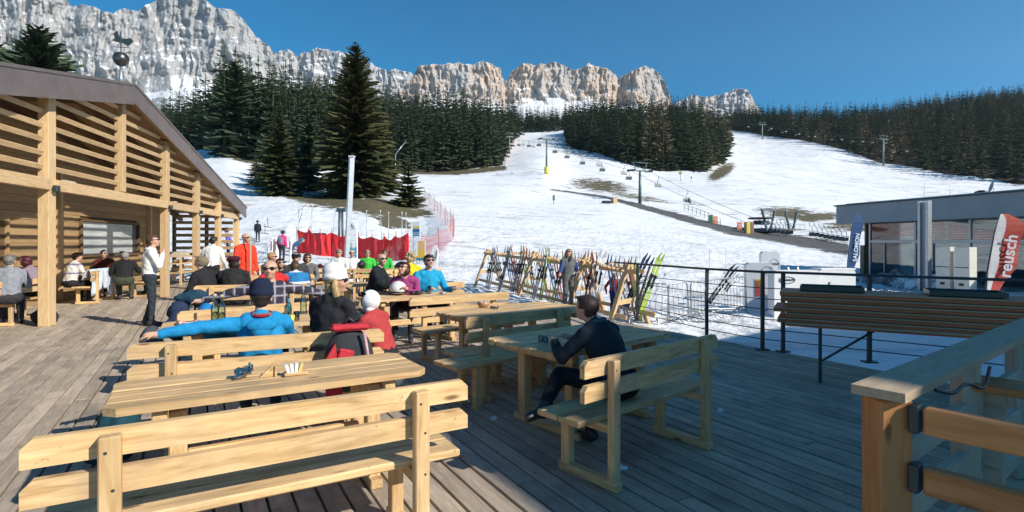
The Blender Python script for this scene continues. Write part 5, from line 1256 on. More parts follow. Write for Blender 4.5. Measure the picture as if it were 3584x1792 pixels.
cols = [.9, 4.1, 7.3, 10.5, 13.7, 16.9, 20.1]
for i, x in enumerate(cols):
    MB().box((x, .75, 2.07), (.12, .12, 4.14), bev=.008).build('column', M_STEEL, shop)
for (z, h_) in ((2.95, .16), (.12, .12)):
    MB().box((LS/2, .75, z), (LS-1.8, .10, h_), bev=.006).build('transom', M_STEEL, shop)
for a, b in zip(cols[:-1], cols[1:]):
    w = b-a-.14
    MB().box(((a+b)/2, .77, 1.55), (w, .012, 2.62)).build('pane', M_GLASS, shop); MB().box(((a+b)/2, .77, 3.58), (w, .012, 1.08)).build('pane', M_GLASS, shop)
    bl_ = MB()
    for k_ in range(7): MB().box(((a+b)/2, 1.0, 3.1+k_*.15), (w-.05, .07, .012), Matrix.Rotation(rad(25), 3, 'X')).build('blind_slat', M_GREYWOOD, shop)
    if a > 3:
        for k_ in range(6): MB().box(((a+b)/2, 1.05, 2.85-k_*.16), (w-.3, .07, .012), Matrix.Rotation(rad(25), 3, 'X')).build('blind_slat', M_GREYWOOD, shop)
    MB().box(((a+b)/2-.5, .72, 1.45), (.06, .08, 2.8)).build('mullion', M_STEEL, shop)
for k_ in range(16): MB().box((13.5, 3.0, .5+.24*k_), (14.5, .03, .22), bev=.006).build('cladding_board', plain('reddish_board', (.20,.13,.12), .6) if k_ == 0 else bpy.data.materials['reddish_board'], shop)
dp = thing('double_column', 'tall twin steel column standing before the shop front', 'column', Vector(((3236-CX)/FPX*27, 27, gz(( 3236-CX)/FPX*27, 27))), SANG)
for s in (-1, 1): MB().box((s*.20, 0, 2.25), (.14, .26, 4.5), bev=.01).build('profile', M_STEEL, dp)
MB().box((0, .03, 2.2), (.26, .10, 4.3)).build('web', M_FASC, dp); MB().box((0, 0, 4.45), (.5, .28, .06)).build('cap', M_WHITE, dp)
# things on and before the shop
def shoploc(x, y, z=0): return SHA+V(0,0,gz0)+Matrix.Rotation(SANG, 3, 'Z')@V(x, y, z)
rv = thing('roof_vent', 'round dark roof fan on the shop roof', 'vent', shoploc(6.2, 3, 5.42), SANG); MB().lathe([(.16,0),(.16,.3),(.32,.32),(.32,.42),(.1,.5)], 12).build('cowl', M_DKSTEEL, rv)
rv = thing('satellite_dish', 'small satellite dish on the shop roof', 'dish', shoploc(6.9, 3, 5.42), SANG); MB().tube([(0,0,0),(0,0,.55)], .03, 6).build('mast', M_STEEL, rv); MB().lathe([(.02,0),(.2,.03),(.32,.10),(.31,.10),(.2,.045)], 14).build('dish', M_FASC, rv, (0,-.08,.62), (rad(75),0,rad(-40)))
for i, x in enumerate((9.0, 12.2)):
    rv = thing('roof_unit', ['boxy rooftop unit on legs, nearer the dish', 'low dark rooftop unit, farther right on the shop roof'][i], 'roof unit', shoploc(x, 3, 5.42), SANG); MB().box((0,0,.32 if i == 0 else .18), (.75,.6,.35 if i == 0 else .2), bev=.02).build('housing', M_DKSTEEL, rv)
    for q in (-1,1): MB().box((q*.3,0,.08), (.05,.5,.16)).build('leg', M_STEEL, rv)
for i, x in enumerate((3.6, 5.2)):
    o = MB().tube([(0,0,0),(0,0,1.2-.3*i)], .012, 5).tube([(-.2,0,.9-.3*i),(.2,0,.9-.3*i)], .008, 4).build('antenna', M_STEEL, None, shoploc(x, 2, 5.4)); tag(o, ['thin roof aerial near the left end of the shop', 'second roof aerial beside the roof fan'][i], 'antenna')
wd = thing('ski_locker', 'pair of pale narrow cabinets standing before the shop front', 'cabinet', onground(3345, 24.5), SANG)
for s in (-1, 1):
    d = MB().box((s*.42, 0, 1.1), (.66, .45, 2.2), bev=.02).build('cabinet_body', plain('cream_panel', (.62,.60,.52), .5), wd); MB().box((s*.42, -.235, 1.3), (.6,.02,.03)).box((s*.42,-.235,.55), (.2,.02,.12)).build('slot', M_BLACK, d)
o = MB()
hp0 = onground(3170, 30)
nn_ = 26
for i in range(nn_):
    for j in range(10):
        x_ = (i/(nn_-1)-.5)*6; y_ = (j/9-.5)*2.4; h_ = 1.15*max(0, 1-(x_/3)**2)**.7*max(0, 1-(y_/1.2)**2)**.6*(.65+.6*mnoise.noise(V(x_*1.1, y_*1.4, 2))) ; o.v.append((x_, y_, max(-.1, h_)-.05))
for i in range(nn_-1):
    for j in range(9): o.f.append([i*10+j, (i+1)*10+j, (i+1)*10+j+1, i*10+j+1]); o.m.append(0); o.s.append(True)
n = NT('mottled_cover'); g = n.noise(n.coords('Object', (1,1,1)), 1.1, 7, .7); n.col(n.ramp(g, [(.42, (.06,.06,.06)), (.52, (.25,.25,.26)), (.58, (.75,.77,.8))])); n.bump(g, .8, .1)  # mound coloured by noise from dark to white
tag(o.build('mottled_mound', n.mat, None, hp0, (0,0,SANG)), 'mottled dark and white mound before the shop window', 'snow heap')
bk = thing('bicycle_stand', 'looped dark metal bicycle stand on the snow in front of the shop', 'stand', onground(3060, 22, .0), SANG)
for i in range(5): MB().tube([(i*.3,0,0),(i*.3,.05,.4),(i*.3+.15,.07,.5),(i*.3+.3,.05,.4),(i*.3+.3,0,0)], .016, 6).build('loop', M_DKSTEEL, bk)
# feather flags
def feather(label, x, y0, y1, Y, w, lean, cols_, txt, tcol, tsize, rotz):
    base = deep(x, y1, Y); base.z = gz(base.x, base.y); h = (EYE+(HY-y0)/FPX*Y)-base.z
    t = thing('feather_flag', label, 'flag', base, rotz)
    MB().tube([(0,0,0),(lean*.15*h,0,h*.4),(lean*.55*h,0,h*.8),(lean*.85*h,0,h*.97)], [.03,.025,.018,.01], 7).build('pole', M_DKSTEEL, t)
    def px_(f): return lean*h*(.15*f/.4 if f < .4 else .15+.4*(f-.4)/.4 if f < .8 else .55+.3*(f-.8)/.17)
    L = []; Rr = []
    for f in np.linspace(.16, .99, 16):
        ww = w*(.42+.58*min(1, (f-.16)/.3))*(1 if f < .80 else math.sqrt(max(0, 1-((f-.80)/.195)**2))*.9+.10)
        L.append((px_(f), f*h)); Rr.append((px_(f)+ww, f*h))
    for (a0, a1, c_) in cols_:
        fm_ = MB(); vs = []
        for k, (l, r_) in enumerate(zip(L, Rr)):
            yy = .05*math.sin(k*.9)
            for u in (a0, a1): vs.append((l[0]+(r_[0]-l[0])*u, yy*u-.01, l[1]))
        nq = len(vs)
        vs = vs+[(p[0], p[1]+.012, p[2]) for p in vs]
        fs = [(2*k, 2*k+1, 2*k+3, 2*k+2) for k in range(len(L)-1)]+[(nq+2*k+2, nq+2*k+3, nq+2*k+1, nq+2*k) for k in range(len(L)-1)]
        fm_.add(vs, fs).build('flag_cloth', cloth(c_, .7, .2), t)
    text(txt, tsize, paint(tcol), t, (px_(.55)+w*.60, -.075, h*.56), (rad(90), rad(-90)+math.atan(lean*.95), 0), .004)
    return t
feather('blue feather flag with white lettering at the left end of the shop', 2962, 742, 985, 25, .50, .13, [(0, 1, (.025,.065,.17))], 'SALOMON', (.55,.60,.68), .27, .1)
feather('red and white feather flag reading reusch at the right edge', 3446, 746, 1010, 17.0, .80, .17, [(0, .34, (.62,.60,.60)), (.34, 1, (.42,.07,.05))], 'reusch', (.60,.58,.62), .50, -.1)
# white rounded info walls
def slabsign(label, x, y0, y1, Y, w, rz, dep=.45, rad_=.12):
    b = onground(x, Y, -.05); h = EYE+(HY-y0)/FPX*Y-b.z; t = thing('info_wall', label, 'sign', b, rz)
    r = rad_; pts = [(-w/2,0),(w/2,0)]+[(w/2-r+r*math.cos(a), h-r+r*math.sin(a)) for a in np.linspace(0, math.pi/2, 5)]+[(-w/2+r-r*math.sin(a), h-r+r*math.cos(a)) for a in np.linspace(0, math.pi/2, 5)]
    MB().prism(pts, 0, dep).build('wall', M_WHITE, t); return t, h
def ring(w, h, mat, parent, loc, r=.012): return MB().tube([(w*math.cos(a), 0, h*math.sin(a)) for a in np.linspace(0, 2*math.pi, 25)], r, 5).build('oval_outline', mat, parent, loc)
t, h = slabsign('white rounded upright board with a red and yellow patch, behind the railing', 2660, 920, 1060, 15.5, .72, -.25)
MB().box((.0,-.008,h*.50), (.26,.012,.44), bev=.004).build('red_patch', paint((.48,.09,.08)), t); MB().prism([(-.14,h*.68),(.14,h*.68),(0,h*.50)], -.014, -.003).build('yellow_patch', paint((.75,.50,.06)), t); ring(.14, .1, paint((.4,.4,.4)), t, (.2,-.004,h*.86), .008)
t, h = slabsign('taller white rounded board farther back, with a grey oval', 2698, 880, 1010, 19.0, .60, -.25); ring(.16, .26, paint((.5,.5,.5)), t, (.12,-.004,h*.72), .008); text('VAJOLET', .09, M_BLACK, t, (.12,-.006,h*.76), (rad(90),0,0), .003)
t, h = slabsign('white welcome wall reading BENVENUTI in an oval', 2790, 946, 1050, 14.2, 1.25, .1, .3, .08)
ring(.22, .085, paint((.12,.12,.12)), t, (-.28,-.004,h*.80)); text('BENVENUTI', .07, M_BLACK, t, (-.28,-.006,h*.80), (rad(90),0,0), .003)
MB().prism([(.18,h*.25),(.42,h*.25),(.40,h*.55),(.30,h*.70),(.20,h*.55)], -.010, -.003).build('olive_patch', paint((.30,.30,.16)), t)
t, h = slabsign('second white wall with an olive round patch, right of the welcome wall', 2930, 946, 1050, 14.4, 1.05, .1, .5, .08)
MB().ball((-.22,-.003,h*.50), (.20,.012,.13), 14, 8).build('olive_patch', paint((.33,.33,.13)), t); MB().box((-.22,-.01,h*.72), (.05,.01,.06)).build('stem', paint((.18,.2,.1)), t)
MB().box((.05,.25,h+.02), (1.0,.5,.05), bev=.02).build('lid', M_WHITE, t)
sl = thing('folding_ladder_sign', 'small grey A-frame stand on the snow behind the welcome wall', 'stand', onground(2775, 20), .3)
for s in (-1, 1):
    f = MB()
    for x in (-.22, .22): f.beam((x, s*.4, -.02), (x, 0, 1.25), .04, .03)
    for k_ in range(4): z = .25+k_*.27; f.beam((-.22, s*.4*(1-z/1.25), z), (.22, s*.4*(1-z/1.25), z), .03, .04)
    f.build('ladder_side', M_STEEL if s < 0 else M_GREYWOOD, sl)
# ---------------------------------------------------------------- nets, poles and signs on the snow behind the terrace
def netmat(name, c, fill, scale):
    n = NT(name); tr = n.new('BsdfTransparent'); mx = n.new('MixShader'); uv = n.coords('UV', (scale, scale*.25, 1)) if False else n.coords('Object', (scale, scale, scale))
    g = n.noise(n.coords('Object', (1, 1, .6)), 1.1, 4); f = n.math('MULTIPLY', n.ramp(g, [(.35, .75), (.65, 1.0)]), fill)
    n.col(c); n.set(Roughness=.8); n.link(f, mx.inputs[0]); n.link(tr.outputs[0], mx.inputs[1]); n.link(n.b.outputs[0], mx.inputs[2]); n.link(mx.outputs[0], n.o.inputs['Surface']); return n.mat
M_NET = netmat('red_net', (.85, .035, .04), 1.15, 1); M_NETP = netmat('pale_red_net', (.62, .16, .15), .30, 1)
M_NETW = netmat('white_net', (.75, .75, .75), .30, 1)
rs = random.Random(8)
def net(label, pts, h, mat, posts=True, sag=.12, name='safety_net', post_c=None, zoff=.0):
    t = thing(name, label, 'net'); m = MB(); nn = []
    for k in range(len(pts)-1):
        a, b = Vector(pts[k]), Vector(pts[k+1])
        for i in range(9 if k == len(pts)-2 else 8):
            u = i/8; p = a.lerp(b, u); d = (b-a).normalized(); nrm = Vector((-d.y, d.x, 0))
            top = h*(1-sag*4*u*(1-u))*(1+.05*math.sin(k*2.1+u*5)); nn.append((p, nrm, top))
    R_ = 7
    for j, (p, nrm, top) in enumerate(nn):
        for i in range(R_): q = i/(R_-1); m.v.append(tuple(p+V(0,0,zoff+top*q-.05)+nrm*(.10*math.sin(j*1.3+q*3)*math.sin(q*3.14)+.05*math.sin(j*2.9))))
    for j in range(len(nn)-1):
        for i in range(R_-1): m.f.append([j*R_+i, (j+1)*R_+i, (j+1)*R_+i+1, j*R_+i+1]); m.m.append(0); m.s.append(True)
    m.build('netting', mat, t)
    rp = MB()
    rp.tube([p+V(0,0,zoff+top-.05) for p, nrm, top in nn], .012, 5).build('rope', mat if post_c is None else paint(post_c), t)
    if posts:
        for p in pts: MB().tube([Vector(p)+V(0,0,-.2), Vector(p)+V(rs.uniform(-.05,.05),0,zoff+h*1.12)], .022, 6).build('post', paint(post_c or (.35,.03,.04)), t)
    return t
net('bright red safety net hung in folds behind the terrace crowd', [onground(x, Y) for x, Y in ((1040,40),(1080,39.5),(1122,39),(1160,39),(1210,38.5),(1255,38),(1300,37),(1345,36.5),(1385,36),(1428,35.5))], 1.75, M_NET)
net('pale red mesh fence climbing along the edge of the ski run', [onground(x, Y) for x, Y in ((1486,92),(1503,84),(1521,76),(1541,68),(1560,60),(1577,53),(1588,46))], 1.9, M_NETP, post_c=(.36,.08,.08))
net('thin pale mesh between the orange sign and the climbing mesh fence', [onground(x, Y) for x, Y in ((1478,33),(1535,36),(1588,45.5))], 1.5, M_NETP, post_c=(.30,.10,.10))
net('thin red mesh strip along the left edge of the upper ski run', [onground(x, Y) for x, Y in ((1768,228),(1772,255),(1780,290),(1792,330),(1803,370))], 2.2, M_NETP, post_c=(.3,.1,.1))
def pole(label, x, y0, Y, r=.035, dx=0.0, c=(.36,.42,.43), name='marker_pole', cat='pole', group='thin grey poles behind the red net'):
    p = onground(x, Y, -.2); h = EYE+(HY-y0)/FPX*Y-p.z; t = thing(name, label, cat, p, 0, group)
    MB().tube([(0,0,0),(dx*h,0,h)], [r, r*.8], 7).build('shaft', paint(c, .4, .3), t); MB().ball((dx*h,0,h), r*1.5, 8, 6).build('knob', M_WHITE, t)
for x, y0, dx, lb in ((1045,722,.0,'left of the black speaker box'),(1083,720,.06,'leaning, beside the black speaker box'),(1155,732,.12,'leaning right, between the speaker box and the twin dark post'),(1283,738,0,'first right of the white clock sign'),(1340,738,-.05,'leaning left, over the middle of the red net'),(1360,744,0,'close beside the leaning one over the red net'),(1407,745,0,'left of the pair at the right end of the red net'),(1421,747,.0,'right of the pair at the right end of the red net')):
    pole('thin grey pole '+lb, x, y0, 41, dx=dx)
bp = thing('steel_mast', 'tall pale grey steel mast standing before the tallest spruce', 'mast', onground(1213, 34, -.2)); hh = 6.95-bp.location.z
MB().box((0,0,0), (hh, .34, .30), bev=.02).build('shaft', plain('pale_steel', (.50,.53,.54), .4, .35, .06, 3), bp, (.17,0,hh/2), (0, -math.pi/2+.045, .5)); MB().box((.33,0,hh), (.33,.37,.05)).build('cap', M_WHITE, bp)
tp = thing('twin_post', 'dark twin post with a crosspiece left of the pale mast', 'post', onground(1193, 42, -.2))
h2 = EYE+(HY-735)/FPX*42-tp.location.z
for s in (-1, 1): MB().tube([(s*.16,0,0),(s*.10,0,h2)], .09, 8).build('shaft', paint((.03,.06,.075), .4), tp)
MB().box((0,0,h2), (.75,.3,.28), bev=.03).build('head', paint((.03,.06,.075), .4), tp)
ck = thing('clock_sign', 'white info pylon with a round clock at its top and a blue panel below', 'sign', onground(1237, 33, -.1), -.12)
hk = EYE+(HY-776)/FPX*33-ck.location.z
MB().box((0,.06,hk/2), (.46,.12,hk), bev=.015).build('panel', M_WHITE, ck)
cl = MB().lathe([(.17,0),(.17,.01)], 24).build('clock_face', paint((.75,.76,.76)), ck, (0,-.002,hk-.24), (rad(90),0,0))
for i in range(12): a = i*math.pi/6; MB().box((.135*math.sin(a), .135*math.cos(a), .014), (.018,.018,.006)).build('tick', M_BLACK, cl)
MB().box((.03,.01,.017), (.09,.014,.006), Matrix.Rotation(.2,3,'Z')).build('hand', M_BLACK, cl); MB().box((.055,-.005,.019), (.12,.010,.006), Matrix.Rotation(-.1,3,'Z')).build('hand', M_BLACK, cl)
for z in (hk-.46, hk-.80, hk-1.12): MB().box((0,-.003,z), (.42,.012,.012)).build('divider', paint((.3,.35,.36)), ck)
MB().box((0,-.004,hk-1.42), (.36,.012,.36)).build('map_panel', paint((.35,.50,.48)), ck); MB().box((.02,-.012,hk-1.40), (.18,.012,.34)).build('map_panel', M_WHITE, ck)
bpn = MB().box((0,-.004,.62), (.42,.012,.82)).build('blue_panel', paint((.03,.28,.42)), ck)
for i in range(6): MB().box((rs.uniform(-.05,.05),-.012,.95-i*.12), (rs.uniform(.14,.26),.006,.03)).build('print_line', paint((.55,.66,.72)), bpn)
def board_sign(label, x, y0, y1, Y, w, bands, rz, legs=True):
    p = onground(x, Y, -.1); z0 = EYE+(HY-y1)/FPX*Y-p.z; z1 = EYE+(HY-y0)/FPX*Y-p.z; t = thing('info_sign', label, 'sign', p, rz)
    MB().box((0,0,(z0+z1)/2), (w,.03,z1-z0), bev=.005).build('panel', M_WHITE, t)
    for (a, b, c_) in bands: MB().box((0,-.018,z0+(z1-z0)*(a+b)/2), (w*.94,.008,(z1-z0)*(b-a))).build('print_band', paint(c_), t)
    for s in (-1, 1): MB().tube([(s*w*.42,.03,0),(s*w*.42,.03,z1)], .02, 6).build('leg', M_STEEL, t)
    return t
t = board_sign('white info board with a yellow strip and blue stripes on grey legs', 1457, 776, 828, 31, .46, [(.56,.70,(.75,.55,.08)),(.28,.52,(.04,.16,.34)),(.04,.12,(.05,.25,.40)),(.16,.24,(.05,.25,.40))], -.3)
t = board_sign('orange and yellow info board with a white strip, below the blue striped board', 1472, 842, 912, 30, .56, [(.55,.98,(.70,.42,.20)),(.14,.55,(.72,.45,.05)),(.0,.13,(.02,.20,.25))], -.25)
MB().box((-.22,-.024,1.0), (.10,.006,.9)).build('white_strip', M_WHITE, t)
t = thing('speaker_box', 'black loudspeaker box standing on the snow behind the red net', 'speaker', onground(1113, 43, .0), -.15)
zb = EYE+(HY-842)/FPX*43-t.location.z
MB().box((0,0,zb+.28), (1.15,.6,.62), bev=.05).build('cabinet', M_BLACK, t); MB().lathe([(.2,0),(.2,.02)], 16).build('cone', paint((.06,.06,.065)), t, (-.4,-.31,zb+.28), (rad(90),0,0)); MB().box((0,0,zb*.5-.1), (.9,.5,zb+.2)).build('stand', M_DKSTEEL, t)
t = thing('wooden_barrel', 'wooden barrel on a stand left of the speaker box', 'barrel', onground(1058, 42, 0)); zb = max(.2, EYE+(HY-850)/FPX*42-t.location.z)
MB().lathe([(.20,0),(.26,.2),(.28,.42),(.26,.62),(.21,.8)], 14, (0,0,zb)).build('staves', M_LARCH, t); MB().lathe([(.275,.3),(.285,.32),(.285,.36),(.278,.38)], 14, (0,0,zb)).lathe([(.24,.66),(.25,.68),(.245,.72)], 14, (0,0,zb)).build('hoop', M_DKSTEEL, t); MB().box((0,0,zb/2), (.5,.5,zb)).build('stand', M_WHITE, t)
t = thing('rescue_sled', 'white plastic sled standing upright beside the orange board', 'sled', onground(1515, 28, -.05), -.2)
MB().prism([(-.28,0),(.22,0),(.30,1.0),(.20,1.25),(.05,1.25),(-.06,.95)], -.04, .04).build('shell', M_WHITE, t); MB().tube([(.16,-.05,.55),(.21,-.07,.75),(.22,-.05,1.0)], .02, 6).build('handle', M_BLACK, t)
t = thing('gate_panel', 'white ticket gate panels beside the skier in pink', 'gate', onground(968, 30, -.05), -.1)
for x in (-.22,.02,.85): MB().box((x,0,.72), (.13,.30,1.45), bev=.05).build('panel', M_WHITE, t); MB().box((x,-.153,.95), (.09,.01,.5)).build('stripe', paint((.45,.2,.18)), t)
t = thing('plastic_shield', 'clear plastic wind shield behind the man in red', 'shield', onground(872, 26, 0), -.2)
MB().box((0,0,.85), (.62,.02,1.3), bev=.006).build('pane', netmat('clear_plastic', (.6,.6,.62), .45, 1), t); MB().tube([(-.31,0,0),(-.31,0,1.5),(.31,0,1.5),(.31,0,0)], .02, 6).build('frame', M_STEEL, t)
o = MB().tube([V(-9.6,24.6,3.0), onground(1075,60,1.6), onground(1150,84,2.5)], .015, 4).tube([V(-9.6,24.6,2.5), onground(1060,58,1.2)], .015, 4).build('drag_cable', M_DKSTEEL); tag(o, 'thin drag lift cables running from the hut corner up the snow', 'cable')
for i, (x, y, Y) in enumerate(((936,778,46),(927,800,44))):
    t = thing('drag_bar', ['upper black drag lift bar hanging beside the skier in black', 'lower black drag lift bar hanging beside the skier in black'][i], 'drag bar', deep(x, y, Y), .3, 'drag lift bars on the cable'); MB().tube([(0,0,.4),(.02,0,-.35)], .02, 5).build('stem', M_BLACK, t); MB().tube([(-.3,0,-.35),(.3,0,-.42)], .035, 6).build('crossbar', M_BLACK, t)
t = thing('ski_pole', 'single long pole held upright beside the man in red', 'pole', Vector(((877-CX)/FPX*12.7, 12.7, 0))); MB().tube([(0,0,0),(0,0,1.75)], .014, 6).build('shaft', M_GREYWOOD, t)

# ---------------------------------------------------------------- chairlifts
def pylon(label, p, top, mat, arm=2.4, r=.38, brace=True, pad=None, rz=0.0):
    h = top-p.z; t = thing('lift_pylon', label, 'pylon', p, rz)
    MB().tube([(0,0,-.4),(0,0,h)], [r, r*.62], 12).build('mast', mat, t); MB().box((0,0,h), (arm*2, .32, .32), bev=.03).build('crossarm', mat, t)
    if brace:
        f = MB()
        for s in (-1, 1): f.tube([(s*arm*.45,0,h),(s*arm*.75,0,h+1.9)], .09, 6)
        f.tube([(-arm*.95,0,h+1.9),(arm*.95,0,h+1.9)], .10, 6).build('lifting_frame', mat, t)
    for s in (-1, 1):
        sh_ = MB().beam((s*arm,-1.5,h-.22), (s*arm,1.5,h-.02), .14, .22).build('sheave_beam', mat, t)
        for k in range(6): MB().lathe([(.22,-.05),(.22,.05)], 10).build('sheave', M_BLACK, sh_, (s*arm,-1.35+k*.54,h+.10-.1+k*.03), (0,rad(90),0))
    if pad: MB().lathe([(r*2.0,0),(r*2.1,.6),(r*2.0,2.3),(r*1.2,2.4)], 12).build('safety_pad', paint(pad), t)
    return t
CH = {}
def chair(label, hang, rz, group, s=1.0, sit=False):
    t = thing('lift_chair', label, 'chair', hang, rz, group); t.scale = (s, s, s)
    if not CH:
        CH['h'] = MB().tube([(0,0,0),(0,-.05,-.5),(0,-.55,-1.0),(0,-.55,-1.6)], .05, 6).tube([(-.75,-.5,-1.6),(.75,-.5,-1.6)], .04, 6).mesh('hanger', M_DKSTEEL)
        CH['f'] = MB().tube([(-.78,-.45,-1.6),(-.8,-.40,-2.3),(-.8,.15,-2.35)], .04, 6).tube([(.78,-.45,-1.6),(.8,-.40,-2.3),(.8,.15,-2.35)], .04, 6).tube([(-.8,.1,-2.0),(.8,.1,-2.0)], .03, 6).mesh('frame', M_STEEL)
        CH['s'] = MB().box((0,-.1,-2.33), (1.5,.5,.09), bev=.03).mesh('seat', M_BLACK); CH['b'] = MB().box((0,-.40,-2.0), (1.5,.07,.55), Matrix.Rotation(rad(10),3,'X'), bev=.03).mesh('backrest', paint((.05,.07,.08)))
    for k, nm in (('h','hanger'),('f','frame'),('s','seat'),('b','backrest')): obj(nm, CH[k], t)
    return t
M_PYL = plain('pylon_green', (.10, .15, .16), .45, .3, .1, 2); M_PYLF = plain('pylon_far', (.22, .27, .28), .5, .3, .1, 2)
LDIR = (onground(1913, 175)-onground(2240, 127)).normalized(); LANG = math.atan2(LDIR.y, LDIR.x)-math.pi/2
P1 = onground(2240, 127); z1 = EYE+(HY-598)/FPX*127
pylon('dark green chairlift pylon with a wide head, beside the dirt track on the slope', P1, z1, M_PYL, 2.5, .42, True, None, LANG)
P2 = onground(1913, 178); z2 = EYE+(HY-487)/FPX*178
pylon('second chairlift pylon with a yellow pad at its foot, on the ski run', P2, z2, M_PYL, 2.3, .36, False, (.62,.55,.08), LANG)
P3 = onground(1783, 290); z3 = EYE+(HY-478)/FPX*290
pylon('far chairlift pylon at the left edge of the upper ski run', P3, z3, M_PYLF, 2.4, .40, True, None, LANG)
ST = onground(2640, 93); zs = EYE+(HY-776)/FPX*93
side = Vector((math.cos(LANG), math.sin(LANG), 0))
def cable(label, pts, r=.035):
    out = []
    for a, b in zip(pts[:-1], pts[1:]):
        a = Vector(a); b = Vector(b); L = (b-a).length
        for i in range(11): u = i/10; out.append(a.lerp(b, u)-V(0,0,L*.012*4*u*(1-u)))
    return tag(MB().tube(out, r, 4).build('lift_cable', M_DKSTEEL), label, 'cable')
T1_, T2_, T3_ = P1+V(0,0,z1-P1.z), P2+V(0,0,z2-P2.z), P3+V(0,0,z3-P3.z); TS_ = V(ST.x, ST.y, zs)
for s, lb in ((-1, 'left haul cable of the middle chairlift'), (1, 'right haul cable of the middle chairlift')):
    cable(lb, [TS_+side*s*2.3, T1_+side*s*2.5, T2_+side*s*2.3, T3_+side*s*2.4])
def on_cable(xpx, s):
    best = None
    for a, b in ((TS_, T1_), (T1_, T2_), (T2_, T3_)):
        for i in range(200):
            u = i/200; p = a.lerp(b, u)+side*s*2.4-V(0,0,(b-a).length*.012*4*u*(1-u)); e = abs(CX+FPX*p.x/p.y-xpx)
            if best is None or e < best[0]: best = (e, p)
    return best[1]
for i, (x, s, lb) in enumerate(((2407,1,'lift chair carrying a skier, nearest the valley station'),(2306,1,'empty lift chair just right of the dark green pylon'),(2199,-1,'lower of the two lift chairs left of the dark green pylon'),(2186,1,'upper of the two lift chairs left of the dark green pylon'),(2106,-1,'lower chair of the second pair left of the pylon'),(2098,1,'upper chair of the second pair left of the pylon'),
    (2036,-1,'dark lift chair halfway between the two nearer pylons'),(1982,-1,'left chair of the pair near the padded pylon'),(1990,1,'right chair of the pair near the padded pylon'),(1940,-1,'lone lift chair just right of the padded pylon'),(1885,-1,'first small chair above the padded pylon'),(1868,1,'second small chair above the padded pylon'),(1850,-1,'third small chair above the padded pylon'),(1832,1,'fourth small chair above the padded pylon'),(1815,-1,'fifth small chair, nearest the far pylon'))):
    p = on_cable(x, s); chair(lb, p, LANG+(math.pi if s > 0 else 0), 'chairs of the middle chairlift', 1.0)
    if i == 0: person('skier in dark clothes riding the lift chair nearest the valley station', p+V(0,0,-2.33-.43)+side*.2, LANG+math.pi, H=1.75, top=(.03,.04,.05), bottom=BK, hat=('helmet',(.1,.1,.12)), voxel=.03, fingers=False)
# valley station
vs_ = thing('lift_station', 'low valley station of the chairlift with steel V-frames beside the dirt track', 'lift station', onground(2690, 93), LANG+.25)
gS = vs_.location.z
for k, (x0) in enumerate((0, 7.5)):
    fr = MB()
    for s in (-1, 1): fr.beam((x0+s*.7, 0, .6), (x0+s*2.0, 0, 3.6), .30, .30)
    if k == 0: fr.beam((x0-2.4,0,3.7), (x0+2.4,0,3.7), .28, .22)
    fr.build('v_frame', M_PYL, vs_)
MB().box((3.5,0,.25), (14,3.2,.6), bev=.05).build('platform', paint((.14,.15,.155), .7), vs_); MB().lathe([(1.9,0),(2.0,.12),(1.9,.25)], 20, (-2.5,0,2.1)).build('bullwheel', M_DKSTEEL, vs_); MB().box((-2.2,0,1.5), (2.8,1.4,.7), bev=.08).build('drive_housing', paint((.03,.05,.06)), vs_)
for s in (-1, 1):
    rr_ = MB().tube([(-4,s*1.7,1.6),(1,s*1.7,1.5),(9,s*1.7,1.3)], .04, 6)
    for i in range(9): rr_.tube([(-4+i*1.6,s*1.7,.3),(-4+i*1.6,s*1.7,1.55)], .035, 6)
    rr_.build('guard_rail', M_STEEL, vs_)
for i in range(14):
    x = 2688+i*(14.5 if i < 6 else 17) + (0 if i < 6 else 42); chair(('parked lift chair in the dark row beside the station, ' if i < 6 else 'parked lift chair in the row at the shop corner, ')+['first','second','third','fourth','fifth','sixth','seventh','eighth'][i if i < 6 else i-6]+' from the left', onground(x, 90-.9*i, 2.45), LANG+1.2, 'parked lift chairs by the station', .9)
yb = thing('control_cabin', 'yellow padded cabin post at the valley station', 'cabin', onground(2620, 88, -.1), .2); MB().box((-.25,0,.95), (.75,.7,1.9), bev=.06).build('yellow_pad', paint((.60,.46,.10)), yb); MB().box((.55,.1,.95), (.6,.7,1.9), bev=.05).build('brown_pad', paint((.22,.12,.09)), yb); MB().box((.1,.0,1.95), (.4,.5,.1)).build('cap', M_STEEL, yb)
for x, Y, lb in ((2503,96,'orange warning banner on two posts left of the yellow cabin'),(2588,90,'orange warning banner with a white ring beside the yellow cabin')):
    t = thing('warning_banner', lb, 'banner', onground(x, Y, -.1), .1); MB().box((0,0,.95), (.82,.03,1.2)).build('banner_cloth', cloth((.72,.19,.10)), t); MB().tube([(.19*math.cos(a),-.03,.95+.22*math.sin(a)) for a in np.linspace(0,6.283,17)], .05, 5).build('white_ring', M_WHITE, t)
    for s in (-1,1): MB().tube([(s*.42,0,0),(s*.42,0,1.65)], .03, 6).build('post', M_STEEL, t)
gb_ = thing('green_screen', 'short green wind screen left of the orange banners', 'screen', onground(2487, 97, 0), .1); MB().box((0,0,.8), (.8,.05,1.3), bev=.01).build('screen_cloth', cloth((.04,.16,.08)), gb_)
for s in (-1,1): MB().tube([(s*.4,0,-.1),(s*.4,0,1.5)], .03, 6).build('post', M_STEEL, gb_)
tf_ = thing('guide_fence', 'dark guide fence along the track below the middle pylon', 'fence'); pr_ = [onground(2395+i*14, 118-2.6*i) for i in range(10)]
for p in pr_: MB().tube([p+V(0,0,-.2), p+V(0,0,1.3)], .05, 5).build('post', M_DKSTEEL, tf_)
for z in (.6, 1.25): MB().tube([p+V(0,0,z) for p in pr_], .035, 5).build('rail', M_DKSTEEL, tf_)
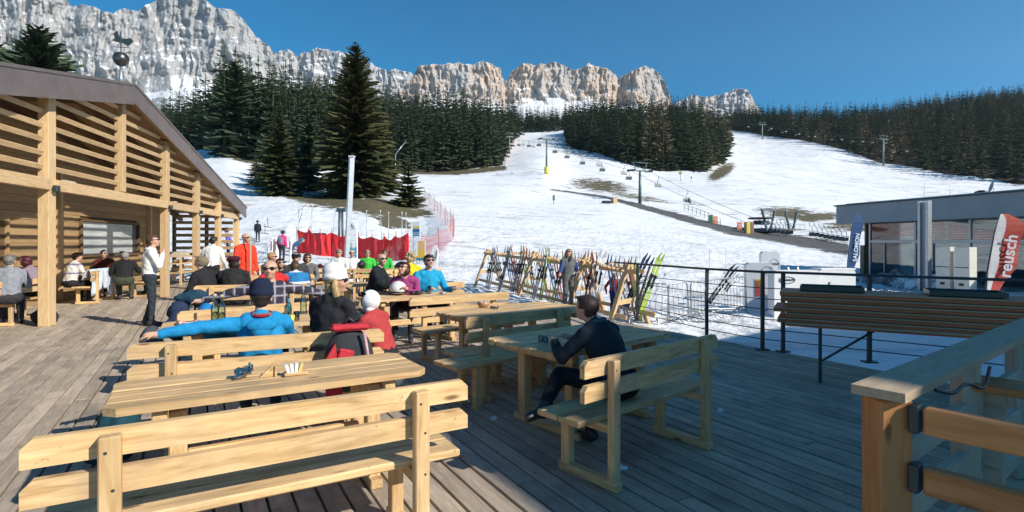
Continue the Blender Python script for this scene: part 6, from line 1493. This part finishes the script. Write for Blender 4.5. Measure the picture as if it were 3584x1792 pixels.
wb_ = thing('wooden_box', 'small pale wooden ski lift box at the left end of the dirt track', 'box', onground(2150, 118, -.1), .4); MB().box((0,0,.65), (1.0,.9,1.3), bev=.03).build('box_body', M_LARCH, wb_); MB().box((-.0,0,1.34), (1.2,1.1,.08), bev=.01).build('lid', M_GREYWOOD, wb_)
dk = thing('dark_mat', 'dark rubber mat ramp left of the wooden box', 'mat', onground(2126, 116, .1), .2); MB().box((0,0,.25), (2.2,1.2,.45), bev=.05).build('rubber', M_BLACK, dk)
ms = thing('marker_sign', 'small dark marker sign on a post on the lower slope', 'sign', onground(1938, 106, -.1)); MB().tube([(0,0,0),(0,0,1.9)], .05, 6).build('post', M_DKSTEEL, ms); MB().box((0,-.05,1.35), (.42,.05,1.0), bev=.01).build('panel', paint((.10,.13,.15)), ms)
sg = thing('snow_gun', 'snow gun on a white post in front of the forest wedge', 'snow gun', onground(2384, 205, -.2), .6)
MB().tube([(0,0,0),(0,0,2.9)], .30, 10).build('post', M_WHITE, sg); MB().lathe([(.55,-.7),(.62,-.5),(.55,.3),(.42,.6)], 14).build('fan_barrel', paint((.60,.55,.25)), sg, (0,0,3.4), (rad(75),0,0)); MB().box((0,0,2.95), (.5,.4,.3), bev=.04).build('bracket', M_DKSTEEL, sg)
sq = thing('info_sign', 'small pale sign right of the snow gun', 'sign', onground(2420, 200, -.2)); MB().box((0,0,2.0), (1.0,.1,1.4), bev=.03).build('panel', M_WHITE, sq); MB().box((.0,-.06,2.0), (.5,.05,.8)).build('print', paint((.1,.2,.15)), sq)
for s in (-1,1): MB().tube([(s*.4,.05,0),(s*.4,.05,1.4)], .05, 6).build('leg', M_STEEL, sq)
for i, (x0, x1, y0, Y, lb) in enumerate(((2240,2322,832,34,'white training net on thin poles, left one on the lower slope'),(2482,2540,836,33,'white training net on thin poles, right one on the lower slope'))):
    net(lb, [onground(x0, Y), onground(x1, Y+.5)], 1.35, M_NETW, True, .04, 'training_net', (.55,.55,.55))
# right chairlift in front of the wooded hill
Q1 = onground(2668, 470); zq1 = EYE+(HY-436)/FPX*470; Q2 = onground(3092, 345); zq2 = EYE+(HY-487)/FPX*330
Q2 = V((3092-CX)/FPX*312, 312, gz((3092-CX)/FPX*312, 312)); zq2 = EYE+(HY-487)/FPX*312
pylon('pale far pylon of the right chairlift near the top of its run', Q1, zq1, M_PYLF, 4.2, .55, True, None, .3)
pylon('pale pylon of the right chairlift standing before the wooded hill', Q2, zq2, M_PYLF, 4.0, .50, True, None, .3)
QA = V(Q1.x, Q1.y, zq1); QB = V(Q2.x, Q2.y, zq2); Q0 = deep(2540, 425, 560); QE = deep(3260, 545, 250)
for s, lb in ((-1,'far haul cable of the right chairlift'),(1,'near haul cable of the right chairlift')): cable(lb, [Q0+V(s*3.6,0,0), QA+V(s*3.8,0,0), QB+V(s*3.6,0,0), QE+V(s*3.6,0,0)], .05)
M_CHF = 0
xs_ = [2556,2621,2693,2702,2737,2752,2785,2800,2831,2855,2912,2950,2981,3022,3049,3103,3127,3177]
for i, x in enumerate(xs_):
    best = None
    for a, b in ((Q0,QA),(QA,QB),(QB,QE)):
        for k in range(120):
            u = k/120; p = a.lerp(b, u)+V((3.6 if i % 2 else -3.6),0,0)-V(0,0,(b-a).length*.012*4*u*(1-u)); e = abs(CX+FPX*p.x/p.y-x)
            if best is None or e < best[0]: best = (e, p)
    c_ = chair(['first','second','third','fourth','fifth','sixth','seventh','eighth','ninth','tenth','eleventh','twelfth','thirteenth','fourteenth','fifteenth','sixteenth','seventeenth','eighteenth'][i]+' chair from the left on the right chairlift', best[1], .3+(math.pi if i % 2 else 0), 'chairs of the right chairlift', 1.15)
ls_ = thing('snow_lance', 'slanting snow lance pole rising right of the tallest spruce', 'pole', onground(1384, 100, 0)); MB().tube([deep(1384,540,99)-ls_.location, deep(1422,492,101)-ls_.location], [.10,.05], 6).tube([(0,0,-.2), deep(1384,540,99)-ls_.location], .09, 6).build('shaft', M_STEEL, ls_)
hb_ = thing('snow_hut', 'small dark timber shed half hidden between the spruces', 'shed', onground(935, 108, -.3), .4); MB().box((0,0,1.4), (4.2,3.2,2.8)).build('wall', M_DARKWOOD, hb_); MB().add([(-2.5,-2,2.7),(2.5,-2,2.7),(2.5,2,2.7),(-2.5,2,2.7),(-2.5,0,4.0),(2.5,0,4.0)], [(0,1,5,4),(2,3,4,5),(0,4,3),(1,2,5),(3,2,1,0)]).build('roof', M_DARKWOOD, hb_)

# ---------------------------------------------------------------- things on tables and benches
def lath(name, label, cat, p, prof, mat, group=None, n_=12, extra=None):
    t = thing(name, label, cat, p, rs.random()*6, group); MB().lathe(prof, n_).build('body', mat, t)
    if extra: extra(t)
    return t
M_CLEARG = glass('drinking_glass', (.86,.92,.92), .03, .7); M_LIQ = glass('pale_drink', (.75,.78,.45), .05, .4)
BOT = [(.036,0),(.038,.01),(.038,.15),(.030,.19),(.014,.225),(.013,.27),(.016,.272),(.016,.285)]
for x, y, lb in ((752,1128,'left of two glass oil bottles on the table of the blue-jacketed man'),(776,1131,'right of two glass bottles on the table of the blue-jacketed man')):
    p = at(x, y, .752); lath('bottle', lb, 'bottle', p, BOT, M_BOTTLE, 'bottles on the table', 12, lambda t: (MB().lathe([(.033,.008),(.034,.11)], 10).build('liquid', M_LIQ, t), MB().lathe([(.017,.27),(.017,.30)], 8).build('stopper', M_GREYWOOD, t)))
t = thing('bottle', 'light blue water bottle standing beside the blonde woman', 'bottle', at(1010, 1118, .752)); MB().lathe([(.035,0),(.037,.02),(.034,.08),(.037,.12),(.03,.16),(.016,.19),(.016,.21)], 12).build('body', glass('blue_plastic', (.25,.62,.78), .1, 1.2), t); MB().lathe([(.018,.205),(.018,.225)], 8).build('cap', paint((.05,.3,.5)), t)
lath('bottle', 'glass carafe just left of the blonde woman on the table', 'bottle', at(1062, 1098, .752), BOT, M_BOTTLE)
lath('cup', 'yellow paper cup near the elbow of the blonde woman', 'cup', at(1018, 1133, .752), [(.03,0),(.04,.09),(.037,.09)], paint((.70,.62,.10)))
lath('glass', 'short drinking glass between the blue bottle and the blonde woman', 'glass', at(1038, 1122, .752), [(.03,0),(.034,.10),(.031,.10),(.028,.01)], M_CLEARG)
pt = thing('plate', 'plate with leftover pink ham on the corner of the table with bottles', 'plate', at(665, 1134, .752), .3); MB().lathe([(.07,0),(.13,.014),(.135,.018),(.07,.006)], 20).build('dish', M_WHITE, pt)
for i in range(7): MB().ball((rs.uniform(-.13,.13), rs.uniform(-.05,.05), .025), (rs.uniform(.03,.06), .02, .014), 7, 5, 0, Matrix.Rotation(rs.random()*3, 3, 'Z')).build('ham_slice', paint((.55,.24,.18) if i % 2 else (.62,.42,.34)), pt)
def crumple(mb, c, r, n_, seed):
    q = random.Random(seed)
    for i in range(n_): mb.ball(c+V(q.uniform(-1,1)*r[0], q.uniform(-1,1)*r[1], q.uniform(0,1)*r[2]), (q.uniform(.015,.035), q.uniform(.012,.03), q.uniform(.012,.03)), 5, 3, 0, Matrix.Rotation(q.random()*3, 3, 'X'))
    return mb
cbm = crumple(MB(), V(0,0,.025), (.05,.028,.035), 16, 4)
for i in range(len(cbm.s)): cbm.s[i] = False
o = cbm.build('crumpled_bottle', glass('crumpled_plastic', (.72,.90,.96), .06, 1.4), None, at(862, 1322, .755), (0, rad(-18), .5)); tag(o, 'crumpled clear plastic bottle on the bare front table', 'bottle')
t = thing('card_holder', 'small wooden wedge card holder on the front table', 'holder', at(935, 1318, .752), .45); MB().prism([(-.045,0),(.045,0),(.045,.07),(.035,.075)], -.01, .01).build('back_board', M_PINE, t); MB().box((.05,.0,.035), (.012,.05,.07)).build('side_board', M_PINE, t)
t = thing('napkin_holder', 'small napkin holder with white packets on the front table', 'holder', at(1035, 1312, .752), .5); MB().box((0,0,.012), (.14,.07,.02), bev=.004).build('tray', M_PINE, t)
for i in range(4): MB().box((-.05+i*.026, 0, .045), (.018,.05,.06), Matrix.Rotation(.2*(i-1.5), 3, 'Y')).build('packet', M_WHITE if i < 3 else paint((.6,.5,.2)), t)
t = thing('basket', 'small woven basket with paper on the wide middle table', 'basket', at(1692, 1076, .752), .6); MB().lathe([(.05,0),(.075,.03),(.085,.075),(.078,.075),(.05,.008)], 14).build('bowl', paint((.42,.24,.12)), t); crumple(MB(), V(0,0,.05), (.05,.04,.04), 8, 9).build('paper', paint((.7,.62,.5)), t)
lath('ashtray', 'flat glass ashtray right of the basket on the wide middle table', 'ashtray', at(1730, 1080, .752), [(.05,0),(.06,.03),(.045,.03),(.04,.008)], M_CLEARG)
for x, y, lb in ((1893,1197,'left of two small glasses on the shaded table'),(1910,1199,'right of two small glasses on the shaded table')): lath('glass', lb, 'glass', at(x, y, .752), [(.02,0),(.026,.055),(.023,.055),(.018,.006)], M_CLEARG, 'small glasses on the shaded table')
t = thing('ski_helmet', 'white ski helmet lying on the table before the woman in magenta', 'helmet', at(1393, 1032, .752), .4); MB().ball((0,0,.10), (.135,.155,.125), 18, 10, 0, None, -.6).build('shell', paint((.74,.73,.70), .3), t); MB().tube([(.13*math.cos(a), .15*math.sin(a), .05) for a in np.linspace(0,6.283,20)], .014, 6).build('rim', M_BLACK, t)
t = thing('glove', 'black and white ski glove on the table beside the white helmet', 'glove', at(1462, 1032, .752), .2); MB().ball((0,0,.035), (.07,.05,.035), 12, 7).ball((-.08,0,.035), (.05,.045,.035), 10, 6).build('palm', M_BLACK, t)
for i in range(4): MB().tube([(.05,-.035+i*.023,.03),(.10,-.04+i*.026,.035),(.125,-.042+i*.027,.02)], [.014,.013,.008], 6).build('finger', M_WHITE if i % 2 else M_BLACK, t)
lath('glass', 'tall drinking glass in front of the man in the bright blue jacket', 'glass', at(1502, 1028, .752), [(.03,0),(.036,.13),(.033,.13),(.028,.01)], M_CLEARG)
lath('ashtray', 'round metal ashtray right of the tall glass', 'ashtray', at(1550, 1030, .752), [(.05,0),(.06,.04),(.05,.04),(.045,.01)], M_STEEL)
for i in range(4): lath('glass', ['pale beer glass on the porch table, nearest the white jacket','beer glass on the porch table before the bearded man','wine glass at the far end of the porch table','half empty glass in the middle of the porch table'][i], 'glass', hp(4.55+i*.33, 1.35+.2*(i % 2), .752), [(.03,0),(.038,.14),(.035,.14),(.028,.01)], M_CLEARG if i % 2 else M_LIQ, 'glasses on the porch table')
for i in range(3): lath('glass', ['beer glass on the far table before the white shirts','clear glass on the far table between white and green','dark cola glass on the far table before the green shirts'][i], 'glass', V(-4.6+i*.5, 16.6+.12*i, .752), [(.03,0),(.038,.15),(.035,.15),(.028,.01)], [M_LIQ, M_CLEARG, paint((.05,.02,.01), .1)][i], 'glasses on the far table')
lath('plate', 'white plate on the table behind the row seen from behind', 'plate', V(-5.05, 10.7, .752), [(.07,0),(.13,.015),(.135,.02),(.07,.006)], M_WHITE)
for i, (dx, dy, lb) in enumerate(((-.5,.12,'white plate of chips on the table behind the row, left end'),(.45,-.1,'white plate near the man in red fleece'),)): lath('plate', lb, 'plate', V(-4.95+dx, 10.75+dy+dx*.46, .752), [(.07,0),(.13,.015),(.135,.02),(.07,.006)], M_WHITE)
for i, (dx, dy, lb) in enumerate(((-.3,.1,'pale beer glass on the table behind the row, left'),(.1,.15,'dark drink on the table behind the row, middle'),(.62,.12,'clear glass on the table behind the row, right end'))): lath('glass', lb, 'glass', V(-4.95+dx, 10.75+dy+dx*.46, .752), [(.03,0),(.038,.15),(.035,.15),(.028,.01)], [M_LIQ, paint((.05,.02,.01), .1), M_CLEARG][i], 'glasses on the table behind the row')
for i, (x, y, lb) in enumerate(((1455,1046,'white napkin by the woman in magenta'),)): tag(MB().box((0,0,.003), (.14,.12,.006), Matrix.Rotation(.5,3,'Z')).build('napkin', M_WHITE, None, at(x, y, .753)), lb, 'napkin')
# bags, jackets
def heap(label, p, parts, mat, cat='jacket', name='jacket', seed=1, voxel=.022, rz=0.0):
    mb = MB()
    for (c_, r_) in parts: mb.ball(V(*c_), r_, 12, 8)
    me = remesh(mb, voxel, 5); q = seed*1.7
    for v_ in me.vertices:
        w = mnoise.noise(V(v_.co.x*6+q, v_.co.y*6, v_.co.z*6))*.03+mnoise.noise(V(v_.co.x*15+q, v_.co.y*15, v_.co.z*15))*.015; v_.co += v_.normal*w
    for f in me.polygons: f.use_smooth = True
    me.materials.clear(); me.materials.append(mat); return tag(obj(name, me, None, p, (0,0,rz)), label, cat)
heap('bright blue down jacket heaped on the bench left of the man in plaid', V(-3.55, 6.40, .46), [((0,0,.15),(.20,.15,.15)),((-.06,.03,.29),(.14,.12,.12)),((.15,0,.10),(.13,.12,.10))], cloth((.012,.18,.46)), seed=2)
heap('navy jacket heaped behind the bright blue one', V(-3.86, 6.30, .46), [((0,0,.16),(.14,.14,.17)),((-.03,.05,.34),(.12,.10,.12))], cloth((.02,.035,.075)), seed=3)
heap('dark teal rolled jacket on top of the navy one', V(-3.86, 6.55, .88), [((0,0,.06),(.19,.09,.08)),((.09,0,.08),(.10,.09,.075))], cloth((.015,.05,.085)), seed=5, rz=.5)
heap('grey charcoal bag on the bench left of the blue jackets', V(-3.95, 5.98, .42), [((0,0,.12),(.11,.12,.15)),((.07,-.04,.06),(.10,.09,.10))], cloth((.06,.065,.075)), 'bag', 'bag', seed=6)
heap('teal ski jacket lying on the bench below the bottles', V(-3.35, 6.15, .46), [((0,0,.08),(.26,.16,.09)),((.2,.03,.07),(.16,.13,.07))], cloth((.012,.22,.42)), seed=7)
heap('dark teal bag and jacket hanging at the left end of the front table', V(-2.86, 3.98, .02), [((0,0,.22),(.15,.14,.24)),((.06,.05,.42),(.13,.11,.14)),((-.08,-.08,.12),(.14,.12,.13))], cloth((.012,.055,.075)), 'bag', 'bag', seed=8)
heap('black rucksack lying under the bench at the left edge', V(-9.25, 10.75, .0), [((0,0,.14),(.22,.16,.16)),((.15,.05,.12),(.12,.12,.12))], cloth((.03,.032,.038)), 'bag', 'rucksack', seed=9)
heap('dark bag on the small table beside the bald man', at(1340, 1012, .752), [((0,0,.10),(.18,.12,.12)),((.1,0,.14),(.10,.10,.10))], cloth((.02,.028,.03)), 'bag', 'bag', seed=10)
heap('dark wine red jacket hanging on the far bench end beside the white shirts', V(-5.75, 16.4, .35), [((0,0,.3),(.20,.12,.30)),((.05,.03,.1),(.18,.12,.15))], cloth((.055,.012,.018)), seed=11)
heap('black ski helmet with goggles on the far bench, left', V(-4.35, 15.75, .86), [((0,0,.09),(.13,.14,.12))], M_BLACK, 'helmet', 'ski_helmet', seed=12)
heap('black ski helmet on the far bench, right end', V(-3.28, 16.0, .86), [((0,0,.08),(.15,.13,.10))], M_BLACK, 'helmet', 'ski_helmet', seed=13)
# pale jacket hung over the porch bench
jk = MB(); jb = hp(4.5, 1.28); NJ = 16; MJ = 14
for i in range(NJ):
    u = i/(NJ-1); d_ = (HQ*(u-.5)*1.15)
    for j in range(MJ):
        v_ = j/(MJ-1); top = .90; ln = .55+.12*math.sin(u*9)+.08*math.sin(u*23)
        if v_ < .3: off = -.14+.14*v_/.3; z = top-.28*(1-v_/.3)**1.2
        else: off = .03+.05*math.sin((v_-.3)*3); z = top-(v_-.3)/.7*ln
        off += .028*math.sin(u*26+v_*3)*v_+.018*math.sin(u*51)*v_
        p = jb+d_+Vector((.974,.2256,0))*(off+.02); jk.v.append((p.x, p.y, z))
for i in range(NJ-1):
    for j in range(MJ-1): jk.f.append([i*MJ+j, (i+1)*MJ+j, (i+1)*MJ+j+1, i*MJ+j+1]); jk.m.append(0); jk.s.append(True)
o = jk.build('jacket', cloth((.55,.62,.70)), None); so = o.modifiers.new('thick', 'SOLIDIFY'); so.thickness = .012; tag(o, 'pale blue jacket hung over the backrest of the porch bench', 'jacket')
# red and black backpack hung on the bench behind the blonde woman
bk_ = thing('backpack', 'red and dark grey backpack on the bench backrest before the white hooded child', 'backpack', V(-1.33, 4.46, .38), rad(24))
bm_ = MB(); bm_.ball((0,0,.26), (.20,.10,.27), 16, 10).box((0,0,.24), (.30,.16,.40), bev=.07); me = remesh(bm_, .014, 6); me.materials.clear(); me.materials.append(cloth((.035,.04,.045)))
for f in me.polygons: f.use_smooth = True
obj('pack_body', me, bk_)
RDM = cloth((.52,.035,.05)); MB().box((-.06,-.112,.25), (.12,.03,.24), Matrix.Rotation(.25, 3, 'Y'), bev=.012).build('front_pocket', RDM, bk_); MB().prism([(-.19,.0),(-.06,-.02),(-.12,.42),(-.19,.30)], -.105, -.05).build('side_panel', RDM, bk_)
MB().box((0,-.02,.53), (.30,.14,.05), bev=.02).build('lid', RDM, bk_); MB().tube([(.10,-.11,.50),(.13,-.125,.3),(.09,-.12,.05)], .014, 6).build('strap', paint((.5,.3,.33)), bk_); MB().tube([(-.05,0,.55),(0,0,.60),(.05,0,.55)], .012, 6).build('handle', M_BLACK, bk_)
heap('grey jacket bundled below the backpack on the bench', V(-1.08, 4.55, .40), [((0,0,.06),(.17,.10,.09)),((.06,.0,.10),(.10,.08,.08))], cloth((.07,.085,.09)), seed=14)
# snow crumbs and litter on the deck
for i, (x, y) in enumerate(((2525,1440),(2250,1420),(1730,1465),(1640,1405),(2180,1640))):
    mb = crumple(MB(), V(0,0,.004), (.02,.015,.006), 4, 40+i); o = mb.build('paper_scrap', M_WHITE, None, at(x, y, .002)); tag(o, ['white scrap on the shaded deck right of the seated man\'s bench','white scrap under the right bench','small white scrap near the seated man\'s boot','tiny white scrap beside the backless bench','tiny white scrap in the shaded foreground'][i], 'scrap')
# ---------------------------------------------------------------- alpine air
hb = MB().box((0, 1850, 400), (9600, 4100, 1900)).build('haze', bpy.data.materials.new('air'))
am = hb.data.materials[0]; am.use_nodes = True; an = am.node_tree; an.nodes.remove(an.nodes['Principled BSDF'])
pv = an.nodes.new('ShaderNodeVolumePrincipled'); pv.inputs['Density'].default_value = .000055; pv.inputs['Color'].default_value = (.80, .90, 1, 1); pv.inputs['Anisotropy'].default_value = .3
an.links.new(pv.outputs[0], an.nodes['Material Output'].inputs['Volume']); hb['kind'] = 'stuff'; hb['label'] = 'thin blue mountain haze'
